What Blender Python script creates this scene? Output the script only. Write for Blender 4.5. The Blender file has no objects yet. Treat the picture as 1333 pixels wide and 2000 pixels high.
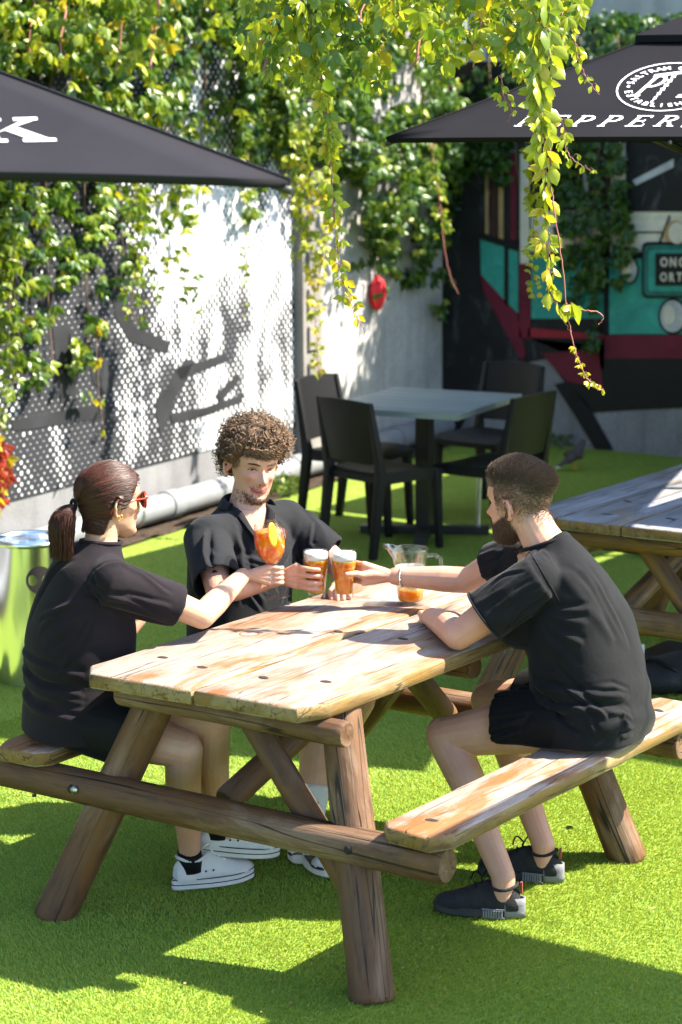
import bpy, bmesh, math, random
import numpy as np
from mathutils import Vector, Matrix, noise
from mathutils.bvhtree import BVHTree

random.seed(7); RNG = np.random.default_rng(7)
SC = bpy.context.scene
COL = SC.collection
V = Vector

# ------------------------------------------------------------------ camera, sky, sun, exposure
CAM_POS = V((3.910, -4.849, 2.444)); YAW, PITCH, ROLL = -0.6097, 0.1820, -0.0068; FPX = 4482.5
_fw = V((math.sin(YAW)*math.cos(PITCH), math.cos(YAW)*math.cos(PITCH), -math.sin(PITCH)))
_rt0 = V((math.cos(YAW), -math.sin(YAW), 0)); _up0 = _rt0.cross(_fw)
RT = _rt0*math.cos(ROLL) + _up0*math.sin(ROLL)
UP = _up0*math.cos(ROLL) - _rt0*math.sin(ROLL)
FW = _fw
cam = bpy.data.cameras.new('camera'); cam_o = bpy.data.objects.new('camera', cam); COL.objects.link(cam_o)
cam_o.matrix_world = Matrix(((RT.x, UP.x, -FW.x, CAM_POS.x), (RT.y, UP.y, -FW.y, CAM_POS.y), (RT.z, UP.z, -FW.z, CAM_POS.z), (0, 0, 0, 1)))
cam.sensor_fit = 'VERTICAL'; cam.sensor_height = 36; cam.lens = FPX/2000*36
cam.clip_start = 0.1; cam.clip_end = 400
cam.dof.use_dof = True; cam.dof.focus_distance = 7.05; cam.dof.aperture_fstop = 3.8
SC.camera = cam_o

SUN_DIR = V((0.68, 0.52, 1.0)).normalized()          # towards the sun
world = bpy.data.worlds.new('World'); SC.world = world; world.use_nodes = True
wn = world.node_tree; bg = wn.nodes['Background']
sky = wn.nodes.new('ShaderNodeTexSky'); sky.sky_type = 'NISHITA'; sky.sun_disc = False
sky.sun_elevation = math.asin(SUN_DIR.z); sky.sun_rotation = math.atan2(SUN_DIR.x, SUN_DIR.y)
sky.air_density = 1.0; sky.dust_density = 1.2; sky.ozone_density = 3.5
wn.links.new(sky.outputs[0], bg.inputs[0]); bg.inputs[1].default_value = 0.135
sun = bpy.data.lights.new('sun', 'SUN'); sun.energy = 5.0; sun.angle = math.radians(0.53); sun.color = (1.0, 0.92, 0.79)
sun_o = bpy.data.objects.new('sun', sun); COL.objects.link(sun_o)
sun_o.rotation_euler = SUN_DIR.to_track_quat('Z', 'Y').to_euler()
SC.view_settings.view_transform = 'Standard'; SC.view_settings.look = 'None'
SC.view_settings.exposure = 2.15; SC.view_settings.gamma = 1.0; SC.view_settings.use_curve_mapping = False
SC.render.engine = 'CYCLES'
SC.cycles.max_bounces = 10; SC.cycles.transparent_max_bounces = 12; SC.cycles.transmission_bounces = 8
SC.cycles.caustics_reflective = False; SC.cycles.caustics_refractive = False
SC.cycles.sample_clamp_indirect = 6.0
SC.cycles.use_denoising = True

# ------------------------------------------------------------------ placing helpers
def ray(u, v): return FW + RT*((u-666.5)/FPX) - UP*((v-1000)/FPX)
def at_z(u, v, z=0.0):
    d = ray(u, v); return CAM_POS + d*((z-CAM_POS.z)/d.z)
def at_y(u, v, y):
    d = ray(u, v); return CAM_POS + d*((y-CAM_POS.y)/d.y)
def at_x(u, v, x):
    d = ray(u, v); return CAM_POS + d*((x-CAM_POS.x)/d.x)
def at_d(u, v, d): return CAM_POS + ray(u, v)*d
def at_plane(u, v, p, n):
    d = ray(u, v); return CAM_POS + d*((p-CAM_POS).dot(n)/d.dot(n))

# ------------------------------------------------------------------ object helpers
def link(o, parent=None):
    COL.objects.link(o)
    if parent is not None: o.parent = parent
    return o
def tag(o, label=None, cat=None, group=None, kind=None):
    if label: o['label'] = label
    if cat: o['category'] = cat
    if group: o['group'] = group
    if kind: o['kind'] = kind
    return o
def thing(name, label, cat, loc=(0, 0, 0), rotz=0.0, group=None):
    o = bpy.data.objects.new(name, None); o.location = loc; o.rotation_euler = (0, 0, rotz)
    o.empty_display_size = 0.05
    link(o); return tag(o, label, cat, group)
def rel_to(o, parent):
    "parent o, whose mesh is in world coordinates, to an Empty that has only location and z rotation"
    o.parent = parent
    if parent is not None:
        o.matrix_parent_inverse = (Matrix.Translation(parent.location) @ parent.rotation_euler.to_matrix().to_4x4()).inverted()
    return o
def mesh_obj(name, bm, m, parent=None, smooth=True, mat=None):
    me = bpy.data.meshes.new(name); bm.to_mesh(me); bm.free()
    return me_obj(name, me, m, parent, smooth, mat)
def me_obj(name, me, m, parent=None, smooth=True, mat=None):
    if smooth and len(me.polygons): me.polygons.foreach_set('use_smooth', np.ones(len(me.polygons), dtype=bool))
    if m is not None and not len(me.materials): me.materials.append(m)
    o = bpy.data.objects.new(name, me)
    if mat is not None: o.matrix_world = mat
    COL.objects.link(o)
    if parent is not None:
        mw = o.matrix_world.copy()
        rel_to(o, parent)
        o.matrix_basis = mw
    return o
def np_mesh(name, verts, faces, mats=None):
    "verts (n,3), faces (m,k) all of the same size"
    verts = np.asarray(verts, np.float32); faces = np.asarray(faces, np.int32); k = faces.shape[1]
    me = bpy.data.meshes.new(name)
    me.vertices.add(len(verts)); me.vertices.foreach_set('co', verts.ravel())
    me.loops.add(faces.size); me.loops.foreach_set('vertex_index', faces.ravel())
    me.polygons.add(len(faces)); me.polygons.foreach_set('loop_start', np.arange(0, faces.size, k, dtype=np.int32))
    me.update(calc_edges=True); me.validate()
    return me
def auto_smooth(o, ang=40):
    me = o.data
    me.set_sharp_from_angle(angle=math.radians(ang))

# ------------------------------------------------------------------ mesh builders (add to a bmesh)
def frame_of(d):
    d = d.normalized(); a = V((0, 0, 1)) if abs(d.z) < 0.9 else V((1, 0, 0))
    u = d.cross(a).normalized(); v = d.cross(u).normalized(); return u, v
def add_box(bm, lo, hi, mat=None):
    lo, hi = V(lo), V(hi)
    c = [V((x, y, z)) for z in (lo.z, hi.z) for y in (lo.y, hi.y) for x in (lo.x, hi.x)]
    if mat: c = [mat @ p for p in c]
    v = [bm.verts.new(p) for p in c]
    for f in ((0, 2, 3, 1), (4, 5, 7, 6), (0, 1, 5, 4), (2, 6, 7, 3), (0, 4, 6, 2), (1, 3, 7, 5)):
        bm.faces.new([v[i] for i in f])
    return v
def add_loft(bm, rings, closed=True, caps=True):
    "rings: list of lists of points, all of one length"
    vr = [[bm.verts.new(p) for p in r] for r in rings]; n = len(vr[0])
    for a, b in zip(vr[:-1], vr[1:]):
        for i in range(n if closed else n-1):
            j = (i+1) % n
            bm.faces.new((a[i], a[j], b[j], b[i]))
    if caps:
        bm.faces.new(list(reversed(vr[0]))); bm.faces.new(vr[-1])
    return vr
def ell(c, u, v, a, b, n=24, e=2.0):
    out = []
    for i in range(n):
        t = 2*math.pi*i/n; ct, st = math.cos(t), math.sin(t)
        x = math.copysign(abs(ct)**(2/e), ct)*a; y = math.copysign(abs(st)**(2/e), st)*b
        out.append(V(c)+V(u)*x+V(v)*y)
    return out
def add_cone(bm, p0, r0, p1, r1, n=16, caps=True):
    p0, p1 = V(p0), V(p1); u, v = frame_of(p1-p0)
    return add_loft(bm, [ell(p0, u, v, r0, r0, n), ell(p1, u, v, r1, r1, n)], caps=caps)
def add_capsule(bm, p0, r0, p1, r1, n=16):
    p0, p1 = V(p0), V(p1); d = (p1-p0)
    if d.length < 1e-6: d = V((0, 0, 1e-4))
    d.normalize(); u, v = frame_of(d); rings = []
    for k in range(1, 5):
        a = -math.pi/2 + k*math.pi/8*0.98
        rings.append(ell(p0+d*(r0*math.sin(a)), u, v, r0*math.cos(a), r0*math.cos(a), n))
    for k in range(0, 4):
        a = k*math.pi/8*0.98 + 0.02
        rings.append(ell(p1+d*(r1*math.sin(a)), u, v, r1*math.cos(a), r1*math.cos(a), n))
    add_loft(bm, rings)
def add_ball(bm, c, rx, ry=None, rz=None, rot=None, n=16):
    ry = ry or rx; rz = rz or rx
    m = Matrix.Translation(V(c)) @ (rot.to_4x4() if rot else Matrix.Identity(4)) @ Matrix.Diagonal((rx, ry, rz, 1))
    bmesh.ops.create_uvsphere(bm, u_segments=n, v_segments=max(6, n*2//3), radius=1, matrix=m)
def add_tube(bm, pts, r, n=6, taper=None, caps=True):
    pts = [V(p) for p in pts]; rings = []
    u = None
    for i, p in enumerate(pts):
        d = (pts[min(i+1, len(pts)-1)] - pts[max(i-1, 0)])
        if d.length < 1e-9: d = V((0, 0, 1))
        d.normalize()
        if u is None: u, v = frame_of(d)
        else:
            u = (u - d*u.dot(d)).normalized(); v = d.cross(u)
        rr = r if taper is None else r*(1+(taper-1)*i/max(1, len(pts)-1))
        rings.append(ell(p, u, v, rr, rr, n))
    add_loft(bm, rings, caps=caps)
def add_lathe(bm, prof, c=(0, 0, 0), n=40, mat=None):
    "prof: (r, z) list, open ends closed where r is 0"
    rings = []
    for r, z in prof:
        ring = []
        for i in range(n):
            t = 2*math.pi*i/n; p = V((max(r, 1e-5)*math.cos(t), max(r, 1e-5)*math.sin(t), z))
            p = mat @ p if mat else p
            ring.append(bm.verts.new(p+V(c)))
        rings.append(ring)
    for a, b in zip(rings[:-1], rings[1:]):
        for i in range(n):
            j = (i+1) % n; bm.faces.new((a[i], a[j], b[j], b[i]))
def add_poly(bm, pts, thick, nrm):
    "flat polygon extruded by thick along nrm"
    nrm = V(nrm).normalized()
    a = [bm.verts.new(V(p)) for p in pts]; b = [bm.verts.new(V(p)+nrm*thick) for p in pts]; n = len(a)
    bm.faces.new(list(reversed(a))); bm.faces.new(b)
    for i in range(n):
        j = (i+1) % n; bm.faces.new((a[i], a[j], b[j], b[i]))
def fix(bm):
    bmesh.ops.recalc_face_normals(bm, faces=bm.faces); return bm
def bevel(bm, w=0.004, seg=2, ang=30):
    es = [e for e in bm.edges if len(e.link_faces) == 2 and e.calc_face_angle(0) > math.radians(ang)]
    bmesh.ops.bevel(bm, geom=es, offset=w, segments=seg, affect='EDGES', profile=0.6, clamp_overlap=True)
def fused(bm, voxel, smooth_it=2, fac=0.5):
    "one continuous surface round everything in bm"
    fix(bm)
    me = bpy.data.meshes.new('tmp'); bm.to_mesh(me); bm.free()
    o = bpy.data.objects.new('tmp', me); COL.objects.link(o)
    m = o.modifiers.new('r', 'REMESH'); m.mode = 'VOXEL'; m.voxel_size = voxel; m.adaptivity = 0
    if smooth_it:
        s = o.modifiers.new('s', 'SMOOTH'); s.iterations = smooth_it; s.factor = fac
    dg = bpy.context.evaluated_depsgraph_get(); dg.update()
    out = bpy.data.meshes.new_from_object(o.evaluated_get(dg))
    bpy.data.objects.remove(o); bpy.data.meshes.remove(me)
    return out
def co_of(me):
    a = np.empty(len(me.vertices)*3, np.float32); me.vertices.foreach_get('co', a); return a.reshape(-1, 3)
def no_of(me):
    a = np.empty(len(me.vertices)*3, np.float32); me.vertices.foreach_get('normal', a); return a.reshape(-1, 3)
def set_co(me, a):
    me.vertices.foreach_set('co', np.asarray(a, np.float32).ravel()); me.update()

# ------------------------------------------------------------------ materials
class NT:
    def __init__(s, name):
        s.m = bpy.data.materials.new(name); s.m.use_nodes = True; s.t = s.m.node_tree; s.t.nodes.clear()
        s.out = s.n('ShaderNodeOutputMaterial')
    def n(s, t, **kw):
        x = s.t.nodes.new(t)
        for k, v in kw.items(): setattr(x, k, v)
        return x
    def l(s, a, b): s.t.links.new(a, b)
    def set(s, sock, val):
        if isinstance(val, bpy.types.NodeSocket): s.l(val, sock)
        else:
            if hasattr(sock.default_value, '__len__') and not hasattr(val, '__len__'): val = [val]*3
            if hasattr(sock.default_value, '__len__') and len(sock.default_value) == 4 and len(val) == 3: val = (*val, 1)
            sock.default_value = val
    def coord(s, scale=(1, 1, 1), rot=(0, 0, 0), loc=(0, 0, 0), kind='Object'):
        tc = s.n('ShaderNodeTexCoord'); mp = s.n('ShaderNodeMapping')
        mp.inputs['Scale'].default_value = scale; mp.inputs['Rotation'].default_value = rot; mp.inputs['Location'].default_value = loc
        s.l(tc.outputs[kind], mp.inputs[0]); return mp.outputs[0]
    def noise(s, vec, scale=5, detail=4, rough=0.55, dist=0.0):
        x = s.n('ShaderNodeTexNoise'); s.l(vec, x.inputs['Vector'])
        x.inputs['Scale'].default_value = scale; x.inputs['Detail'].default_value = detail
        x.inputs['Roughness'].default_value = rough; x.inputs['Distortion'].default_value = dist
        return x.outputs['Fac']
    def ramp(s, fac, stops):
        x = s.n('ShaderNodeValToRGB'); s.l(fac, x.inputs[0]); e = x.color_ramp.elements
        while len(e) < len(stops): e.new(0.5)
        for el, (p, c) in zip(e, stops):
            el.position = p; el.color = (*c, 1) if hasattr(c, '__len__') else (c, c, c, 1)
        return x.outputs[0]
    def mix(s, fac, a, b, mode='MIX'):
        x = s.n('ShaderNodeMix', data_type='RGBA', blend_type=mode)
        s.set(x.inputs[0], fac); s.set(x.inputs[6], a); s.set(x.inputs[7], b); return x.outputs[2]
    def math(s, op, a, b=0.0, c=0.0, clamp=False):
        x = s.n('ShaderNodeMath', operation=op); x.use_clamp = clamp
        s.set(x.inputs[0], a); s.set(x.inputs[1], b)
        if len(x.inputs) > 2: s.set(x.inputs[2], c)
        return x.outputs[0]
    def attr(s, name, out='Fac'):
        x = s.n('ShaderNodeAttribute'); x.attribute_name = name; return x.outputs[out]
    def bump(s, h, strength=0.3, dist=0.01):
        x = s.n('ShaderNodeBump'); x.inputs['Strength'].default_value = strength; x.inputs['Distance'].default_value = dist
        s.l(h, x.inputs['Height']); return x.outputs[0]
    def bsdf(s, color=(0.5, 0.5, 0.5), rough=0.6, metal=0.0, spec=0.5, normal=None, **kw):
        b = s.n('ShaderNodeBsdfPrincipled')
        s.set(b.inputs['Base Color'], color); s.set(b.inputs['Roughness'], rough); s.set(b.inputs['Metallic'], metal)
        s.set(b.inputs['Specular IOR Level'], spec)
        if normal is not None: s.l(normal, b.inputs['Normal'])
        for k, v in kw.items(): s.set(b.inputs[k.replace('_', ' ')], v)
        return b
    def done(s, shader):
        s.l(shader.outputs[0], s.out.inputs[0]); return s.m

def m_plain(name, color, rough=0.6, metal=0.0, spec=0.5, vary=0.15, scale=20, bump=0.0, bscale=200, **kw):
    t = NT(name); co = t.coord()
    n = t.noise(co, scale, 5, 0.6)
    lo = tuple(c*(1-vary) for c in color); hi = tuple(min(1, c*(1+vary)) for c in color)
    c = t.ramp(n, [(0.3, lo), (0.7, hi)])
    nn = t.bump(t.noise(co, bscale, 3), bump, 0.004) if bump else None
    return t.done(t.bsdf(c, rough, metal, spec, nn, **kw))

def m_wood(name, axis, base, dark, pale, pale_amt=0.5, orange=None, crack=0.5, rough=0.65, seed=0.0, edge=None):
    "axis: the grain runs along this object axis"
    t = NT(name)
    st = [9.0, 9.0, 9.0]; st[axis] = 0.9
    lo = [1.6, 1.6, 1.6]; lo[axis] = 0.55
    oi = t.n('ShaderNodeObjectInfo')
    def co(sc, k):
        tc = t.n('ShaderNodeTexCoord'); ad = t.n('ShaderNodeVectorMath', operation='ADD'); ml = t.n('ShaderNodeVectorMath', operation='SCALE')
        cx = t.n('ShaderNodeCombineXYZ')
        for i in range(3): t.l(oi.outputs['Random'], cx.inputs[i])
        t.l(cx.outputs[0], ml.inputs[0]); ml.inputs['Scale'].default_value = 7.3+k
        t.l(tc.outputs['Object'], ad.inputs[0]); t.l(ml.outputs[0], ad.inputs[1])
        mp = t.n('ShaderNodeMapping'); mp.inputs['Scale'].default_value = sc; mp.inputs['Location'].default_value = (seed+k, seed, k)
        t.l(ad.outputs[0], mp.inputs[0]); return mp.outputs[0]
    g = t.noise(co(st, 0), 6.0, 8, 0.65, 0.35)
    fine = [34.0]*3; fine[axis] = 1.6
    g2 = t.noise(co(fine, 1.0), 5.0, 6, 0.7, 0.2)
    patch = t.noise(co([3.2 if i != axis else 1.0 for i in range(3)], 2.0), 2.2, 6, 0.62, 0.6)
    c = t.ramp(g, [(0.25, dark), (0.5, base), (0.8, tuple(min(1, x*1.25) for x in base))])
    if orange:
        p2 = t.noise(co([3.0 if i != axis else 0.8 for i in range(3)], 4.7), 3.0, 7, 0.68, 0.8)
        c = t.mix(t.ramp(p2, [(0.45, 0.0), (0.58, 0.9)]), c, orange)
    pf = t.ramp(patch, [(max(0.01, 0.62-pale_amt*0.35), 0.0), (0.70-pale_amt*0.25, 1.0)])
    pf = t.math('MULTIPLY', pf, t.ramp(g2, [(0.30, 0.25), (0.55, 1.0)]))
    c = t.mix(pf, c, pale)
    ck = t.ramp(g2, [(0.27, 1.0), (0.36, 0.0)])
    c = t.mix(t.math('MULTIPLY', ck, crack), c, tuple(x*0.25 for x in dark))
    # long cracks
    cr = [14.0]*3; cr[axis] = 0.35
    lc = t.noise(co(cr, 3.3), 1.4, 2, 0.5, 0.4)
    lcl = t.math('ABSOLUTE', t.math('SUBTRACT', lc, 0.5))
    lm = t.ramp(lcl, [(0.004, 1.0), (0.010, 0.0)])
    c = t.mix(t.math('MULTIPLY', lm, crack), c, tuple(x*0.12 for x in dark))
    # knots
    kn = t.n('ShaderNodeTexVoronoi'); ks = [3.6]*3; ks[axis] = 2.1
    t.l(co(ks, 5.0), kn.inputs['Vector']); kn.inputs['Scale'].default_value = 1.15
    km = t.ramp(kn.outputs['Distance'], [(0.045, 1.0), (0.085, 0.0)])
    c = t.mix(t.math('MULTIPLY', km, 0.8), c, tuple(x*0.35 for x in dark))
    h = t.math('SUBTRACT', t.math('ADD', t.math('MULTIPLY', g, 0.5), t.math('MULTIPLY', g2, 0.6)), t.math('MULTIPLY', lm, 1.2))
    return t.done(t.bsdf(c, rough, 0, 0.35, t.bump(h, 0.55, 0.006)))

M = {}
M['top'] = m_wood('bleached table timber', 1, (0.2304, 0.1408, 0.0800), (0.1088, 0.0480, 0.0205), (0.300, 0.252, 0.218), 0.60, (0.2176, 0.0800, 0.0224), 0.65)
M['seat'] = m_wood('worn bench timber', 1, (0.2176, 0.1120, 0.0480), (0.0960, 0.0416, 0.0179), (0.3200, 0.2688, 0.2240), 0.50, (0.2368, 0.0896, 0.0224), 0.65, seed=3.1)
M['log'] = m_wood('brown pole timber', 2, (0.0900, 0.0432, 0.0187), (0.0324, 0.0144, 0.0065), (0.1800, 0.1116, 0.0684), 0.34, (0.1224, 0.0540, 0.0144), 0.9, seed=8.0)
M['edge'] = m_wood('unbleached plank edge', 1, (0.1440, 0.0864, 0.0324), (0.0540, 0.0288, 0.0115), (0.2376, 0.1728, 0.0792), 0.45, (0.1944, 0.1080, 0.0216), 0.6, seed=6.0)
M['grey_top'] = m_wood('weathered timber with sky tint', 1, (0.17, 0.175, 0.19), (0.070, 0.070, 0.072), (0.30, 0.305, 0.33), 0.6, (0.22, 0.175, 0.13), 0.8, 0.5, seed=5.0)  # weathered grey, with the blue of reflected sky put into the colour
M['dark_log'] = m_wood('dark pole timber', 2, (0.1200, 0.0680, 0.0320), (0.0480, 0.0240, 0.0120), (0.2080, 0.1440, 0.0880), 0.25, (0.2080, 0.1040, 0.0240), 0.9, seed=2.0)
M['bolt'] = m_plain('zinc bolt', (0.45, 0.45, 0.46), 0.35, 1.0)
M['hole'] = m_plain('dark bolt hole', (0.015, 0.010, 0.008), 0.9)
M['black_plastic'] = m_plain('black resin', (0.007, 0.007, 0.0075), 0.5, 0, 0.22, 0.1, 30, 0.08, 400)
M['black_metal'] = m_plain('black powder coat', (0.012, 0.012, 0.012), 0.4)
M['alu'] = m_plain('brushed aluminium', (0.62, 0.63, 0.65), 0.32, 1.0)
M['pipe'] = m_plain('grey plastic pipe', (0.1800, 0.1890, 0.1980), 0.45, 0, 0.4, 0.12, 6)
M['white_print'] = m_plain('white print', (0.80, 0.80, 0.80), 0.7, 0, 0.3, 0.03)
def m_umbrella(name, k):
    t = NT(name); co = t.coord()
    c = t.ramp(t.noise(co, 3.0, 6, 0.6), [(0.3, (0.044*k, 0.042*k, 0.050*k)), (0.7, (0.056*k, 0.053*k, 0.062*k))])
    wv = t.noise(t.coord((500, 500, 500)), 1.0, 1)
    b = t.bsdf(c, 0.9, 0, 0.06, t.bump(wv, 0.12, 0.001))
    return t.done(b)
M['canvas'] = m_umbrella('charcoal canvas', 0.20); M['canvas_faded'] = m_umbrella('faded charcoal canvas', 0.34)

# ------------------------------------------------------------------ ground
def m_turf(blade):
    t = NT('artificial turf blade' if blade else 'artificial turf backing'); co = t.coord()
    n = t.noise(co, 2.2, 5, 0.6); n2 = t.noise(co, 60, 3, 0.6)
    a = t.ramp(n, [(0.3, (0.235, 0.325, 0.036)), (0.7, (0.310, 0.395, 0.048))])
    c = t.mix(t.ramp(n2, [(0.35, 0.0), (0.7, 0.55)]), a, (0.42, 0.44, 0.07))
    if not blade: c = t.mix(0.60, c, (0.05, 0.12, 0.012)); return t.done(t.bsdf(c, 0.9, 0, 0.2, t.bump(n2, 0.6, 0.02)))
    c = t.mix(t.attr('tint'), c, (0.11, 0.29, 0.05))
    d = t.bsdf(c, 0.55, 0, 0.35)
    tr = t.n('ShaderNodeBsdfTranslucent'); t.set(tr.inputs[0], t.mix(0.5, c, (0.46, 0.46, 0.02)))
    mx = t.n('ShaderNodeMixShader'); mx.inputs[0].default_value = 0.35
    t.l(d.outputs[0], mx.inputs[1]); t.l(tr.outputs[0], mx.inputs[2]); return t.done(mx)
M['turf'] = m_turf(False); M['blade'] = m_turf(True)
bm = bmesh.new(); bmesh.ops.create_grid(bm, x_segments=2, y_segments=2, size=60)
tag(mesh_obj('ground', bm, M['turf'], smooth=False), 'flat green artificial turf ground of the beer garden', 'ground', kind='structure')

def grass():
    def region(n, f):
        p = f(RNG.random((n, 2))); return p
    pts = []
    # density falls with distance
    uv = RNG.random((520000, 2))
    x = -4.4+uv[:, 0]*6.6; y = -0.9+uv[:, 1]*9.7
    # keep what the picture or a step aside could see
    dx, dy = x-CAM_POS.x, y-CAM_POS.y
    f = dx*FW.x+dy*FW.y; r = (dx*RT.x+dy*RT.y)/f
    dist = np.hypot(dx, dy)
    keep = (np.abs(r) < 0.185) & (RNG.random(len(x)) < np.clip(1.25-(dist-5.5)/8.0, 0.25, 1.0))
    keep &= x > (-4.36-0.105*(y-4.645)+0.28)
    x, y = x[keep], y[keep]
    uv = RNG.random((520000, 2)); x2 = -2.2+uv[:, 0]*4.4; y2 = -0.9+uv[:, 1]*3.9
    dx, dy = x2-CAM_POS.x, y2-CAM_POS.y; f = dx*FW.x+dy*FW.y; r = (dx*RT.x+dy*RT.y)/f
    k2 = np.abs(r) < 0.175
    x = np.concatenate([x, x2[k2]]); y = np.concatenate([y, y2[k2]]); n = len(x)
    a = RNG.random(n)*2*np.pi; w = 0.0017+RNG.random(n)*0.0010; h = 0.005+RNG.random(n)*0.0055
    lean = RNG.random(n)*0.007; la = RNG.random(n)*2*np.pi
    # brushed nap: pile leans a little one way in patches
    nap = 0.005*np.sin(x*2.1+0.7*np.sin(y*1.3)); 
    vx = np.stack([x-w*np.cos(a), x+w*np.cos(a), x+lean*np.cos(la)+nap], 1)
    vy = np.stack([y-w*np.sin(a), y+w*np.sin(a), y+lean*np.sin(la)], 1)
    vz = np.stack([np.zeros(n), np.zeros(n), h], 1)
    vv = np.stack([vx, vy, vz], 2).reshape(-1, 3)
    me = np_mesh('grass', vv, np.arange(3*n).reshape(-1, 3))
    at = me.attributes.new('tint', 'FLOAT', 'POINT'); at.data.foreach_set('value', np.repeat(RNG.random(n)**2, 3).astype(np.float32))
    tag(me_obj('grass', me, M['blade'], smooth=False), 'short green artificial grass pile covering the ground', 'grass', kind='stuff')
grass()
# ------------------------------------------------------------------ picnic tables
def wob(me, amp, sc, seed=0.0):
    c = co_of(me)
    for i in range(len(c)):
        p = V(c[i])*sc+V((seed, seed*2, 0)); n = noise.noise_vector(p); c[i] += np.array(n)*amp
    set_co(me, c)
def log(name, p0, p1, r0, r1, m, parent, n=28, seed=0.0):
    p0, p1 = V(p0), V(p1); L = (p1-p0).length
    z = (p1-p0).normalized(); x, y = frame_of(z); y = z.cross(x)
    rings = []
    K = max(8, int(L/0.06))
    prof = [(-0.0, 0.80), (0.004, 0.90), (0.012, 0.97)]
    zs = [(0.0, 0.86), (0.006, 0.95), (0.016, 1.0)] + [(L*k/K, 1.0) for k in range(1, K)] + [(L-0.016, 1.0), (L-0.006, 0.95), (L, 0.86)]
    for zz, f in zs:
        rr = (r0+(r1-r0)*zz/L)*f; ring = []
        for i in range(n):
            t = 2*math.pi*i/n
            k = 1+0.055*noise.noise(V((math.cos(t)*1.3, math.sin(t)*1.3, zz*2.2+seed*9.1)))+0.02*noise.noise(V((math.cos(t)*6, math.sin(t)*6, zz*3+seed*3)))
            ring.append(V((rr*k*math.cos(t), rr*k*math.sin(t), zz)))
        rings.append(ring)
    bm = bmesh.new(); add_loft(bm, rings); fix(bm)
    mat = Matrix(((x.x, y.x, z.x, p0.x), (x.y, y.y, z.y, p0.y), (x.z, y.z, z.z, p0.z), (0, 0, 0, 1)))
    o = mesh_obj(name, bm, m, parent, True, mat); auto_smooth(o, 50); return o
def plank(name, outline, z0, z1, m, parent, seed=0.0):
    "outline in world x, y (counter-clockwise)"
    cx = sum(p[0] for p in outline)/len(outline); cy = sum(p[1] for p in outline)/len(outline)
    pts = []
    for i, a in enumerate(outline):
        b = outline[(i+1) % len(outline)]; k = max(1, int(math.hypot(b[0]-a[0], b[1]-a[1])/0.09))
        for j in range(k): pts.append((a[0]+(b[0]-a[0])*j/k-cx, a[1]+(b[1]-a[1])*j/k-cy))
    bm = bmesh.new()
    zc = (z0+z1)/2
    def ringz(z, inset):
        out = []
        n = len(pts)
        for i, p in enumerate(pts):
            q = V((pts[(i+1) % n][0]-pts[i-1][0], pts[(i+1) % n][1]-pts[i-1][1], 0)).normalized(); nn = V((q.y, -q.x, 0))
            w = 0.0035*noise.noise(V((p[0]*6+seed, p[1]*6, z*14)))
            v = V((p[0], p[1], z-zc)) - nn*(inset+w); v.z += 0.0025*noise.noise(V((p[0]*5+seed, p[1]*5, 9)))
            out.append(v)
        return out
    h = z1-z0
    rings = [ringz(z0, 0.008), ringz(z0+0.006, 0.001), ringz(z0+h*0.5, 0.0), ringz(z1-0.011, 0.0), ringz(z1-0.004, 0.003), ringz(z1, 0.010)]
    add_loft(bm, rings); fix(bm)
    o = mesh_obj(name, bm, m, parent, True, Matrix.Translation((cx, cy, zc))); auto_smooth(o, 55)
    o.data.materials.append(M['edge'])
    for p in o.data.polygons:
        if abs(p.normal.z) < 0.55 and p.center.z < z1-zc-0.006: p.material_index = 1
    return o
def hole(parent, x, y, z, a=0.016, b=0.009, name='bolt_hole'):
    bm = bmesh.new()
    rings = [ell((0, 0, 0.0004), (1, 0, 0), (0, 1, 0), a*1.3, b*1.3, 12), ell((0, 0, 0.0018), (1, 0, 0), (0, 1, 0), a, b, 12), ell((0, 0, 0.0012), (1, 0, 0), (0, 1, 0), a*.5, b*.5, 12)]
    add_loft(bm, rings)
    return mesh_obj(name, fix(bm), M['hole'], parent, True, Matrix.Translation((x, y, z)) @ Matrix.Rotation(random.uniform(-.5, .5), 4, 'Z'))

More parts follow.
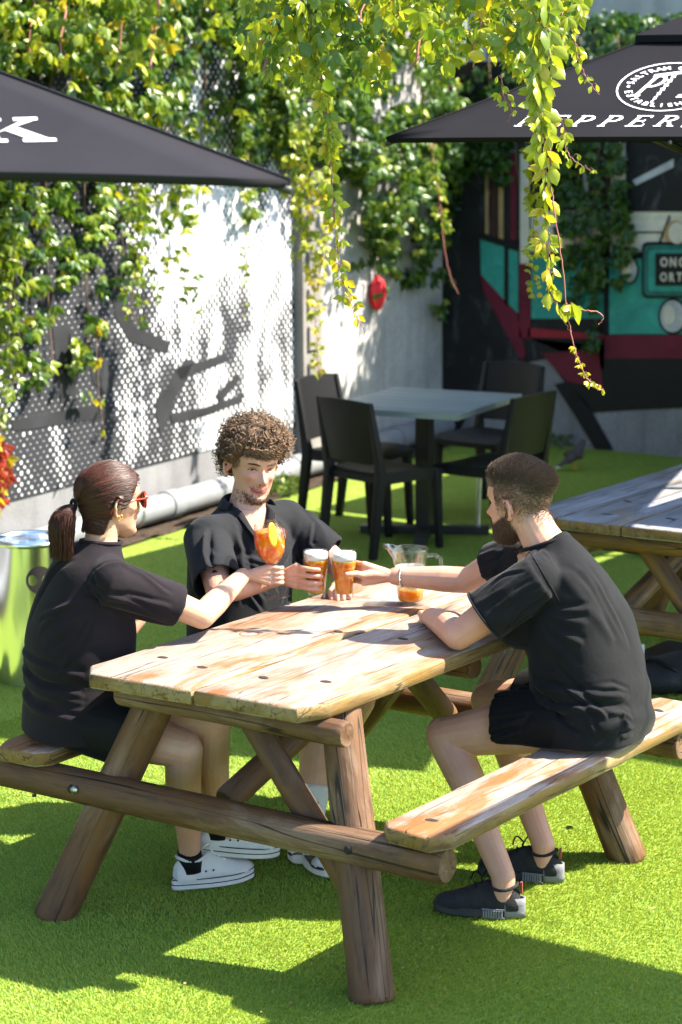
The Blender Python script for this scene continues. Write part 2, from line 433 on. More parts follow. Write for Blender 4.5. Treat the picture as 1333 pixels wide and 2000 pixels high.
HT, HB, TH = 0.7994, 0.5009, 0.046
def picnic_table(ox, oy, label, planks, mt, ms, ml, half=0.412, L=1.53, seed=0.0, group=None, chamf=True):
    T = thing('picnic_table', label, 'picnic table', (ox, oy, 0), 0, group)
    def X(*p): return (p[0]+ox, p[1]+oy, p[2])
    for k, (x0, x1) in enumerate(planks):
        g = 0.004
        a, b = x0+(g if k else 0), x1-(g if k < len(planks)-1 else 0)
        o = [(a, 0.0), (b, 0.0), (b, L), (a, L)]
        if k == 0: o = [(a, 0.055), (a+0.06, -0.015), (b, 0.0), (b, L), (a+0.05, L), (a, L-0.05)]
        if k == len(planks)-1: o = [(a, 0.0), (b-0.045, 0.008), (b, 0.10), (b, L-0.06), (b-0.05, L), (a, L)]
        plank('plank', [(p[0]+ox, p[1]+oy) for p in o], HT-TH, HT, mt, T, seed+k*3.3)
    for s in (-1, 1):
        o = [(0.598, 0.085), (0.634, 0.045), (0.772, 0.035), (0.812, 0.105), (0.812, 1.60), (0.78, 1.65), (0.63, 1.65), (0.598, 1.60)]
        if s < 0: o = [(-p[0], p[1]) for p in reversed(o)]
        st = plank('seat_plank', [(p[0]+ox, p[1]+oy) for p in o], HB-TH, HB, ms, T, seed+20+s)
        hole(T, ox+s*0.70, oy+0.165, HB-0.0004); hole(T, ox+s*0.70, oy+1.50, HB-0.0004)
    rl = 0.063
    for s in (-1, 1):
        tx = 0.340 if s > 0 else 0.275
        log('leg', X(s*0.584, 0.050, -0.012), X(s*tx, 0.25, HT-TH-0.004), rl, rl*0.93, ml, T, seed=seed+s)
        log('leg', X(s*0.615, 1.480, -0.012), X(s*tx, 1.34, HT-TH-0.004), rl, rl*0.93, ml, T, seed=seed+3+s)
    for y in (0.105, 0.93, 1.47):
        r = 0.037
        log('cross_beam', X(-0.34, y, HT-TH-r), X(0.465 if y < 0.5 else 0.37, y, HT-TH-r), r, r, ml, T, seed=seed+y*7)
    for y in (0.112, 1.50):
        r = 0.052
        log('seat_beam', X(-0.84, y, HB-TH-r), X(0.785, y, HB-TH-r), r, r, ml, T, seed=seed+y*5+2)
        s = -1 if y < 1 else 1
        for xx in ((-0.50, 0.50)):
            bm = bmesh.new(); yy = oy+y+s*r
            add_cone(bm, (ox+xx-0.004, yy-s*0.004, HB-TH-r+0.004), 0.014, (ox+xx-0.004, yy+s*0.0025, HB-TH-r+0.004), 0.012, 14)
            mesh_obj('bolt_recess', fix(bm), M['hole'], T)
            if xx < 0:
                bm = bmesh.new(); add_cone(bm, (ox+xx+0.014, yy-s*0.004, HB-TH-r+0.006), 0.0125, (ox+xx+0.014, yy+s*0.010, HB-TH-r+0.006), 0.0115, 14)
                mesh_obj('bolt', fix(bm), M['bolt'], T)
    bm = bmesh.new(); add_cone(bm, X(-0.70, 0.112, HB-TH-0.118), 0.007, X(-0.70, 0.112, HB-TH-0.09), 0.007, 10); mesh_obj('bolt', fix(bm), M['bolt'], T)
    log('brace', X(0.02, 0.225, HT-TH-0.05), X(0.475, 0.160, 0.215), 0.038, 0.04, ml, T, seed=seed+11)
    log('brace', X(-0.06, 0.235, 0.40), X(0.04, 0.86, HT-TH-0.06), 0.042, 0.04, ml, T, seed=seed+12)
    log('brace', X(-0.03, 1.40, 0.39), X(0.04, 1.00, HT-TH-0.06), 0.042, 0.04, ml, T, seed=seed+13)
    log('brace', X(-0.03, 1.345, HT-TH-0.05), X(-0.455, 1.44, 0.235), 0.038, 0.04, ml, T, seed=seed+14)
    return T
TABLE = picnic_table(0, 0, 'sunlit wooden picnic table with bleached two plank top where three people sit', [(-0.412, 0.012), (0.012, 0.412)], M['top'], M['seat'], M['log'], group='log picnic tables')
for x, y in ((-0.294, 0.246), (-0.124, 0.218), (0.095, 0.222), (0.27, 0.282), (-0.05, 0.80), (0.17, 0.83)): hole(TABLE, x, y, HT-0.0004, 0.015, 0.010)
bm = bmesh.new(); add_lathe(bm, [(0.026, 0.0), (0.0275, 0.0012), (0.031, 0.0012), (0.033, 0.0)], (0, 0, 0), 30)
mesh_obj('ring_stain', fix(bm), m_plain('wet ring', (0.16, 0.075, 0.03), 0.35), TABLE, True, Matrix.Translation((-0.26, 0.624, HT-0.0002)))
TABLE2 = picnic_table(-0.20, 2.83, 'shaded grey weathered picnic table behind the seated bearded man', [(-0.412, -0.235), (-0.235, 0.051), (0.051, 0.412)], M['grey_top'], M['seat'], M['dark_log'], seed=41.0, group='log picnic tables')
for x, y in ((-0.37, 3.3), (-0.05, 3.05), (-0.30, 3.0)): hole(TABLE2, x, y, HT-0.0004, 0.02, 0.006)

# ------------------------------------------------------------------ walls
WK = -4.39+0.105*4.645
W_N = V((1, 0.105, 0)).normalized(); W_T = V((-0.105, 1, 0)).normalized()
W_P = V((-4.39, 4.645, 0))
def lw(u, v, off=0.0): return at_plane(u, v, W_P+W_N*off, W_N)       # a point of the long wall
W_ROT = math.atan2(0.105, 1)
CORNER_S = (8.95-4.645)/W_T.y
def m_concrete(name, base, dark, stain=0.5, sc=1.0):
    t = NT(name); co = t.coord((sc, sc, sc)); cv = t.coord((5*sc, 5*sc, 0.5*sc))
    c = t.ramp(t.noise(co, 2.5, 8, 0.65), [(0.3, dark), (0.65, base)])
    st = t.ramp(t.noise(cv, 1.2, 5, 0.6), [(0.45, 0.0), (0.75, stain)])
    c = t.mix(st, c, tuple(x*0.45 for x in dark))
    f = t.noise(co, 70, 4, 0.65)
    c = t.mix(t.ramp(f, [(0.35, 0.35), (0.55, 0.0)]), c, tuple(x*0.6 for x in dark))
    return t.done(t.bsdf(c, 0.85, 0, 0.25, t.bump(t.math('ADD', f, t.noise(co, 12, 5)), 0.35, 0.006)))
def m_halftone():
    t = NT('halftone mural paint')
    co = t.coord()
    sep = t.n('ShaderNodeSeparateXYZ'); t.l(co, sep.inputs[0]); y, z = sep.outputs[1], sep.outputs[2]
    P = 0.041
    a = t.math('MULTIPLY', t.math('ADD', y, z), 1/(P*1.414)); b = t.math('MULTIPLY', t.math('SUBTRACT', y, z), 1/(P*1.414))
    fa = t.math('SUBTRACT', t.math('FRACT', a), 0.5); fb = t.math('SUBTRACT', t.math('FRACT', b), 0.5)
    r = t.math('SQRT', t.math('ADD', t.math('MULTIPLY', fa, fa), t.math('MULTIPLY', fb, fb)))
    # the picture the dots make: tall soft strokes and bold black bands
    n1 = t.noise(t.coord((1.0, 3.4, 0.9)), 1.15, 3, 0.55, 0.9)
    n2 = t.noise(t.coord((1.0, 2.0, 3.1), loc=(3, 1, 7)), 1.0, 3, 0.6, 1.2)
    n3 = t.noise(t.coord((1.0, 7.0, 5.0), loc=(1, 4, 2)), 1.3, 4, 0.65, 0.6)
    tone = t.math('ADD', t.math('MULTIPLY', n1, 0.72), t.math('ADD', t.math('MULTIPLY', n2, 0.36), t.math('MULTIPLY', n3, 0.14)))
    # bright figure at the right half of the panel, darker base and left
    def bump1(s, c, w): return t.math('POWER', 2.718, t.math('MULTIPLY', t.math('POWER', t.math('DIVIDE', t.math('SUBTRACT', s, c), w), 2.0), -1.0))
    br = t.math('MULTIPLY', bump1(y, 1.15, 0.62), bump1(z, 1.72, 0.55))
    br2 = t.math('MULTIPLY', bump1(y, 2.0, 0.25), bump1(z, 1.3, 0.8))
    lo = bump1(z, 0.42, 0.30)
    tone = t.math('ADD', tone, t.math('ADD', t.math('MULTIPLY', br, 0.26), t.math('ADD', t.math('MULTIPLY', br2, 0.10), t.math('MULTIPLY', lo, 0.03))))
    dk = t.math('MULTIPLY', t.math('DIVIDE', t.math('SUBTRACT', 0.95, y), 0.9, clamp=True), 0.13)
    tone = t.math('SUBTRACT', tone, dk)
    tone = t.math('ADD', t.math('MULTIPLY', t.math('SUBTRACT', tone, 0.66), 1.55), 0.66)
    tone = t.ramp(tone, [(0.50, 0.02), (0.66, 0.30), (0.80, 0.58), (0.97, 0.97)])   # 0 black .. 1 white
    rad = t.math('MULTIPLY', t.math('SQRT', tone), 0.66)
    ink = t.math('MULTIPLY', t.math('ADD', t.math('SUBTRACT', rad, r), 0.03), 16.0, clamp=True)
    wear = t.noise(co, 5, 6, 0.6)
    white = t.ramp(wear, [(0.3, (0.46, 0.47, 0.49)), (0.65, (0.60, 0.61, 0.62))])
    c = t.mix(ink, (0.018, 0.019, 0.024), white)
    return t.done(t.bsdf(c, 0.75, 0, 0.3, t.bump(t.noise(co, 90, 4), 0.25, 0.004)))
M['halftone'] = m_halftone()
M['concrete'] = m_concrete('grey wall concrete', (0.21, 0.21, 0.215), (0.14, 0.14, 0.145), 0.35)
M['whitewash'] = m_concrete('whitewashed concrete', (0.50, 0.48, 0.46), (0.30, 0.29, 0.28), 0.45)
M['pilaster'] = m_concrete('pale pilaster concrete', (0.26, 0.245, 0.225), (0.16, 0.145, 0.135), 0.5)
M['slab_grey'] = m_concrete('tram wall concrete', (0.24, 0.24, 0.255), (0.15, 0.15, 0.16), 0.5)
def wall_box(name, parent, s0, s1, z0, z1, x0, x1, m, bev=0.0):
    "box in the frame of the long wall: x out of the wall, s along it"
    bm = bmesh.new(); add_box(bm, (x0, s0, z0), (x1, s1, z1))
    if bev: bevel(bm, bev, 2)
    o = mesh_obj(name, fix(bm), m, None, False, Matrix.Translation(W_P) @ Matrix.Rotation(W_ROT, 4, 'Z'))
    mw = o.matrix_world.copy(); rel_to(o, parent); o.matrix_basis = mw
    return o
def s_of(u, v): return (lw(u, v)-W_P).dot(W_T)
WALL = thing('boundary_wall', 'long sunlit concrete wall with black and white halftone mural under creepers', 'wall', W_P)
sp0, sp1 = s_of(574, 600), s_of(611, 600)
wall_box('wall_body', WALL, -7.0, CORNER_S+0.4, -0.1, 4.4, -0.25, 0.0, M['concrete'])
wall_box('mural_panel', WALL, -7.0, sp0-0.003, 0.33, 3.7, 0.003, 0.007, M['halftone'])
wall_box('whitewashed_panel', WALL, sp1+0.003, CORNER_S-0.003, 0.02, 3.6, 0.003, 0.008, M['whitewash'])
wall_box('pilaster', WALL, sp0, sp1, -0.05, 4.0, 0.003, 0.07, M['pilaster'], 0.006)
for k in range(9):                                                  # cast blocks up the pilaster
    z = 0.35+k*0.235
    wall_box('pilaster_block', WALL, sp0+0.05, sp1-0.05, z, z+0.15, 0.0725, 0.088, M['pilaster'], 0.006)
# black brush marks over the white panel
def lwp(u, v): q = lw(u, v, 0)-W_P; return (q.dot(W_T), q.z)
def wall_poly(name, parent, uvs, m, off, th=0.003):
    bm = bmesh.new(); pts = [lw(u, v, 0.0)+W_N*off for u, v in uvs]; add_poly(bm, pts, th, W_N)
    return mesh_obj(name, fix(bm), m, parent, False)
M['black_paint'] = m_plain('black wall paint', (0.016, 0.017, 0.020), 0.7, 0, 0.3, 0.5, 3)
for q in ([(0, 522), (38, 515), (70, 533), (110, 570), (95, 600), (30, 585), (0, 590)], [(20, 820), (120, 800), (210, 786), (215, 812), (130, 828), (22, 842)],
          [(300, 790), (360, 700), (378, 705), (330, 800), (312, 860)], [(340, 720), (440, 690), (446, 704), (350, 742)], [(0, 480), (80, 470), (86, 484), (0, 498)],
          [(100, 640), (128, 632), (150, 700), (142, 770), (116, 790), (108, 720)], [(215, 560), (232, 556), (262, 640), (330, 668), (326, 690), (250, 668), (224, 620)], [(170, 700), (196, 690), (220, 740), (206, 770), (180, 748)],
          [(330, 810), (400, 795), (470, 770), (472, 784), (400, 812), (335, 826)], [(420, 770), (462, 730), (470, 738), (430, 786)]):
    wall_poly('brush_stroke', WALL, q, M['black_paint'], 0.0075)

PIPE = thing('drain_pipe', 'grey plastic drain pipe along the foot of the mural wall', 'pipe', W_P+W_N*0.1)
bm = bmesh.new(); A = W_P+W_N*0.105+W_T*(-5)+V((0, 0, 0.10)); B = W_P+W_N*0.105+W_T*(CORNER_S-0.15)+V((0, 0, 0.10))
add_cone(bm, A, 0.075, B, 0.075, 28); o = mesh_obj('pipe_run', fix(bm), M['pipe'], PIPE); auto_smooth(o)
for s in (-2.2, 0.55, 2.0, 3.4):
    bm = bmesh.new(); c = W_P+W_N*0.105+W_T*s+V((0, 0, 0.10)); add_cone(bm, c, 0.083, c+W_T*0.11, 0.083, 28); bevel(bm, 0.004)
    o = mesh_obj('pipe_collar', fix(bm), M['pipe'], PIPE); auto_smooth(o)
for s in (0.2, 1.75):
    bm = bmesh.new(); c = W_P+W_N*0.105+W_T*s+V((0, 0, 0.10)); add_cone(bm, c, 0.0785, c+W_T*0.03, 0.0785, 24)
    add_box(bm, (-0.015, 0, 0.0), (0.015, 0.03, 0.15), Matrix.Translation(c+V((0, 0, 0.0))) @ Matrix.Rotation(W_ROT, 4, 'Z'))
    mesh_obj('pipe_clip', fix(bm), M['alu'], PIPE)
def m_soil():
    t = NT('dark soil'); co = t.coord(); n = t.noise(co, 25, 8, 0.7)
    return t.done(t.bsdf(t.ramp(n, [(0.3, (0.018, 0.012, 0.008)), (0.7, (0.075, 0.052, 0.035))]), 0.95, 0, 0.2, t.bump(n, 0.8, 0.03)))
bm = bmesh.new(); bmesh.ops.create_grid(bm, x_segments=6, y_segments=120, size=1, matrix=Matrix.Diagonal((0.15, 6.6, 1, 1)))
for v in bm.verts: v.co.z = 0.012+0.018*noise.noise(V((v.co.x*9, v.co.y*7, 0)))
o = mesh_obj('soil_strip', bm, m_soil(), None, True, Matrix.Translation(W_P+W_N*0.16+W_T*(-2.3)) @ Matrix.Rotation(W_ROT, 4, 'Z'))
tag(o, 'dark soil strip between the turf and the mural wall', 'soil', kind='structure')

# ---- tram wall
TY = 8.95
TRAM = thing('tram_wall', 'shaded wall painted with a teal cream and maroon tram front', 'wall', (-2.0, TY, 0))
bm = bmesh.new(); add_box(bm, (-5.3, TY, -0.1), (4.5, TY+0.25, 2.32)); mesh_obj('wall_body', fix(bm), M['slab_grey'], TRAM, False)
def m_paint(name, c, vary=0.35, sc=6.0, streak=None):
    t = NT(name); co = t.coord()
    n = t.noise(co, sc, 7, 0.65, 0.6)
    col = t.ramp(n, [(0.3, tuple(x*(1-vary) for x in c)), (0.7, tuple(min(1, x*(1+vary*0.6)) for x in c))])
    if streak:
        s = t.noise(t.coord((2.5, 1, 1.1), rot=(0, 0.7, 0)), 2.2, 6, 0.65, 1.4)
        col = t.mix(t.ramp(s, [(0.55, 0.0), (0.70, 0.8)]), col, streak)
    f = t.noise(co, 60, 3)
    col = t.mix(t.ramp(f, [(0.3, 0.25), (0.5, 0.0)]), col, tuple(x*0.5 for x in c))
    return t.done(t.bsdf(col, 0.7, 0, 0.3, t.bump(f, 0.3, 0.004)))
P_BLACK = m_paint('mural black', (0.0093, 0.0099, 0.0112), 0.5, 4, (0.0620, 0.0651, 0.0713)); P_INK = m_paint('mural ink', (0.0062, 0.0068, 0.0074))
P_TEAL = m_paint('mural teal', (0.0315, 0.2697, 0.2248)); P_TEALD = m_paint('mural dark teal', (0.0197, 0.1259, 0.1079)); P_CREAM = m_paint('mural cream', (0.5574, 0.5214, 0.4495), 0.2)
P_TAN = m_paint('mural tan', (0.3776, 0.2517, 0.1169)); P_MAR = m_paint('mural maroon', (0.1187, 0.0089, 0.0247)); P_RED = m_paint('mural red', (0.2454, 0.0146, 0.0263))
P_BROWN = m_paint('mural brown', (0.0558, 0.0217, 0.0186)); P_GREY = m_paint('mural grey', (0.3776, 0.3866, 0.4046), 0.3); P_GLASS = m_paint('mural window black', (0.0062, 0.0068, 0.0087), 0.4, 3, (0.0992, 0.1054, 0.1178))
def tw(name, uvs, m, layer):
    bm = bmesh.new(); pts = [at_y(u, v, TY) for u, v in uvs]; pts = [V((p.x, TY-0.003-layer*0.006, p.z)) for p in pts]
    add_poly(bm, pts, 0.004, (0, -1, 0)); return mesh_obj(name, fix(bm), m, TRAM, False)
def rect(a, b, c, d): return [(a, b), (c, b), (c, d), (a, d)]
def disc(u, v, a, b, n=26): return [(u+a*math.cos(2*math.pi*i/n), v+b*math.sin(2*math.pi*i/n)) for i in range(n)]
tw('painted_backdrop', [(858, 120), (1500, 120), (1500, 800), (1330, 797), (1250, 800), (1160, 806), (1120, 768), (1070, 700), (1000, 715), (925, 770), (880, 855), (858, 850)], P_BLACK, 0)  # dark painted background of the tram mural
tw('painted_strut', [(1112, 745), (1150, 790), (1200, 878), (1165, 878), (1128, 815), (1085, 750)], P_INK, 1)
tw('painted_backdrop', [(900, 700), (1000, 690), (1060, 742), (1040, 770), (930, 778), (895, 850), (880, 800)], P_BLACK, 1)
tw('painted_side_panel', [(940, 462), (1014, 490), (1014, 612), (942, 540)], P_TEAL, 1)
tw('painted_side_line', [(988, 480), (996, 483), (996, 600), (988, 592)], P_INK, 2)
tw('painted_side_line', [(940, 452), (1018, 478), (1018, 492), (940, 466)], P_INK, 2)
for a, b, m in ((950, 956, P_TAN), (962, 972, P_BROWN), (976, 985, P_TAN), (999, 1010, P_MAR)): tw('painted_side_post', rect(a, 300, b, 468), m, 1)
tw('painted_skirt', [(942, 536), (1012, 612), (1030, 690), (1022, 706), (948, 570)], P_MAR, 2)
tw('painted_corner_stripe', rect(1017, 515, 1039, 660), P_MAR, 2)
tw('painted_side_post', rect(1018, 300, 1036, 515), P_CREAM, 1)
tw('painted_front_panel', rect(1040, 498, 1182, 622), P_TEAL, 1); tw('painted_front_panel', rect(1192, 505, 1480, 652), P_TEAL, 1)
tw('painted_front_line', rect(1182, 480, 1191, 655), P_INK, 2); tw('painted_front_line', rect(1040, 492, 1480, 503), P_INK, 2)
tw('painted_cream_band', rect(1040, 410, 1480, 492), P_CREAM, 1)
tw('painted_board_line', rect(1217, 452, 1480, 455), P_INK, 2); tw('painted_board_line', rect(1182, 412, 1194, 492), P_INK, 2)
tw('painted_board_line', rect(1134, 430, 1142, 492), P_TAN, 2); tw('painted_board_line', rect(1110, 430, 1134, 436), P_TAN, 2)
tw('painted_window', rect(1064, 285, 1141, 411), P_GLASS, 2); tw('painted_post', rect(1142, 280, 1152, 412), P_CREAM, 2)
tw('painted_window', rect(1153, 280, 1196, 412), P_BROWN, 2); tw('painted_post', rect(1170, 280, 1176, 440), P_TAN, 3)
tw('painted_post', rect(1197, 200, 1214, 420), P_CREAM, 2); tw('painted_window_frame', rect(1215, 200, 1480, 424), P_CREAM, 2)
tw('painted_window', rect(1226, 200, 1480, 413), P_GLASS, 3)
tw('painted_glint', [(1240, 352), (1320, 310), (1320, 326), (1246, 362)], P_GREY, 4)
tw('painted_bumper', [(1034, 640), (1182, 652), (1182, 662), (1034, 658)], P_RED, 2); tw('painted_bumper', rect(1184, 654, 1480, 700), P_MAR, 2)
tw('painted_bumper', [(1060, 690), (1170, 680), (1182, 760), (1110, 744)], P_MAR, 2)
tw('painted_undercarriage', [(1040, 662), (1480, 702), (1480, 792), (1150, 796), (1110, 740), (1182, 720), (1182, 664)], P_INK, 1)
for u, v, a, b in ((1233, 527, 15, 24), (1318, 617, 24, 31)):
    tw('painted_headlight_rim', disc(u, v, a*1.2, b*1.15), P_INK, 3); tw('painted_headlight', disc(u, v, a, b), P_GREY, 4); tw('painted_headlight_glint', disc(u-a*.25, v-b*.1, a*.5, b*.6), P_CREAM, 5)
tw('painted_lamp_rim', disc(1322, 456, 22, 26), P_TAN, 3); tw('painted_lamp', disc(1327, 455, 17, 21), P_CREAM, 4)
tw('painted_lamp_wire', [(1288, 478), (1310, 420), (1313, 422), (1291, 480)], P_INK, 3)
def rrect(a, b, c, d, r):
    out = []
    for cx, cy, s in ((c-r, d-r, 0), (a+r, d-r, 1), (a+r, b+r, 2), (c-r, b+r, 3)):
        for k in range(6): t = (s+k/5)*math.pi/2; out.append((cx+r*math.cos(t), cy+r*math.sin(t)))
    return out
tw('painted_sign_edge', rrect(1257, 472, 1490, 582, 12), P_INK, 3); tw('painted_sign_frame', rrect(1262, 478, 1486, 577, 10), P_TEALD, 4)
tw('painted_sign_frame', rrect(1272, 487, 1480, 568, 6), P_TEAL, 5); tw('painted_sign_board', rect(1286, 494, 1466, 557), P_INK, 6)

# ------------------------------------------------------------------ lettering
def text_mesh(s, size, shear=0.0, offset=0.0, extrude=0.002):
    cu = bpy.data.curves.new('t', 'FONT'); cu.body = s; cu.size = size; cu.shear = shear; cu.offset = offset; cu.extrude = extrude
    cu.align_x = 'CENTER'; cu.align_y = 'CENTER'; cu.resolution_u = 4
    o = bpy.data.objects.new('t', cu); COL.objects.link(o)
    dg = bpy.context.evaluated_depsgraph_get(); dg.update()
    me = bpy.data.meshes.new_from_object(o.evaluated_get(dg)); bpy.data.objects.remove(o); return me
def put_text(name, s, size, pos, xdir, ydir, m, parent, **kw):
    sx = kw.pop('sx', 1.0)
    me = text_mesh(s, size, **kw); x = V(xdir).normalized(); y = V(ydir).normalized(); z = x.cross(y)
    mat = Matrix(((x.x*sx, y.x, z.x, pos[0]), (x.y*sx, y.y, z.y, pos[1]), (x.z*sx, y.z, z.z, pos[2]), (0, 0, 0, 1)))
    me.transform(mat); return me_obj(name, me, m, parent, False)
for k, ch in enumerate('ONC'):
    p = at_y(1304+k*17.5, 512, TY); put_text('painted_letter', ch, 0.082, (p.x, TY-0.048, p.z), (1, 0, 0), (0, 0, 1), P_CREAM, TRAM, offset=0.003, sx=0.82)
for k, ch in enumerate('ORTI'):
    p = at_y(1303+k*15.5, 541, TY); put_text('painted_letter', ch, 0.080, (p.x, TY-0.048, p.z), (1, 0, 0), (0, 0, 1), P_CREAM, TRAM, offset=0.003, sx=0.78)

# ------------------------------------------------------------------ umbrellas
def serif(ch):
    "strokes of a wide serif capital in a unit box: list of polygons"
    R = lambda a, b, c, d: [(a, b), (c, b), (c, d), (a, d)]
    def bowl(x0, y0, x1, y1, w=0.17, wt=0.07, n=9):
        cy = (y0+y1)/2; ry = (y1-y0)/2; rx = x1-x0; P = []
        for k in range(n):
            t0 = math.pi/2-math.pi*k/n; t1 = math.pi/2-math.pi*(k+1)/n
            def pt(t, d): return (x0+(rx-d*w)*math.cos(t), cy+(ry-d*wt)*math.sin(t))
            P.append([pt(t0, 0), pt(t1, 0), pt(t1, 1), pt(t0, 1)])
        return P
    st = [R(0.10, 0, 0.27, 1), R(0, 0, 0.38, 0.07), R(0, 0.93, 0.30, 1)]
    if ch == 'P': return st+[R(0.27, 0.93, 0.45, 1), R(0.27, 0.44, 0.45, 0.51)]+bowl(0.42, 0.44, 0.85, 1.0)
    if ch == 'R': return st+[R(0.27, 0.93, 0.45, 1), R(0.27, 0.46, 0.45, 0.53)]+bowl(0.42, 0.46, 0.82, 1.0)+[[(0.42, 0.48), (0.60, 0.48), (0.92, 0.05), (0.72, 0.05)], R(0.68, 0, 1.0, 0.07)]
    if ch == 'E': return st+[R(0.27, 0.93, 0.85, 1), R(0.27, 0, 0.88, 0.07), R(0.27, 0.47, 0.68, 0.54), R(0.79, 0.78, 0.85, 1), R(0.82, 0, 0.88, 0.24), R(0.63, 0.38, 0.68, 0.63)]
    if ch == 'J': return [R(0.35, 0.12, 0.52, 1), R(0.22, 0.93, 0.65, 1), [(0.52, 0.12), (0.35, 0.12), (0.22, -0.02), (0.34, -0.06)], [(0.34, -0.06), (0.22, -0.02), (0.05, 0.02), (0.05, -0.06)], R(0.02, -0.07, 0.16, 0.08)]
    if ch == 'A': return [[(0.02, 0), (0.12, 0), (0.50, 1), (0.42, 1)], [(0.72, 0), (0.92, 0), (0.52, 1), (0.40, 1)], R(0.22, 0.32, 0.76, 0.39), R(0, 0, 0.22, 0.06), R(0.62, 0, 1.0, 0.06)]
    if ch == 'C': return [[(x*-1+0.9, y) for x, y in q] for q in bowl(0.45, 0, 0.88, 1)]+[R(0.45, 0.93, 0.75, 1), R(0.45, 0, 0.75, 0.07), R(0.72, 0.72, 0.80, 1.0), R(0.74, 0, 0.82, 0.2)]
    if ch == 'K': return [R(0.08, 0, 0.30, 1), R(0, 0, 0.40, 0.10), R(0, 0.90, 0.40, 1), [(0.30, 0.40), (0.42, 0.52), (0.90, 0.93), (0.74, 0.93)], [(0.40, 0.52), (0.56, 0.64), (1.0, 0.08), (0.74, 0.08)], R(0.58, 0.90, 0.92, 1), R(0.62, 0, 1.08, 0.10)]
    return []
def umbrella(name, label, A, edge, S, rise, group, cloth='canvas', base=True, arch=0.012, sag=0.010):
    """square market umbrella; A is one lower corner, edge the direction of the side seen from the camera"""
    e = V((edge[0], edge[1], 0)).normalized(); n = V((-e.y, e.x, 0))
    Cn = V(A)+e*S/2+n*S/2
    T = thing(name, label, 'umbrella', (Cn.x, Cn.y, 0), 0, group)
    z0 = A[2]; apex = V((Cn.x, Cn.y, z0+rise))
    cs = [V(A), V(A)+e*S, V(A)+e*S+n*S, V(A)+n*S]
    for k in range(4):                                              # four panels, each a sheet with a hem that turns down
        a, b = cs[k], cs[(k+1) % 4]; N = 14
        bm = bmesh.new(); rings = []
        for i in range(N+1):
            f = i/N; row = []
            for j in range(N+1):
                g = j/N; f2 = f+(1-f)*arch*4*g*(1-g); p = a.lerp(b, g).lerp(apex, f2)
                p = p - V((0, 0, sag*math.sin(math.pi*g)*math.sin(math.pi*min(1, f2*1.1)))); row.append(bm.verts.new(p))
            rings.append(row)
        hem = [bm.verts.new(v.co-V((0, 0, 0.018))+(Cn-v.co).normalized()*0.004) for v in rings[0]]
        for r0, r1 in [(hem, rings[0])]+list(zip(rings[:-1], rings[1:])):
            for j in range(N):
                vs = [r0[j], r0[j+1], r1[j+1], r1[j]]
                try: bm.faces.new(vs)
                except ValueError: pass
        bmesh.ops.remove_doubles(bm, verts=bm.verts, dist=1e-5)
        o = mesh_obj('canopy_panel', fix(bm), M[cloth], T); auto_smooth(o, 25)
        so = o.modifiers.new('thick', 'SOLIDIFY'); so.thickness = 0.003; so.offset = -1
        bm = bmesh.new(); add_tube(bm, [a.lerp(apex, k2/12)+V((0, 0, 0.001)) for k2 in range(13)], 0.0045, 6); mesh_obj('seam', fix(bm), M[cloth], T)
        a2, b2 = apex.lerp(a, 0.24)+V((0, 0, 0.035)), apex.lerp(b, 0.24)+V((0, 0, 0.035))
        bm = bmesh.new(); vs = [bm.verts.new(p) for p in (a2, b2, apex+V((0, 0, 0.045)), a2-V((0, 0, 0.028)), b2-V((0, 0, 0.028)))]
        bm.faces.new(vs[:3]); bm.faces.new((vs[0], vs[3], vs[4], vs[1]))
        o = mesh_obj('vent_flap', fix(bm), M[cloth], T, False); so = o.modifiers.new('thick', 'SOLIDIFY'); so.thickness = 0.003; so.offset = -1
    for k in range(8):
        a = cs[k//2] if k % 2 == 0 else (cs[k//2]+cs[(k//2+1) % 4])/2
        bm = bmesh.new(); p0 = apex-V((0, 0, 0.05)); p1 = a-V((0, 0, 0.022)); add_tube(bm, [p0, p1], 0.009, 6); mesh_obj('rib', fix(bm), M['black_metal'], T)
        bm = bmesh.new(); add_tube(bm, [V((Cn.x, Cn.y, z0-0.12)), p0.lerp(p1, 0.55)-V((0, 0, 0.008))], 0.007, 6); mesh_obj('strut', fix(bm), M['black_metal'], T)
    bm = bmesh.new(); add_cone(bm, (Cn.x, Cn.y, 0.05), 0.021, apex+V((0, 0, 0.01)), 0.021, 16); mesh_obj('pole', fix(bm), M['black_metal'], T)
    bm = bmesh.new(); add_lathe(bm, [(0.0, 0.09), (0.022, 0.09), (0.03, 0.03), (0.035, -0.01), (0.0, -0.01)], (Cn.x, Cn.y, apex.z+0.03), 16); mesh_obj('finial', fix(bm), M['black_metal'], T)
    bm = bmesh.new(); add_cone(bm, (Cn.x, Cn.y, z0-0.16), 0.045, (Cn.x, Cn.y, z0-0.09), 0.045, 16); mesh_obj('hub', fix(bm), M['black_metal'], T)
    if base:
        bm = bmesh.new(); add_box(bm, (Cn.x-0.26, Cn.y-0.26, 0.0), (Cn.x+0.26, Cn.y+0.26, 0.06)); bevel(bm, 0.012); mesh_obj('base', fix(bm), M['black_metal'], T, False)
    # frame of the face towards the camera: s along the edge, t up the slope
    up = (apex-(cs[0]+cs[1])/2).normalized()
    return T, (V(A), e, up, e.cross(up).normalized(), S, (apex-(cs[0]+cs[1])/2).length, sag)
def sag_at(fr, s, t):
    S, L, sg = fr[4:7]; f = t/L; g = min(1, max(0, (s-f*S/2)/max(1e-6, S*(1-f)))); return sg*math.sin(math.pi*g)*math.sin(math.pi*min(1, max(0, f)*1.1))
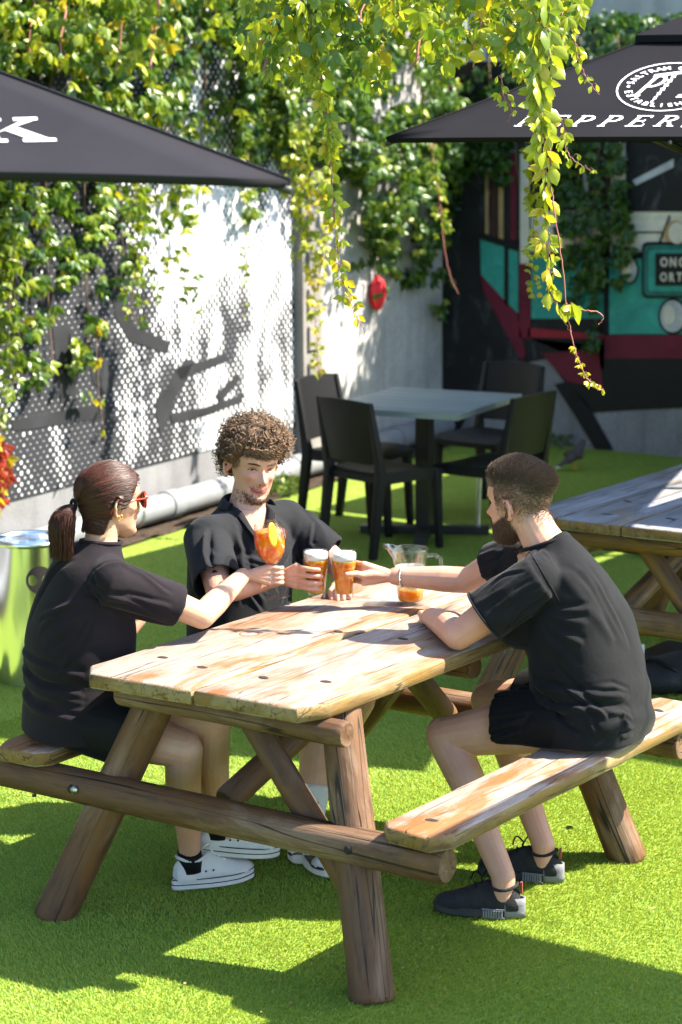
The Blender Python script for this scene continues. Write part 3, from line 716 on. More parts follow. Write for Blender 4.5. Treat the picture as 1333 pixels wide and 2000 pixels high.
def face_poly(T, fr, polys, m, name, lift=0.0022):
    A, e, up, nr = fr[:4]
    if nr.z < 0: nr = -nr
    bm = bmesh.new()
    for q in polys: add_poly(bm, [A+e*s+up*t+nr*lift-V((0, 0, sag_at(fr, s, t))) for s, t in q], 0.0008, nr)
    return mesh_obj(name, fix(bm), m, T, False)
def face_st(fr, u, v):
    A, e, up, nr = fr[:4]; p = at_plane(u, v, A, nr)-A
    return p.dot(e), p.dot(up)

UG = 'charcoal market umbrellas'
A = at_d(755, 270, 8.6); ang = math.atan2(RT.y, RT.x)-math.radians(16); e = (math.cos(ang), math.sin(ang))
UMB_R, FR = umbrella('market_umbrella', 'charcoal umbrella with white oval crest and lettering shading the grey table', A, e, 2.12, 0.46, UG)
sc0, tc0 = face_st(FR, 1306, 166); ra = sc0-face_st(FR, 1206, 166)[0]; rb = (face_st(FR, 1306, 118)[1]-face_st(FR, 1306, 213)[1])/2
def ringp(r0, r1, n=56):
    out = []
    for k in range(n):
        t0, t1 = 2*math.pi*k/n, 2*math.pi*(k+1)/n
        P = lambda t, r: (sc0+ra*r*math.cos(t), tc0+rb*r*math.sin(t))
        out.append([P(t0, r0), P(t1, r0), P(t1, r1), P(t0, r1)])
    return out
face_poly(UMB_R, FR, ringp(0.972, 1.0), M['white_print'], 'crest_ring')
A0, e0, up0, nr0 = FR[:4]
if nr0.z < 0: nr0 = -nr0
def crest_char(ch, deg, r, size, flip):
    t = math.radians(deg); p = A0+e0*(sc0+ra*r*math.cos(t))+up0*(tc0+rb*r*math.sin(t))+nr0*0.0030-V((0, 0, sag_at(FR, sc0+ra*r*math.cos(t), tc0+rb*r*math.sin(t))))
    rad = (e0*math.cos(t)*ra+up0*math.sin(t)*rb).normalized(); 
    rad = (e0*(math.cos(t)/ra)+up0*(math.sin(t)/rb)).normalized()
    if flip: rad = -rad
    x = rad.cross(nr0); x = -x if (x.dot(e0)*(math.sin(t))*(-1 if flip else 1) < 0) else x
    put_text('crest_letter', ch, size, p, x, rad, M['white_print'], UMB_R, offset=0.0006, extrude=0.001)
sz = ra*0.21
for k, ch in enumerate('SALTRAM O'):
    if ch != ' ': crest_char(ch, 168-k*11.2, 0.77, sz, False)
for k, ch in enumerate('ESTABLISHED'): crest_char(ch, 196+k*12.2, 0.775, sz, True)
face_poly(UMB_R, FR, [[(sc0-ra*0.78+ra*0.03*math.cos(i), tc0+rb*0.02+rb*0.05*math.sin(i)) for i in np.linspace(0, 6.28, 9)[:-1]]], M['white_print'], 'crest_dot')
def letters(fr, T, word, s0, t0, w, h, pitch, shear, m, name):
    for k, ch in enumerate(word):
        ps = serif(ch)
        if ps: face_poly(T, fr, [[(s0+k*pitch+x*w+y*h*shear, t0+y*h) for x, y in q] for q in ps], m, name)
letters(FR, UMB_R, 'P', sc0-ra*0.66, tc0-rb*0.38, ra*0.40, rb*0.85, 1, 0.32, M['white_print'], 'crest_initial')
letters(FR, UMB_R, 'J', sc0+ra*0.22, tc0-rb*0.38, ra*0.40, rb*0.85, 1, 0.32, M['white_print'], 'crest_initial')
# the corkscrew between the initials: a handle and a wavy screw
H = [[(sc0-ra*0.36, tc0+rb*0.50), (sc0-ra*0.34, tc0+rb*0.42), (sc0+ra*0.40, tc0+rb*0.60), (sc0+ra*0.40, tc0+rb*0.72)]]
for k in range(14):
    f = k/13; x = sc0+ra*(0.06-0.28*f); y = tc0+rb*(0.52-1.15*f); w = ra*(0.04 if f < 0.4 else 0.055*(1.25-f))*(1 if k % 2 else 0.45)
    H.append([(x-w, y-rb*0.045), (x+w, y-rb*0.045), (x+w-ra*0.01, y+rb*0.05), (x-w-ra*0.01, y+rb*0.05)])
face_poly(UMB_R, FR, H, M['white_print'], 'crest_corkscrew')
s0, t0 = face_st(FR, 1004, 247); s1, _ = face_st(FR, 1060, 247); _, t1 = face_st(FR, 1004, 225)
letters(FR, UMB_R, 'PEPPERJACK', s0, t0, (s1-s0)*0.66, t1-t0, (s1-s0)*0.955, 0.34, M['white_print'], 'letter')

A = at_d(568, 352, 4.75); ang = math.atan2(RT.y, RT.x)+math.radians(9); e = V((math.cos(ang), math.sin(ang), 0)); A2 = A-e*2.1
UMB_L, FL = umbrella('market_umbrella', 'charcoal umbrella with one white letter K nearest the camera', A2, e, 2.1, 0.41, UG, 'canvas_faded', base=False, arch=0.075)
s0, t0 = face_st(FL, -40, 276); s1, _ = face_st(FL, 100, 276); _, t1 = face_st(FL, 20, 229)
letters(FL, UMB_L, 'K', s0, t0, (s1-s0), t1-t0, 1, -0.10, M['white_print'], 'letter')
for k, (lab, q) in enumerate((('unseen charcoal umbrella added beyond the grey table to shade it', (0.78, 3.66, 2.30)), ('hidden charcoal umbrella added right of the cafe table to shade the turf', (-2.40, 5.02, 2.20)),
                              ('unseen charcoal umbrella added by the right edge to shade the far turf', (-0.22, 5.22, 2.22)), ('hidden charcoal umbrella added nearest the tram wall to shade the turf', (-2.38, 7.18, 2.20)))):
    umbrella('market_umbrella', lab, q, (1, 0), 2.1, 0.42, UG)  # four unseen umbrellas added to throw shade on table, chairs and turf
UMB_3, _f = umbrella('market_umbrella', 'charcoal umbrella standing beside the right bench outside the view', (1.93, -0.27, 2.22), (1, 0), 2.12, 0.46, UG)

# ------------------------------------------------------------------ cafe table and chairs
def m_slats():
    t = NT('green grey laminate'); co = t.coord((2.0, 30, 30)); co2 = t.coord()
    n = t.noise(co, 2.0, 6, 0.6); oi = t.n('ShaderNodeObjectInfo')
    return t.done(t.bsdf(t.mix(t.math('MULTIPLY', oi.outputs['Random'], 0.45), t.ramp(n, [(0.3, (0.20, 0.235, 0.21)), (0.7, (0.34, 0.37, 0.335))]), (0.15, 0.165, 0.14)), 0.36, 0, 0.4, t.bump(n, 0.10, 0.003)))
CT = thing('cafe_table', 'square green grey slatted cafe table on a black post by the wall', 'table', (-2.92, 5.76, 0))
cc = [at_z(635, 793, 0.75), at_z(892, 812, 0.75), at_z(1022, 768, 0.75), at_z(770, 757, 0.75)]
ex = (cc[1]-cc[0]+cc[2]-cc[3])/2; ey = (cc[3]-cc[0]+cc[2]-cc[1])/2; cen = sum(cc, V())/4
a = math.atan2(ex.y, ex.x); wx, wy = ex.length/2, ey.length/2
MT = Matrix.Translation((cen.x, cen.y, 0)) @ Matrix.Rotation(a, 4, 'Z')
M['lam'] = m_slats()
ns = 7
for k in range(ns):
    bm = bmesh.new(); y0 = -wy+2*wy*k/ns; add_box(bm, (-wx, y0+0.0025, 0.718), (wx, y0+2*wy/ns-0.0025, 0.75)); bevel(bm, 0.004, 1)
    mesh_obj('slat', fix(bm), M['lam'], CT, False, MT)
bm = bmesh.new(); add_box(bm, (-0.04, -0.04, 0.04), (0.04, 0.04, 0.70)); bevel(bm, 0.006); mesh_obj('post', fix(bm), M['black_metal'], CT, False, MT)
bm = bmesh.new(); add_box(bm, (-0.20, -0.20, 0.70), (0.20, 0.20, 0.7165)); mesh_obj('top_plate', fix(bm), M['black_metal'], CT, False, MT)
for r in (0.35, 0.35+math.pi/2):
    bm = bmesh.new(); add_box(bm, (-0.36, -0.035, 0.005), (0.36, 0.035, 0.045 if r < 1 else 0.048)); bevel(bm, 0.008); mesh_obj('foot_bar', fix(bm), M['black_metal'], CT, False, MT @ Matrix.Rotation(r, 4, 'Z'))

def cafe_chair(label, loc, rotz, alu=False, group='black resin cafe chairs'):
    T = thing('cafe_chair', label, 'chair', loc, rotz, group)
    R = Matrix.Translation(V(loc)) @ Matrix.Rotation(rotz, 4, 'Z'); m = M['black_plastic']
    bm = bmesh.new(); rows = []
    for i in range(9):                                              # seat: a dished slab with a rolled front
        y = -0.205+0.43*i/8; w = 0.215+0.012*i/8; row = []
        for j in range(9):
            x = -w+2*w*j/8; z = 0.455-0.014*math.cos(math.pi*x/(2*w))*(1-abs(y)/0.35)-(0.022 if i == 8 else 0.004 if i == 7 else 0)
            row.append(V((x, y, z)))
        rows.append(row)
    top = [[bm.verts.new(p) for p in r] for r in rows]; bot = [[bm.verts.new(p-V((0, 0, 0.028))) for p in r] for r in rows]
    for g, rev in ((top, False), (bot, True)):
        for i in range(8):
            for j in range(8):
                f = [g[i][j], g[i][j+1], g[i+1][j+1], g[i+1][j]]; bm.faces.new(f if not rev else f[::-1])
    rim = [(0, j) for j in range(9)]+[(i, 8) for i in range(1, 9)]+[(8, j) for j in range(7, -1, -1)]+[(i, 0) for i in range(7, 0, -1)]
    for (i, j), (k, l) in zip(rim, rim[1:]+rim[:1]): bm.faces.new((top[i][j], bot[i][j], bot[k][l], top[k][l]))
    o = mesh_obj('seat', fix(bm), m, T, True, R); auto_smooth(o, 45)
    bm = bmesh.new(); A_, B_ = [], []                               # back: one full panel, gently curved, top edge arched
    for i in range(8):
        f = i/7; ra_, rb_ = [], []
        for j in range(9):
            g = -1+2*j/8; w = 0.222-0.020*f; zt = 0.845-0.012*g*g
            z = 0.50+(zt-0.50)*f; y = -0.205-0.075*f-0.03*(1-g*g)
            ra_.append(bm.verts.new((g*w, y, z))); rb_.append(bm.verts.new((g*w, y-0.020, z)))
        A_.append(ra_); B_.append(rb_)
    for g, rev in ((A_, True), (B_, False)):
        for i in range(7):
            for j in range(8):
                f = [g[i][j], g[i][j+1], g[i+1][j+1], g[i+1][j]]; bm.faces.new(f if not rev else f[::-1])
    rim = [(0, j) for j in range(9)]+[(i, 8) for i in range(1, 8)]+[(7, j) for j in range(7, -1, -1)]+[(i, 0) for i in range(6, 0, -1)]
    for (i, j), (k, l) in zip(rim, rim[1:]+rim[:1]): bm.faces.new((A_[i][j], B_[i][j], B_[k][l], A_[k][l]))
    o = mesh_obj('backrest', fix(bm), m, T, True, R); auto_smooth(o, 45)
    for s in (-1, 1):
        bm = bmesh.new()
        add_loft(bm, [[V((s*0.205+x*0.019, -0.26+y*0.019-0.01, 0.0)) for x, y in ((-1, -1), (1, -1), (1, 1), (-1, 1))],
                      [V((s*0.205+x*0.024, -0.212+y*0.027, 0.44)) for x, y in ((-1, -1), (1, -1), (1, 1), (-1, 1))],
                      [V((s*0.208+x*0.020, -0.225+y*0.022, 0.52)) for x, y in ((-1, -1), (1, -1), (1, 1), (-1, 1))],
                      [V((s*0.200+x*0.014, -0.285+y*0.015, 0.835)) for x, y in ((-1, -1), (1, -1), (1, 1), (-1, 1))]])
        bevel(fix(bm), 0.006); o = mesh_obj('leg', fix(bm), m, T, True, R); auto_smooth(o)
        bm = bmesh.new()
        if alu: add_cone(bm, (s*0.200, 0.205, 0.0), 0.0145, (s*0.195, 0.185, 0.43), 0.0145, 14)
        else:
            add_loft(bm, [[V((s*0.205+x*0.017, 0.215+y*0.017, 0.0)) for x, y in ((-1, -1), (1, -1), (1, 1), (-1, 1))],
                          [V((s*0.205+x*0.023, 0.190+y*0.023, 0.44)) for x, y in ((-1, -1), (1, -1), (1, 1), (-1, 1))]]); bevel(fix(bm), 0.006)
        o = mesh_obj('leg', fix(bm), M['alu'] if alu else m, T, True, R); auto_smooth(o)
        if alu: o['label'] = 'bare aluminium front leg'
    bm = bmesh.new()
    add_box(bm, (-0.20, 0.178, 0.395), (0.20, 0.203, 0.432)); add_box(bm, (-0.218, -0.20, 0.392), (-0.195, 0.19, 0.430)); add_box(bm, (0.195, -0.20, 0.392), (0.218, 0.19, 0.430)); add_box(bm, (-0.19, -0.217, 0.396), (0.19, -0.196, 0.433))
    mesh_obj('apron', fix(bm), m, T, False, R)
    return T
cafe_chair('black cafe chair with its back turned at the near side of the slatted table', (-2.885, 5.29, 0), math.radians(-14))
cafe_chair('black cafe chair tucked beside the mural wall behind the nearest chair', (-3.36, 5.74, 0), math.radians(-88))
cafe_chair('black cafe chair on the far side of the slatted table by the tram wall', (-3.03, 6.58, 0), math.radians(176))
cafe_chair('black cafe chair with aluminium front legs right of the slatted table', (-2.50, 5.74, 0), math.radians(88), True)

# ------------------------------------------------------------------ litter bin, bag, bird
t = NT('polished stainless steel'); b = t.bsdf((0.74, 0.75, 0.77), 0.16, 1.0, 0.5, t.bump(t.noise(t.coord((1, 1, 0.15)), 9, 3), 0.04, 0.01)); M['steel'] = t.done(b)
bc = at_z(62, 1338, 0); BR = 0.148; bz = 0.60
bc = V((bc.x, bc.y, 0))+V((FW.x, FW.y, 0)).normalized()*0.11
BIN = thing('litter_bin', 'polished steel round litter bin with a dark side opening behind the woman', 'bin', bc)
bm = bmesh.new(); add_lathe(bm, [(0.0, 0.0), (BR, 0.0), (BR, 0.02), (BR, bz-0.02), (BR, bz), (BR-0.006, bz), (BR-0.006, bz-0.02), (BR-0.006, 0.04), (0.0, 0.04)], bc, 64); o = mesh_obj('body', fix(bm), M['steel'], BIN); auto_smooth(o, 30)
bm = bmesh.new(); add_lathe(bm, [(BR+0.001, bz-0.012), (BR+0.009, bz-0.006), (BR+0.010, bz+0.004), (BR+0.004, bz+0.012), (BR-0.010, bz+0.010), (BR-0.012, bz-0.004)], bc, 64); mesh_obj('rim', fix(bm), M['steel'], BIN)
bm = bmesh.new(); add_lathe(bm, [(0.0, bz-0.03), (BR*0.5, bz-0.034), (BR-0.008, bz-0.028)], bc, 48); mesh_obj('lid', fix(bm), M['steel'], BIN)
dc = (CAM_POS-bc); ca = math.atan2(dc.y, dc.x)+math.radians(13)
bm = bmesh.new(); pts = []
for i in range(30):
    t_ = 2*math.pi*i/30; aa = ca+0.058*math.cos(t_)/BR; r = BR+0.0015
    pts.append(bc+V((r*math.cos(aa), r*math.sin(aa), 0.455+0.058*math.sin(t_))))
cen_ = sum(pts, V())/30
vs = [bm.verts.new(p) for p in pts]; cv = bm.verts.new(bc+V(((BR+0.0015)*math.cos(ca), (BR+0.0015)*math.sin(ca), 0.455)))
for i in range(30): bm.faces.new((vs[i], vs[(i+1) % 30], cv))
mesh_obj('opening', fix(bm), M['hole'], BIN)

bp = at_z(1300, 1352, 0)
BAG = thing('backpack', 'black bag lying on the turf behind the right bench', 'bag', bp)
bm = bmesh.new(); add_ball(bm, bp+V((0.04, 0.06, 0.075)), 0.19, 0.12, 0.085, Matrix.Rotation(0.5, 3, 'Z')); add_ball(bm, bp+V((-0.02, -0.02, 0.055)), 0.12, 0.08, 0.06)
me = fused(bm, 0.008, 3); wob(me, 0.010, 9); me_obj('body', me, m_plain('black nylon', (0.018, 0.018, 0.020), 0.6, 0, 0.4, 0.2, 30, 0.3, 300), BAG)
bm = bmesh.new(); add_tube(bm, [bp+V((-0.13+0.03*k, -0.05+0.012*math.sin(k), 0.10+0.045*math.sin(k*math.pi/7))) for k in range(8)], 0.009, 6); mesh_obj('strap', fix(bm), M['black_plastic'], BAG)
tp = at_z(1272, 1303, 0.10); bm = bmesh.new(); add_box(bm, (-0.018, -0.002, -0.03), (0.018, 0.002, 0.03)); bevel(bm, 0.001, 1)
mesh_obj('tag', fix(bm), M['white_print'], BAG, False, Matrix.Translation(bp+V((-0.13, 0.02, 0.15))) @ Matrix.Rotation(0.6, 4, 'Z'))

def bird():
    p = at_z(1122, 918, 0); T = thing('bird', 'small dark bird standing on the turf near the tram wall', 'bird', p, 0)
    e = V((RT.x, RT.y, 0)).normalized(); f = V((-e.y, e.x, 0)); h = (e*0.8+f*0.6).normalized()
    P = lambda a, z, s=0.0: p+h*a+V((0, 0, z))+V((-h.y, h.x, 0))*s
    bm = bmesh.new(); add_capsule(bm, P(-0.05, 0.075), 0.028, P(0.03, 0.11), 0.040); add_capsule(bm, P(0.045, 0.135), 0.026, P(0.065, 0.165), 0.023); add_ball(bm, P(0.075, 0.175), 0.024)
    add_capsule(bm, P(-0.06, 0.07), 0.020, P(-0.15, 0.035), 0.010); add_ball(bm, P(-0.01, 0.10, 0.03), 0.055, 0.014, 0.03); add_ball(bm, P(-0.01, 0.10, -0.03), 0.055, 0.014, 0.03)
    me_obj('body', fused(bm, 0.005, 2), m_plain('dark plumage', (0.030, 0.024, 0.020), 0.6), T)
    bm = bmesh.new(); add_cone(bm, P(0.095, 0.175), 0.008, P(0.122, 0.168), 0.001, 8); mesh_obj('beak', fix(bm), m_plain('yellow beak', (0.55, 0.35, 0.03), 0.5), T)
    for s in (-1, 1):
        bm = bmesh.new(); add_tube(bm, [P(0.0, 0.075, s*0.014), P(-0.008, 0.04, s*0.014), P(0.0, 0.004, s*0.014), P(0.025, 0.003, s*0.016)], 0.0035, 6); mesh_obj('leg', fix(bm), bpy.data.materials['yellow beak'], T)
    bm = bmesh.new(); add_ball(bm, P(-0.148, 0.034), 0.016, 0.012, 0.006); mesh_obj('tail_tip', fix(bm), M['white_print'], T)
bird()
def ornament():
    p = lw(738, 573, 0.06)
    T = thing('hanging_ornament', 'small red oval cloth ornament hanging on the whitewashed wall', 'ornament', p)
    bm = bmesh.new(); add_lathe(bm, [(0.0, 0.125), (0.012, 0.118), (0.036, 0.09), (0.050, 0.04), (0.052, -0.02), (0.042, -0.07), (0.022, -0.105), (0.0, -0.118)], p, 28)
    for v in bm.verts:
        a = math.atan2(v.co.y-p.y, v.co.x-p.x); k = 1+0.16*math.sin(a*5+v.co.z*20); v.co.x = p.x+(v.co.x-p.x)*k; v.co.y = p.y+(v.co.y-p.y)*k
    mesh_obj('cloth', fix(bm), m_plain('red cloth', (0.55, 0.012, 0.020), 0.55, 0, 0.4, 0.3, 14), T)
    bm = bmesh.new(); add_tube(bm, [p+V((0, 0, 0.12)), p+V((-0.01, 0.01, 0.22)), p-W_N*0.055+V((0, 0, 0.32))], 0.003, 5); mesh_obj('cord', fix(bm), M['black_metal'], T)
ornament()
# ------------------------------------------------------------------ people
def m_skin(name, base, red):
    t = NT(name); co = t.coord()
    n = t.noise(co, 9, 5, 0.6); n2 = t.noise(co, 45, 4, 0.6)
    c = t.mix(t.ramp(n, [(0.32, 0.0), (0.66, 0.75)]), base, red); n3 = t.noise(co, 3.2, 4, 0.6); c = t.mix(t.ramp(n3, [(0.45, 0.0), (0.68, 0.45)]), c, tuple(a*b for a, b in zip(red, (1.0, 0.80, 0.78))))
    c = t.mix(t.ramp(n2, [(0.4, 0.12), (0.6, 0.0)]), c, tuple(x*0.7 for x in red))
    c = t.mix(t.math('MULTIPLY', t.attr('blush'), 0.6), c, tuple(a*b for a, b in zip(red, (1.0, 0.62, 0.60))))
    c = t.mix(t.math('MULTIPLY', t.attr('lip'), 0.85), c, (0.40, 0.105, 0.095))
    c = t.mix(t.math('MULTIPLY', t.attr('stubble'), 0.75), c, (0.15, 0.085, 0.055))
    b = t.bsdf(c, 0.48, 0, 0.42, t.bump(t.noise(co, 300, 3), 0.12, 0.002), Subsurface_Weight=0.10, Subsurface_Radius=(0.012, 0.004, 0.002), Subsurface_Scale=0.6)
    return t.done(b)
M['skin'] = m_skin('fair skin', (0.51, 0.295, 0.202), (0.48, 0.235, 0.150))
M['skin2'] = m_skin('warm fair skin', (0.50, 0.300, 0.200), (0.46, 0.240, 0.150))
def m_cloth(name, c, rough=0.85, weave=900, sheen=0.06):
    t = NT(name); co = t.coord(); n = t.noise(co, 14, 5, 0.6)
    col = t.ramp(n, [(0.3, tuple(x*0.88 for x in c)), (0.7, tuple(x*1.12 for x in c))])
    f = t.noise(co, 38, 4, 0.55, 0.5); w = t.noise(co, weave, 2)
    h = t.math('ADD', t.math('MULTIPLY', f, 1.0), t.math('MULTIPLY', w, 0.25))
    return t.done(t.bsdf(col, rough, 0, 0.07, t.bump(h, 0.30, 0.006), Sheen_Weight=sheen, Sheen_Roughness=0.45))
M['tee_black'] = m_cloth('black jersey', (0.0105, 0.0107, 0.0120))
M['tee_plum'] = m_cloth('washed black jersey', (0.0135, 0.0108, 0.0132))
M['tee_grey'] = m_cloth('charcoal linen', (0.0145, 0.0150, 0.0168))
M['short_black'] = m_cloth('black shorts cloth', (0.007, 0.007, 0.0075), 0.55, 700, 0.03)
def m_hair(name, c1, c2, rough=0.50):
    t = NT(name); oi = t.attr('tint')
    c = t.mix(oi, c1, c2)
    return t.done(t.bsdf(c, rough, 0, 0.32))
M['hair_auburn'] = m_hair('dark auburn hair', (0.012, 0.0045, 0.0035), (0.085, 0.027, 0.016), 0.46)
M['hair_curly'] = m_hair('light brown curls', (0.042, 0.024, 0.013), (0.230, 0.138, 0.078), 0.60)
M['hair_brown'] = m_hair('short brown hair', (0.060, 0.042, 0.032), (0.230, 0.170, 0.132))
M['beard'] = m_hair('brown beard', (0.045, 0.022, 0.011), (0.150, 0.075, 0.040))
M['lash'] = m_plain('dark lashes', (0.020, 0.012, 0.010), 0.6)
M['eye_white'] = m_plain('eye white', (0.34, 0.28, 0.26), 0.3); M['iris'] = m_plain('iris', (0.05, 0.035, 0.02), 0.2)

def g(x, c, w): return math.exp(-((x-c)/w)**2)
def head_pts(Mh, sc=1.0, jaw=1.0, nose=1.0, smile=0.0, female=False):
    """rings of a head in its own frame (face towards +Y, z = 0 at the eyes, x to the person's right), placed by Mh"""
    zs = [-0.122, -0.119, -0.112, -0.104, -0.096, -0.088, -0.080, -0.073, -0.066, -0.060, -0.054, -0.048, -0.042, -0.036, -0.030, -0.024, -0.018, -0.012, -0.006, 0.0,
          0.006, 0.012, 0.018, 0.024, 0.032, 0.042, 0.054, 0.066, 0.078, 0.088, 0.097, 0.105, 0.111, 0.115]
    N = 72; rings = []
    def lerp_tab(tab, z):
        for (a, va), (b, vb) in zip(tab[:-1], tab[1:]):
            if z <= b: return va+(vb-va)*(z-a)/(b-a)
        return tab[-1][1]
    front = [(-0.122, 0.055), (-0.112, 0.078), (-0.100, 0.086), (-0.085, 0.083), (-0.075, 0.082), (-0.060, 0.086), (-0.040, 0.087), (-0.02, 0.088), (0.0, 0.086), (0.02, 0.092), (0.04, 0.094), (0.066, 0.084), (0.088, 0.063), (0.105, 0.032), (0.115, 0.004)]
    back = [(-0.122, 0.035), (-0.112, 0.022), (-0.10, 0.005), (-0.085, -0.02), (-0.07, -0.048), (-0.05, -0.066), (-0.03, -0.080), (0.0, -0.094), (0.03, -0.101), (0.06, -0.096), (0.085, -0.078), (0.105, -0.042), (0.115, -0.010)]
    wid = [(-0.122, 0.012), (-0.116, 0.022), (-0.106, 0.032*jaw), (-0.09, 0.046*jaw), (-0.07, 0.056*jaw), (-0.05, 0.061*jaw), (-0.03, 0.066), (0.0, 0.071), (0.03, 0.0755), (0.055, 0.074), (0.078, 0.064), (0.097, 0.045), (0.109, 0.024), (0.115, 0.006)]
    for z in zs:
        f, b, w = lerp_tab(front, z), lerp_tab(back, z), lerp_tab(wid, z); cy = (f+b)/2; ry = (f-b)/2; ring = []
        for i in range(N):
            t = 2*math.pi*i/N; ct, st = math.cos(t), math.sin(t)
            e = 2.25
            x = math.copysign(abs(ct)**(2/e), ct)*w; y = cy+math.copysign(abs(st)**(2/e), st)*ry
            if st > 0:
                ax = abs(x); d = 0.0
                d += 0.026*nose*g(x, 0, 0.0115)*g(z, -0.034, 0.014) + 0.015*nose*g(x, 0, 0.009)*g(z, -0.012, 0.020)     # nose
                d += 0.007*nose*g(ax, 0.0135, 0.007)*g(z, -0.040, 0.008)                                                # nostril wings
                d -= 0.0105*g(ax, 0.031, 0.015)*g(z, 0.001, 0.011)                                                      # eye sockets
                d += 0.0065*g(ax, 0.031, 0.011)*g(z, -0.001, 0.0065)                                                    # lids
                d += 0.0055*g(ax, 0.028, 0.024)*g(z, 0.021, 0.008)*(0.5 if female else 1.0)                             # brow
                d += (0.0045+0.006*smile)*g(ax, 0.042, 0.016)*g(z, -0.030+0.006*smile, 0.016)                           # cheeks
                d += 0.0075*g(x, 0, 0.021)*g(z, -0.0655+ax*0.10, 0.0052) + 0.0085*g(x, 0, 0.018)*g(z, -0.0775+ax*0.18*(0.5+smile), 0.0058)   # lips
                d -= 0.0045*g(x, 0, 0.026)*g(z, -0.0715+ax*0.20*smile, 0.0026)
                d -= 0.0050*g(ax, 0.033, 0.006)*g(z, -0.064+0.004*smile, 0.008)*smile                                   # mouth corners
                d -= 0.0035*g(x, 0, 0.02)*g(z, -0.088, 0.006)                                                          # under the lip
                d += 0.0065*g(x, 0, 0.020)*g(z, -0.104, 0.011)                                                         # chin
                y += d*min(1, st*1.6)
            ring.append(Mh @ V((x*sc, y*sc, z*sc)))
        rings.append(ring)
    return rings
def head_matrix(pos, facing, pitch=0.0, roll=0.0):
    f = V((facing[0], facing[1], 0)).normalized(); f = V((f.x*math.cos(pitch), f.y*math.cos(pitch), math.sin(pitch)))
    r = f.cross(V((0, 0, 1))).normalized(); u = r.cross(f)
    r2 = r*math.cos(roll)+u*math.sin(roll); u2 = u*math.cos(roll)-r*math.sin(roll)
    return Matrix(((r2.x, f.x, u2.x, pos[0]), (r2.y, f.y, u2.y, pos[1]), (r2.z, f.z, u2.z, pos[2]), (0, 0, 0, 1)))
def add_ear(bm, Mh, side, sc=1.0):
    c = V((side*0.0745, -0.012, -0.012))*sc
    rot = Matrix.Rotation(side*0.35, 3, 'Z') @ Matrix.Rotation(-0.18, 3, 'X')
    def P(y, z, o): return Mh @ (c+rot @ V((side*o, y, z))*sc)
    # rim
    pts = [P(0.012*math.cos(a)-0.004*math.sin(a)+0.0, 0.028*math.sin(a)+0.004, 0.010) for a in np.linspace(-1.9, 3.5, 16)]
    rim = [P(-0.017*math.cos(a)*(1.0 if math.sin(a) > 0 else 0.75)-0.002, 0.029*math.sin(a), 0.011+0.004*max(0, math.cos(a))) for a in np.linspace(-1.75, 2.2, 14)]
    for p, q in zip(rim[:-1], rim[1:]): add_capsule(bm, p, 0.0046*sc, q, 0.0046*sc, 8)
    add_ball(bm, P(-0.002, -0.027, 0.008), 0.0075*sc, n=10)
    add_capsule(bm, P(0.008, 0.012, 0.001), 0.006*sc, P(-0.006, -0.012, 0.003), 0.006*sc, 8)
    add_capsule(bm, P(-0.010, 0.012, 0.003), 0.0055*sc, P(-0.010, -0.012, 0.003), 0.0055*sc, 8)
def finger(bm, pts, r0, r1):
    n = len(pts)-1
    for i in range(n):
        a = r0+(r1-r0)*i/n; b = r0+(r1-r0)*(i+1)/n; add_capsule(bm, pts[i], a, pts[i+1], b, 10)
def hand_grip(bm, G, rg, wrist, a_knuckle, sgn, zs, spans, thumb_a, thumb_span, thumb_z, rwrist=0.026, fr=0.0085, palm_r=0.024):
    """fingers wrapped round an upright cylinder at G: each starts at angle a_knuckle and runs sgn*span round it; the thumb goes the other way"""
    G = V(G); wrist = V(wrist)
    def on(a, z, r): return G+V((math.cos(a)*r, math.sin(a)*r, z))
    ks = []
    for z, sp in zip(zs, spans):
        k = on(a_knuckle-sgn*0.15, z, rg+0.022); ks.append(k)
        pts = [k]+[on(a_knuckle+sgn*sp*f, z-0.004*f, rg+fr*(1.55-0.6*f)) for f in (0.22, 0.5, 0.78, 1.0)]
        finger(bm, pts, fr*1.08, fr*0.82)
    mid = sum(ks, V())/len(ks)
    for k in ks: add_capsule(bm, wrist.lerp(mid, 0.18), rwrist*0.72, k, 0.0125, 12)
    tb = wrist.lerp(mid, 0.42)+V((0, 0, 0.006)); t0 = on(thumb_a, thumb_z-0.010, rg+0.022)
    add_capsule(bm, wrist.lerp(mid, 0.15), 0.018, tb.lerp(t0, 0.5), 0.0155, 12); add_capsule(bm, tb.lerp(t0, 0.5), 0.0155, t0, 0.0125, 12)
    finger(bm, [t0]+[on(thumb_a-sgn*thumb_span*f, thumb_z, rg+0.0105) for f in (0.45, 0.8, 1.0)], 0.0115, 0.0088)
def hand_rest(bm, wrist, d, up, curl=0.7, side=1, L=0.175):
    "a relaxed hand: palm along d, back of the hand along up, thumb on the side given"
    d = V(d).normalized(); up = V(up); up = (up-d*up.dot(d)).normalized(); s = d.cross(up)*side; wrist = V(wrist)
    for i in range(4):
        o = (-1.5+i)*0.0195; kn = wrist+d*(0.085-abs(i-1.2)*0.004)+s*o; l = (0.066, 0.076, 0.072, 0.056)[i]
        add_capsule(bm, wrist+s*o*0.55, 0.019, kn, 0.0125, 12)
        pts = [kn]; a = 0.25
        for seg in (0.45, 0.32, 0.25):
            a += curl*0.75; pts.append(pts[-1]+(d*math.cos(a)-up*math.sin(a))*l*seg)
        finger(bm, pts, 0.0095, 0.0078)
    t0 = wrist+d*0.030-s*0.026; add_capsule(bm, wrist, 0.018, t0, 0.016, 12)
    finger(bm, [t0, t0+d*0.030-s*0.012-up*0.008, t0+d*0.055-s*0.008-up*0.016], 0.0125, 0.0088)
def limb(bm, pts, rs):
    for i in range(len(pts)-1): add_capsule(bm, pts[i], rs[i], pts[i+1], rs[i+1], 18)
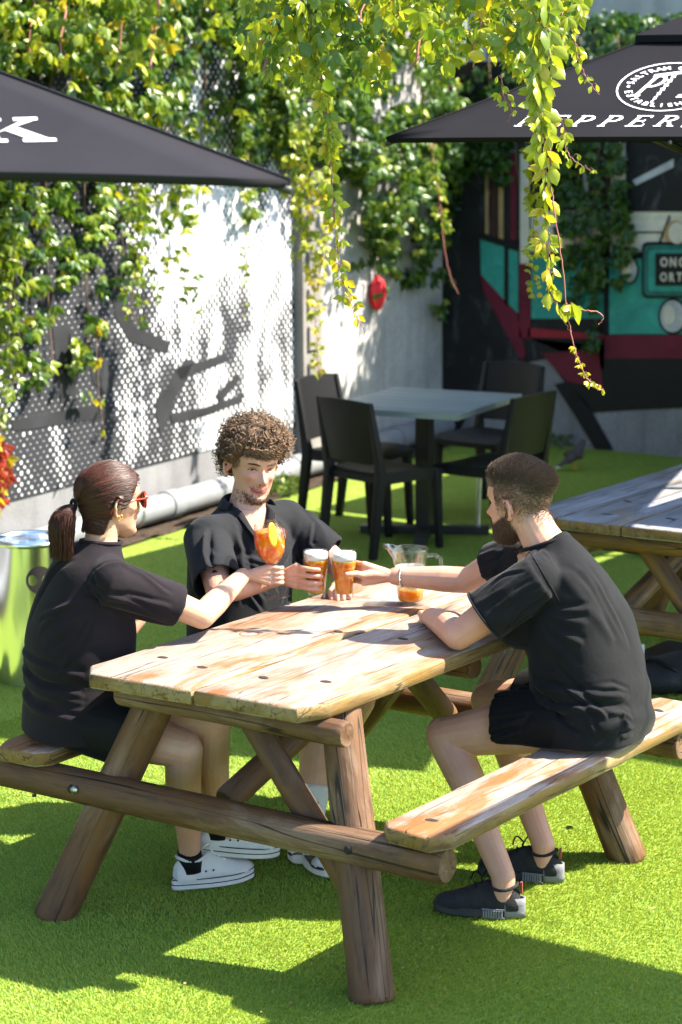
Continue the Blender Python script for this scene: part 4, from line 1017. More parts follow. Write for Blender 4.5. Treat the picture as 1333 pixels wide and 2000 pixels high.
def torso_rings(spec, right):
    "spec: (centre, forward vector, half width, half depth) up the spine"
    if not isinstance(right, list): right = [V(right)]*len(spec)
    fine, fr_ = [], []
    for i in range(len(spec)-1):
        for k in range(4):
            f = k/4; (c0, a0, b0), (c1, a1, b1) = spec[i], spec[i+1]
            pm, qm = spec[max(0, i-1)], spec[min(len(spec)-1, i+2)]
            def cr(p, q, r, s): return q+0.5*f*(r-p+f*(2*p-5*q+4*r-s+f*(3*(q-r)+s-p)))
            fine.append((tuple(cr(pm[0][j], c0[j], c1[j], qm[0][j]) for j in range(3)), cr(pm[1], a0, a1, qm[1]), cr(pm[2], b0, b1, qm[2]))); fr_.append(right[i].lerp(right[i+1], f))
    fine.append(spec[-1]); fr_.append(right[-1]); spec, right = fine, fr_
    out = []
    for i, (c, a, b) in enumerate(spec):
        c = V(c); p = V(spec[max(0, i-1)][0]); q = V(spec[min(len(spec)-1, i+1)][0]); ax = (q-p).normalized()
        r = V(right) if not isinstance(right, list) else V(right[i]); r = (r-ax*r.dot(ax)).normalized(); f = ax.cross(r)
        out.append(ell(c, r, f, a, b, 72, 2.4))
    return out
def color_attrs(me, Mh, beard=None, lip=True, sc=1.0, smile=0.0):
    co = co_of(me); inv = np.array(Mh.inverted()); loc = (co @ inv[:3, :3].T+inv[:3, 3])/sc
    x, y, z = np.abs(loc[:, 0]), loc[:, 1], loc[:, 2]; inb = (z > -0.16) & (z < 0.14) & (x < 0.09) & (np.abs(y) < 0.14)
    G = lambda v, c, w: np.exp(-((v-c)/w)**2)
    lp = np.where(inb & (y > 0.07), np.clip(1.5*np.maximum(G(z, -0.0665+x*0.10, 0.0050), G(z, -0.0768+x*0.20*(0.5+smile), 0.0058))*(x < 0.0255+0.006*smile), 0, 1), 0)
    bl = np.where(inb & (y > 0.02), 0.55*G(x, 0.045, 0.022)*G(z, -0.028, 0.024)+0.5*G(x, 0, 0.014)*G(z, -0.038, 0.014), 0)
    ear = np.where(inb & (x > 0.0735) & (np.abs(y+0.012) < 0.035), 0.9, 0); bl = np.maximum(bl, ear)
    st = np.zeros(len(co))
    if beard == 'full':
        j = np.clip((-0.028-0.55*np.clip(y, -0.02, 0.10)+0.010-z)/0.012, 0, 1)*np.clip((y+0.012)/0.012, 0, 1)
        m = np.clip((0.0125-np.abs(z+0.0575))/0.004, 0, 1)*(x < 0.034)*(y > 0.06)
        sb = np.clip((y+0.012)/0.01, 0, 1)*np.clip((0.010-y)/0.012, 0, 1)*np.clip((0.0-z)/0.02, 0, 1)*0.8
        st = np.where(inb & (z > -0.150), np.maximum(np.maximum(j, m), sb), 0)
    if beard == 'chin':
        j = np.clip((-0.072-z)/0.014, 0, 1)*np.clip((y+0.0)/0.02, 0, 1)*np.clip((z+0.124)/0.008, 0, 1)
        j = j*np.clip(0.30+0.7*np.clip((y-0.02)/0.05, 0, 1), 0, 1)*np.where((z > -0.092) & (x < 0.022) & (y > 0.07), 0.15, 1)
        m = np.clip((0.0080-np.abs(z+0.0560))/0.004, 0, 1)*(x < 0.030)*(y > 0.06)*0.35
        st = np.where(inb, np.maximum(j, m)*0.42, 0)
    st = st*(1-lp); st2 = st
    if beard == 'full': st2 = np.maximum(st, np.where(inb & (z < 0.075), 0.80*np.clip((z+0.045-0.5*np.clip(y, -0.09, 0.05))/0.06, 0, 1)*np.clip((0.050-y)/0.015, 0, 1)*np.clip(1-np.where((x > 0.074) & (np.abs(y+0.012) < 0.032) & (z < 0.02), 1, 0), 0, 1), 0))
    for n, v in (('lip', lp if lip else lp*0.6), ('blush', bl), ('stubble', st2)):
        a = me.attributes.new(n, 'FLOAT', 'POINT'); a.data.foreach_set('value', v.astype(np.float32))
    return loc, st
def strands(name, roots, paths_fn, n, r, m, parent, segs=6, sides=3, taper=0.35):
    "many thin tubes as one mesh; paths_fn(i) gives (segs+1, 3) points"
    VV, FF, TT = [], [], []; base = 0
    ring = np.array([[math.cos(2*math.pi*k/sides), math.sin(2*math.pi*k/sides)] for k in range(sides)])
    for i in range(n):
        P = paths_fn(i)
        if P is None: continue
        P = np.asarray(P); S = len(P)
        D = np.gradient(P, axis=0); D /= np.linalg.norm(D, axis=1, keepdims=True)+1e-12
        a = np.array([0.31, 0.52, 0.79]); U = np.cross(D, a); U /= np.linalg.norm(U, axis=1, keepdims=True)+1e-12; W = np.cross(D, U)
        rr = r*(1-(1-taper)*np.linspace(0, 1, S))[:, None, None]
        pts = P[:, None, :]+rr*(U[:, None, :]*ring[None, :, 0:1]+W[:, None, :]*ring[None, :, 1:2])
        VV.append(pts.reshape(-1, 3)); idx = np.arange(S*sides).reshape(S, sides)+base
        q = np.stack([idx[:-1], np.roll(idx[:-1], -1, 1), np.roll(idx[1:], -1, 1), idx[1:]], -1).reshape(-1, 4); FF.append(q)
        TT.append(np.full(S*sides, RNG.random())); base += S*sides
    me = np_mesh(name, np.concatenate(VV), np.concatenate(FF))
    at = me.attributes.new('tint', 'FLOAT', 'POINT'); at.data.foreach_set('value', np.concatenate(TT).astype(np.float32))
    return me_obj(name, me, m, parent)
def surface_samples(me, n, weight):
    "points on me with probability by weight (per vertex): positions and normals"
    co, no = co_of(me), no_of(me); w = np.clip(weight, 0, None); idx = RNG.choice(len(co), n, p=w/w.sum())
    return co[idx]+RNG.normal(0, 0.0012, (n, 3)), no[idx], idx
def folds(me, amp, fn):
    "push the cloth in and out along its normals; fn(p) in about -1..1"
    co, no = co_of(me), no_of(me)
    h = np.array([fn(V(p)) for p in co], np.float32)
    set_co(me, co+no*(h*amp)[:, None])
def ridge(p, d, f, warp=0.35, seed=0.0):
    "soft pleats across direction d"
    w = noise.noise(p*4.2+V((seed, 0, 0)))*warp+noise.noise(p*10+V((0, seed, 0)))*warp*0.25
    return math.sin((p.dot(d)*f+w*6.0))*0.5+0.5*noise.noise(p*7+V((seed, seed, 0)))
def creases(me, fams):
    "fams: (start A, start B, end A, end B, count, width, depth): families of folds laid on the cloth between two lines"
    bv = bvh_of(me); co, no = co_of(me), no_of(me); disp = np.zeros(len(co))
    for a0, a1, b0, b1, n, w, amp in fams:
        for k in range(n):
            f = (k+.5)/n+random.uniform(-.25, .25)/n; p, q = V(a0).lerp(V(a1), f), V(b0).lerp(V(b1), f+random.uniform(-.3, .3)/n); bend = V((random.gauss(0, 1), random.gauss(0, 1), random.gauss(0, 1)))*.012
            pl = []
            for i in range(9):
                t = i/8; h = bv.find_nearest(p.lerp(q, t)+bend*math.sin(math.pi*t)); pl.append(np.array(h[0]))
            best = np.full(len(co), 9.0); bt = np.zeros(len(co)); sg = np.zeros(len(co))
            for i in range(8):
                A, B = pl[i], pl[i+1]; d = B-A; L = d@d+1e-12; t = np.clip(((co-A)@d)/L, 0, 1); r = co-(A+t[:, None]*d); dd = np.linalg.norm(r, axis=1); m = dd < best
                side = np.cross(d/np.sqrt(L), no); s_ = (r*side).sum(1)
                best[m] = dd[m]; bt[m] = (i+t[m])/8; sg[m] = s_[m]
            ww = w*random.uniform(.75, 1.3); x = sg/ww; fade = np.clip(bt/.25, 0, 1)*np.clip((1-bt)/.35, 0, 1); fade = np.where(best < 4*ww, np.sqrt(fade), 0)
            disp += random.uniform(.65, 1.25)*amp*fade*(-np.exp(-(x+.5)**2*1.8)+.95*np.exp(-(x-.75)**2*1.2))*np.exp(-np.maximum(best-np.abs(sg), 0)**2/(ww*ww))
    set_co(me, co+no*disp[:, None])
def open_end(me, p, d, r):
    "cut away the flat cap of a sleeve or leg at p (outward direction d) and leave a rim"
    bm = bmesh.new(); bm.from_mesh(me); p = V(p); d = V(d).normalized(); kill = []
    for f in bm.faces:
        c = f.calc_center_median()-p; h = c.dot(d)
        if -0.006 < h < 0.02 and (c-d*h).length < r and abs(f.normal.dot(d)) > 0.75: kill.append(f)
    bmesh.ops.delete(bm, geom=kill, context='FACES'); bm.to_mesh(me); bm.free()
def garment(name, bm, m, parent, voxel, cuts=(), fold=None, amp=0.006, smooth_it=8, thick=0.003, lines=()):
    me = fused(bm, voxel, smooth_it)
    if fold: folds(me, amp, fold)
    if lines: creases(me, lines)
    for p, d, r in cuts: open_end(me, p, d, r)
    o = me_obj(name, me, m, parent)
    if cuts:
        so = o.modifiers.new('thick', 'SOLIDIFY'); so.thickness = thick; so.offset = -1
    return o
def conform(name, bvh, Mh, pts, r, m, parent, sc=1.0, lift=0.0, taper=True):
    "a thin strip laid on the face: pts are (x, z) in the head frame, hit from the front"
    hits = []
    d = (Mh.to_3x3() @ V((0, -1, 0))).normalized()
    for x, z in pts:
        o = Mh @ V((x*sc, 0.2, z*sc)); h = bvh.ray_cast(o, d)
        if h[0] is not None: hits.append(h[0]-d*lift)
    bm = bmesh.new(); n = len(hits)
    for i in range(n-1):
        a = r*(0.35+0.65*math.sin(math.pi*(i+0.3)/n)) if taper else r; b = r*(0.35+0.65*math.sin(math.pi*(i+1.3)/n)) if taper else r
        add_capsule(bm, hits[i], a, hits[i+1], b, 8)
    return mesh_obj(name, fix(bm), m, parent)
def bvh_of(me):
    co = co_of(me); return BVHTree.FromPolygons([tuple(c) for c in co], [tuple(p.vertices) for p in me.polygons])
PG = 'friends clinking drinks at the picnic table'

# ---- glasses on and over the table (positions are shared with the hands)
G_WINE = at_z(543, 1166, 0.845); G_B1 = at_z(618, 1166, 0.835); G_B2 = at_z(673, 1168, 0.835); G_JUG = at_z(802, 1180, HT)

# ---- shoes
def shoe_frame(heel, toe_dir, up=(0, 0, 1)):
    y = V(toe_dir).normalized(); u = V(up); u = (u-y*u.dot(y)).normalized(); x = y.cross(u)
    return Matrix(((x.x, y.x, u.x, heel[0]), (x.y, y.y, u.y, heel[1]), (x.z, y.z, u.z, heel[2]), (0, 0, 0, 1)))
def sole_outline(L, w, n=40, inset=0.0):
    out = []
    for i in range(n):
        t = 2*math.pi*i/n; y = 0.5-0.5*math.cos(t); s = math.sin(t)
        wy = w*(0.66+0.34*math.sin(min(1, max(0, (y-0.15)/0.7))*math.pi*0.62)); 
        out.append(((wy-inset)*s*abs(s)**-0.25 if abs(s) > 1e-6 else 0.0, inset+(L-2*inset)*y))
    return out
def sneaker(parent, fr, style):
    L, w = 0.275, 0.048
    if style == 'canvas': ms, mu, ml = M['rubber_white'], M['canvas_white'], M['lace_white']; hs = 0.036
    elif style == 'runner': ms, mu, ml = M['rubber_black'], M['knit_black'], M['short_black']; hs = 0.030
    else: ms, mu, ml = M['rubber_cream'], M['panel_black'], M['lace_white']; hs = 0.030
    toe = lambda y: 0.010*max(0, (y-0.8)/0.2)
    bm = bmesh.new(); o0 = sole_outline(L, w)
    def lay(z, inset): return [fr @ V((x*(1-inset/w), inset+(y-inset)*(1-0), z+toe(y/L)*0.6)) for x, y in sole_outline(L, w, 40, inset)]
    add_loft(bm, [lay(0.0, 0.004), lay(0.005, 0.0), lay(hs*0.9, 0.001), lay(hs, 0.004)]); o = mesh_obj('sole', fix(bm), ms, parent); auto_smooth(o, 40)
    # upper: cross sections along the foot
    bm = bmesh.new(); rings = []
    prof = [(0.012, 0.052, 0.022), (0.03, 0.070, 0.031), (0.06, 0.076, 0.034), (0.095, 0.082, 0.036), (0.125, 0.080, 0.038), (0.155, 0.066, 0.041), (0.185, 0.053, 0.0435), (0.215, 0.042, 0.043), (0.24, 0.033, 0.038), (0.258, 0.024, 0.028), (0.267, 0.014, 0.016)]
    for y, h, ww in prof:
        ring = []
        for i in range(28):
            t = 2*math.pi*i/28; c, s = math.cos(t), math.sin(t)
            z = hs-0.006+ (h*max(0, s)**0.8 if s > 0 else 0.004*s); k = 1.0-0.35*max(0, s)**2.2*min(1, h/0.07)
            ring.append(fr @ V((ww*c*k, y, z+toe(y/L)*0.6)))
        rings.append(ring)
    add_loft(bm, rings); fix(bm); o = mesh_obj('upper', bm, mu, parent); auto_smooth(o, 60)
    bm = bmesh.new()                                              # collar of the opening
    add_tube(bm, [fr @ V((0.0335*math.sin(a), 0.066-0.048*math.cos(a), hs+0.058+0.012*math.cos(a)**2)) for a in np.linspace(0, 2*math.pi, 21)], 0.0052, 8); mesh_obj('collar', fix(bm), mu, parent)
    for k in range(5):
        y = 0.128+0.019*k; z = hs+0.079-0.0145*k-(0.003 if k > 2 else 0)
        bm = bmesh.new(); add_tube(bm, [fr @ V((-0.021, y-0.004, z-0.006)), fr @ V((0, y, z+0.002)), fr @ V((0.021, y+0.004, z-0.006))], 0.0030, 6); mesh_obj('lace', fix(bm), ml, parent)
    for s in (-1, 1):
        bm = bmesh.new(); n = 9
        add_tube(bm, [fr @ V((s*0.030*math.sin(math.pi*i/n)*(1+0.3*s), 0.125-0.004*i*s, hs+0.084+0.030*math.sin(math.pi*i/n)-0.010*i/n)) for i in range(n+1)], 0.0026, 6); mesh_obj('lace', fix(bm), ml, parent)
    if style == 'canvas':
        for z in (hs*0.52, hs*0.97):
            bm = bmesh.new(); pts = [fr @ V((x*1.012, y+(0.0008 if y > L/2 else -0.0008), z+toe(y/L)*0.6)) for x, y in sole_outline(L, w, 44)]
            pts.append(pts[0]); add_tube(bm, pts, 0.0016, 5, caps=False); mesh_obj('sole_stripe', fix(bm), M['rubber_black'], parent)
        for s in (-1, 1):
            for y in (0.10, 0.125):
                bm = bmesh.new(); c = fr @ V((s*0.0375, y, hs+0.022)); add_ball(bm, c, 0.0035, n=8); mesh_obj('eyelet', fix(bm), M['rubber_black'], parent)
        bm = bmesh.new(); pts = [fr @ V((x*0.93, y-0.004, hs+0.003+toe(y/L)*0.6)) for x, y in sole_outline(L, w, 44) if y > 0.22]
        add_tube(bm, pts, 0.004, 6); mesh_obj('toe_cap', fix(bm), ms, parent)
    if style == 'runner':
        for s in (-1, 1):
            bm = bmesh.new()
            for k in range(8):
                y = 0.058+0.0075*k; add_box(bm, (s*(0.0385+0.0009*k)-0.005, y, 0.006), (s*(0.0385+0.0009*k)+0.005, y+0.0050, hs-0.003), fr)
            mesh_obj('sole_rib', fix(bm), M['grey_rubber'], parent, False)
            bm = bmesh.new(); add_box(bm, (s*0.0375-0.004, 0.052, 0.002), (s*0.0425+0.004, 0.120, 0.0055), fr); add_box(bm, (s*0.0375-0.004, 0.052, hs-0.003), (s*0.0425+0.004, 0.120, hs+0.001), fr); mesh_obj('sole_plate', fix(bm), M['grey_rubber'], parent, False)
        bm = bmesh.new(); o1 = [(x, y) for x, y in sole_outline(L, w, 60)]
        hp = sorted([(x*1.03, y-0.003) for x, y in o1 if y < 0.058], key=lambda q: q[0])
        vs = [[bm.verts.new(fr @ V((x*f, y*f2+0.0, z))) for x, y in hp] for z, f, f2 in ((0.002, 1.0, 1.0), (hs*0.6, 1.06, 1.0), (hs+0.010, 1.0, 1.0), (hs+0.030, 0.86, 0.9))]
        for a, b in zip(vs[:-1], vs[1:]):
            for i in range(len(a)-1): bm.faces.new((a[i], a[i+1], b[i+1], b[i]))
        o = mesh_obj('heel_block', fix(bm), M['grey_rubber'], parent); so = o.modifiers.new('t', 'SOLIDIFY'); so.thickness = 0.006; so.offset = 0
        bm = bmesh.new(); add_box(bm, (-0.006, 0.004, hs+0.045), (0.006, 0.010, hs+0.078), fr); mesh_obj('heel_tab', fix(bm), M['red_tab'], parent, False)
    if style == 'panel':
        for s in (-1, 1):
            bm = bmesh.new(); c = [(0.085, 0.012), (0.13, 0.010), (0.185, 0.026), (0.20, 0.034), (0.15, 0.032), (0.105, 0.040), (0.08, 0.034)]
            add_poly(bm, [fr @ V((s*(0.0365+0.010*min(1, y/0.18)-0.16*z), y, hs+z)) for y, z in c], 0.003, fr.to_3x3() @ V((s, 0, 0))); mesh_obj('side_panel', fix(bm), M['canvas_white'], parent, False)
        bm = bmesh.new(); add_loft(bm, [ell(fr @ V((0, 0.205, hs+0.010)), fr.to_3x3() @ V((1, 0, 0)), fr.to_3x3() @ V((0, 0.5, 0.85)), 0.045, 0.038, 20), ell(fr @ V((0, 0.232, hs+0.004)), fr.to_3x3() @ V((1, 0, 0)), fr.to_3x3() @ V((0, 0.5, 0.85)), 0.041, 0.032, 20), ell(fr @ V((0, 0.258, hs)), fr.to_3x3() @ V((1, 0, 0)), fr.to_3x3() @ V((0, 0.5, 0.85)), 0.026, 0.020, 20)])
        mesh_obj('toe_panel', fix(bm), M['canvas_white'], parent)
M['rubber_white'] = m_plain('white rubber', (0.48, 0.47, 0.44), 0.5, 0, 0.4, 0.12, 12); M['canvas_white'] = m_plain('white canvas', (0.52, 0.51, 0.50), 0.8, 0, 0.3, 0.08, 14, 0.3, 600)
M['lace_white'] = m_plain('white lace', (0.70, 0.69, 0.67), 0.85); M['rubber_black'] = m_plain('black rubber', (0.012, 0.012, 0.012), 0.55)
M['knit_black'] = m_plain('black knit', (0.016, 0.016, 0.017), 0.85, 0, 0.3, 0.3, 60, 0.6, 350); M['grey_rubber'] = m_plain('pale grey foam', (0.15, 0.148, 0.152), 0.7, 0, 0.3, 0.15, 60, 0.5, 250)
M['red_tab'] = m_plain('red tab', (0.22, 0.035, 0.025), 0.7); M['rubber_cream'] = m_plain('cream rubber', (0.55, 0.50, 0.42), 0.5); M['panel_black'] = m_plain('black leather', (0.014, 0.014, 0.014), 0.45)
M['sock_white'] = m_plain('white sock', (0.55, 0.55, 0.55), 0.9, 0, 0.2, 0.06, 30, 0.5, 260); M['gold'] = m_plain('gold', (0.75, 0.48, 0.18), 0.2, 1.0); M['silver'] = m_plain('silver', (0.75, 0.74, 0.73), 0.2, 1.0)
def hair_shell(name, me, loc, hfun, m, parent, nse=0.0, nsc=40):
    co, no = co_of(me), no_of(me)
    h = np.array([hfun(*l) if abs(l[0]) < 0.10 and -0.17 < l[2] < 0.15 and abs(l[1]) < 0.14 else -1 for l in loc])
    keep = h > 0; ids = np.where(keep)[0]; mp = -np.ones(len(co), int); mp[ids] = np.arange(len(ids))
    F = [[mp[v] for v in p.vertices] for p in me.polygons if all(keep[v] for v in p.vertices)]
    hh = h[ids].copy()
    if nse: hh += np.array([noise.noise(V(c)*nsc)*nse for c in co[ids]])*np.clip(hh/0.012, 0, 1)
    P = co[ids]+no[ids]*np.maximum(hh, 0.0008)[:, None]
    m2 = bpy.data.meshes.new(name); m2.from_pydata([tuple(p) for p in P], [], F); m2.update()
    a = m2.attributes.new('tint', 'FLOAT', 'POINT'); a.data.foreach_set('value', np.array([0.5+0.5*noise.noise(V(c)*90) for c in P], np.float32)*0.6)
    me_obj(name, m2, m, parent); return ids, h
def sstep(x, a, b): t = min(1, max(0, (x-a)/(b-a))); return t*t*(3-2*t)
def h2loc(loc): return loc

# ================================================================== bearded man on the right bench
def right_man():
    T = thing('person', 'bearded man in black t-shirt and shorts on the right bench raising a beer', 'person', (0.66, 1.10, 0.0), 0, PG)
    Mh = head_matrix((0.432, 1.075, 1.212), (-0.99, 0.02), -0.10, 0.0); sc = 1.03
    rt = [V((0, 1, 0))]*4+[V((-.35, .94, 0)), V((-.55, .83, 0)), V((-.55, .83, 0)), V((-.5, .85, 0))]
    spec = [((.665, 1.10, .545), .17, .13), ((.665, 1.10, .64), .17, .13), ((.655, 1.10, .74), .16, .125), ((.635, 1.09, .84), .165, .12), ((.60, 1.085, .93), .17, .115), ((.568, 1.08, 1.0), .165, .10), ((.545, 1.075, 1.05), .12, .085), ((.530, 1.07, 1.085), .07, .07)]
    lsh, rsh = V((.588, .905, 1.020)), V((.345, 1.185, 1.015))
    lel, rel = V((.392, .790, .846)), V((.150, 1.240, .905))
    lwr = V((.172, .985, .838)); rwr = G_B2+V((.128, .105, .068))
    lkn, rkn = V((.262, .93, .480)), V((.225, 1.25, .520)); lan, ran = V((.548, .80, .125)), V((.490, 1.14, .118))
    bm = bmesh.new(); add_loft(bm, head_pts(Mh, sc, 1.04, 1.0))
    for s in (-1, 1): add_ear(bm, Mh, s, sc)
    limb(bm, [(.555, 1.072, 1.05), (.505, 1.072, 1.115), (.468, 1.073, 1.175)], [.070, .060, .058])
    add_loft(bm, torso_rings(spec, rt))
    limb(bm, [(.54, 1.05, 1.03), lsh], [.06, .055]); limb(bm, [(.52, 1.08, 1.03), rsh], [.06, .055])
    limb(bm, [lsh, lsh.lerp(lel, .5)+V((0, 0, -.004)), lel, lel.lerp(lwr, .35)+V((0.004, -.004, .008)), lwr], [.058, .053, .043, .044, .030])
    limb(bm, [rsh, rsh.lerp(rel, .5), rel, rel.lerp(rwr, .35), rwr], [.055, .050, .042, .042, .029])
    hand_rest(bm, lwr+V((0, 0, -.004)), (-.55, .83, -.02), (-.1, 0, 1), 1.15, -1)
    hand_grip(bm, G_B2, .0415, rwr, math.radians(48), 1, (.108, .088, .068, .050), (1.75, 1.9, 1.85, 1.6), math.radians(20), 1.15, .088, .029, .0090)
    limb(bm, [(.66, 1.0, .575), (.46, .965, .535), lkn, lkn.lerp(lan, .3)+V((.012, 0, 0)), lkn.lerp(lan, .7), lan, lan-V((0, 0, .06))], [.095, .083, .062, .057, .043, .036, .034])
    add_ball(bm, lkn+V((-.014, 0, .012)), .050)
    limb(bm, [(.66, 1.2, .575), (.44, 1.225, .555), rkn, rkn.lerp(ran, .3)+V((.012, 0, 0)), rkn.lerp(ran, .7), ran, ran-V((0, 0, .06))], [.095, .083, .061, .056, .043, .036, .034])
    me = fused(bm, 0.0027, 2); loc, st = color_attrs(me, Mh, 'full', True, sc); me_obj('body', me, M['skin'], T)
    bv = bvh_of(me)
    for s in (-1, 1):
        conform('eyebrow', bv, Mh, [(s*x, 0.019+0.004*math.sin((x-.012)/.036*3)) for x in np.linspace(.012, .048, 8)], .0040, M['beard'], T, sc)
        conform('eyelash', bv, Mh, [(s*x, 0.002+0.0035*math.sin((x-.017)/.028*3.1)) for x in np.linspace(.017, .045, 8)], .0017, M['lash'], T, sc)
    # beard
    P, Nn, ix = surface_samples(me, 5200, np.clip(st, 0, 1)**1.5)
    dn = np.array(Mh.to_3x3() @ V((0, .25, -1)))
    def bp(i):
        d = Nn[i]*0.55+dn*0.75+RNG.normal(0, .22, 3); d /= np.linalg.norm(d); L = .0075*(0.7+.6*RNG.random()); t = np.linspace(0, 1, 4)[:, None]
        return P[i]+d*L*t+dn*0.003*t*t
    strands('beard', None, bp, len(P), .00085, M['beard'], T)
    # hair: longer on top, faded at the sides
    def hf(x, y, z):
        side = sstep(z, 0.040+0.008*sstep(y, 0, .08)-0.035*sstep(-y, .02, .09), 0.078-0.02*sstep(-y, .02, .09)); line = 0.062-0.040*sstep(-y, -0.085, -0.03)-0.055*sstep(-y, 0.02, 0.085)
        if z < line-0.002 or (y > 0.072 and z < 0.064): return -1
        hh_ = 0.017*side*(0.75+0.45*sstep(y, -.05, .07))
        return hh_ if hh_ > .0022 else -1
    ids, h = hair_shell('hair_base', me, loc, hf, M['hair_brown'], T, .004, 55)
    side_w = np.array([0.75*sstep(l[2], -.055-.02*sstep(-l[1], 0, .08), .04)*(1 if l[1] < .045 else 0)*(0 if (abs(l[0]) > .072 and abs(l[1]+.012) < .03 and l[2] < .018) else 1) if abs(l[0]) < .10 and -.07 < l[2] < .08 and abs(l[1]) < .14 else 0 for l in loc])
    w = np.where(h > 0, 0.30+h*60, side_w); P2, N2, i2 = surface_samples(me, 24000, w)
    bk = np.array(Mh.to_3x3() @ V((0, -1, .25)))
    def hp(i):
        hh = max(h[i2[i]], .0006); L = hh*1.5+.0024; d = N2[i]*.75+bk*.55+RNG.normal(0, .16, 3); d /= np.linalg.norm(d); t = np.linspace(0, 1, 5)[:, None]
        return P2[i]+N2[i]*hh*.35+d*L*t+bk*L*.25*t*t
    strands('hair', None, hp, len(P2), .00095, M['hair_brown'], T)
    # t-shirt
    sp = [((.675, 1.10, .512), .200, .170), ((.672, 1.10, .57), .208, .178), ((.668, 1.10, .64), .198, .168), ((.655, 1.10, .74), .190, .155), ((.636, 1.09, .84), .190, .145), ((.602, 1.085, .93), .190, .136), ((.570, 1.08, 1.0), .178, .118), ((.550, 1.075, 1.05), .130, .098), ((.537, 1.071, 1.083), .078, .078), ((.530, 1.0705, 1.094), .072, .072)]
    rt2 = [V((0, 1, 0))]*5+[V((-.35, .94, 0)), V((-.55, .83, 0)), V((-.55, .83, 0)), V((-.5, .85, 0)), V((-.5, .85, 0))]
    bm = bmesh.new(); add_loft(bm, torso_rings(sp, rt2))
    lh, rh = lsh.lerp(lel, .66), rsh.lerp(rel, .38)
    limb(bm, [(.545, 1.04, 1.025), lsh+V((0, 0.01, -.004))], [.07, .070]); limb(bm, [(.53, 1.09, 1.025), rsh+V((0.01, -.005, -.005))], [.07, .068])
    add_cone(bm, lsh+V((.012, .012, .004)), .076, lh, .083, 22); add_cone(bm, rsh+V((.015, -.01, 0)), .072, rh, .076, 22)
    add_ball(bm, (.50, .98, .90), .10, .10, .12)
    SL = (lh-lsh).normalized()
    def fl(p):
        dh = p-V((.66, 1.1, .60)); v = 0.0
        waist = max(0, 1-abs(p.z-.60)/.20); v += waist*1.5*ridge(p, V((.35, .25, 1.0)), 62, .5, 2.0)
        arm = max(0, 1-(p-lsh.lerp(lh, .55)).length/.13); v += arm*1.7*ridge(p, V((.55, -.8, .9)), 92, .30, 5.0)
        neck = max(0, 1-(p-V((.53, 1.0, 1.05))).length/.12); v += neck*0.8*ridge(p, V((1, .6, .5)), 100, .3, 7.0)
        bk = max(0, 1-(p-V((.72, 1.0, .86))).length/.22); v += bk*.70*ridge(p, V((-.5, .5, 1)), 46, .8, 9.0)
        return v+.25*noise.noise(p*11)
    garment('t_shirt', bm, M['tee_black'], T, .0055, [(lh, lh-lsh, .081), (rh, rh-rsh, .075), ((.528, 1.07, 1.094), (-.25, 0, 1), .070), ((.676, 1.10, .512), (0, 0, -1), .20)], fl, .0055, 10, lines=[
        ((.59, .83, 1.075), (.63, .90, .975), (.46, .755, .965), (.50, .83, .865), 6, .0085, .0062), ((.61, .90, .95), (.60, .90, .90), (.78, .95, 1.0), (.72, .92, .74), 5, .012, .0065),
        ((.56, .92, .74), (.56, .92, .56), (.86, 1.05, .70), (.86, 1.05, .54), 7, .0105, .0085), ((.66, .93, .80), (.62, .92, .66), (.80, .98, .62), (.74, .95, .55), 4, .010, .0080),
        ((.62, .93, 1.06), (.70, 1.02, 1.05), (.84, 1.0, .86), (.86, 1.12, .80), 4, .016, .0045), ((.535, .99, 1.085), (.56, 1.0, 1.09), (.60, .90, 1.075), (.64, .93, 1.06), 3, .007, .0050),
        ((.36, 1.10, 1.06), (.33, 1.14, .98), (.24, 1.16, 1.02), (.25, 1.15, .93), 4, .008, .0055)])
    nd = V((-.36, -.02, .93)).normalized(); nu, nv = frame_of(nd)
    bm = bmesh.new(); pts = ell(V((.527, 1.0705, 1.096)), nu, nv, .0735, .0735, 30); add_tube(bm, pts+pts[:1], .0062, 8, caps=False); mesh_obj('collar', fix(bm), M['tee_black'], T)
    u, v = frame_of(lh-lsh); bm = bmesh.new(); pts = ell(lh-SL*.004, u, v, .0835, .0835, 30); add_tube(bm, pts+pts[:1], .0035, 6, caps=False); mesh_obj('sleeve_hem', fix(bm), M['tee_black'], T)
    sb = bvh_of([o for o in COL.objects if o.name.startswith('t_shirt')][-1].data)
    def seam_ring(c, n, r, name='seam'):
        u, v = frame_of(n); pts = []
        for p in ell(V(c), u, v, r, r, 48):
            h = sb.ray_cast(p+(p-V(c)).normalized()*.08, (V(c)-p).normalized())
            pts.append((h[0]+h[1]*.0006) if h[0] is not None and (h[0]-p).length < .07 else None)
        run = []
        for p in pts+pts[:1]+[None]:
            if p is not None and (not run or (p-run[-1]).length < .03): run.append(p)
            else:
                if len(run) > 4: b_ = bmesh.new(); add_tube(b_, run, .0019, 6); mesh_obj(name, fix(b_), M['tee_plum'], T)
                run = [p] if p is not None else []
    seam_ring(lsh+V((.022, .020, .006)), (lh-lsh)+V((0, -.02, .02)), .085)
    # shorts
    bm = bmesh.new(); add_ball(bm, (.672, 1.10, .590), .150, .175, .095); lx, rx = V((.445, .962, .535)), V((.375, 1.232, .545))
    add_cone(bm, (.66, 1.0, .580), .112, lx, .108, 24); add_cone(bm, (.66, 1.2, .580), .112, rx, .104, 24)
    for vv in bm.verts:
        if vv.co.z < HB+.006: vv.co.z = HB+.006
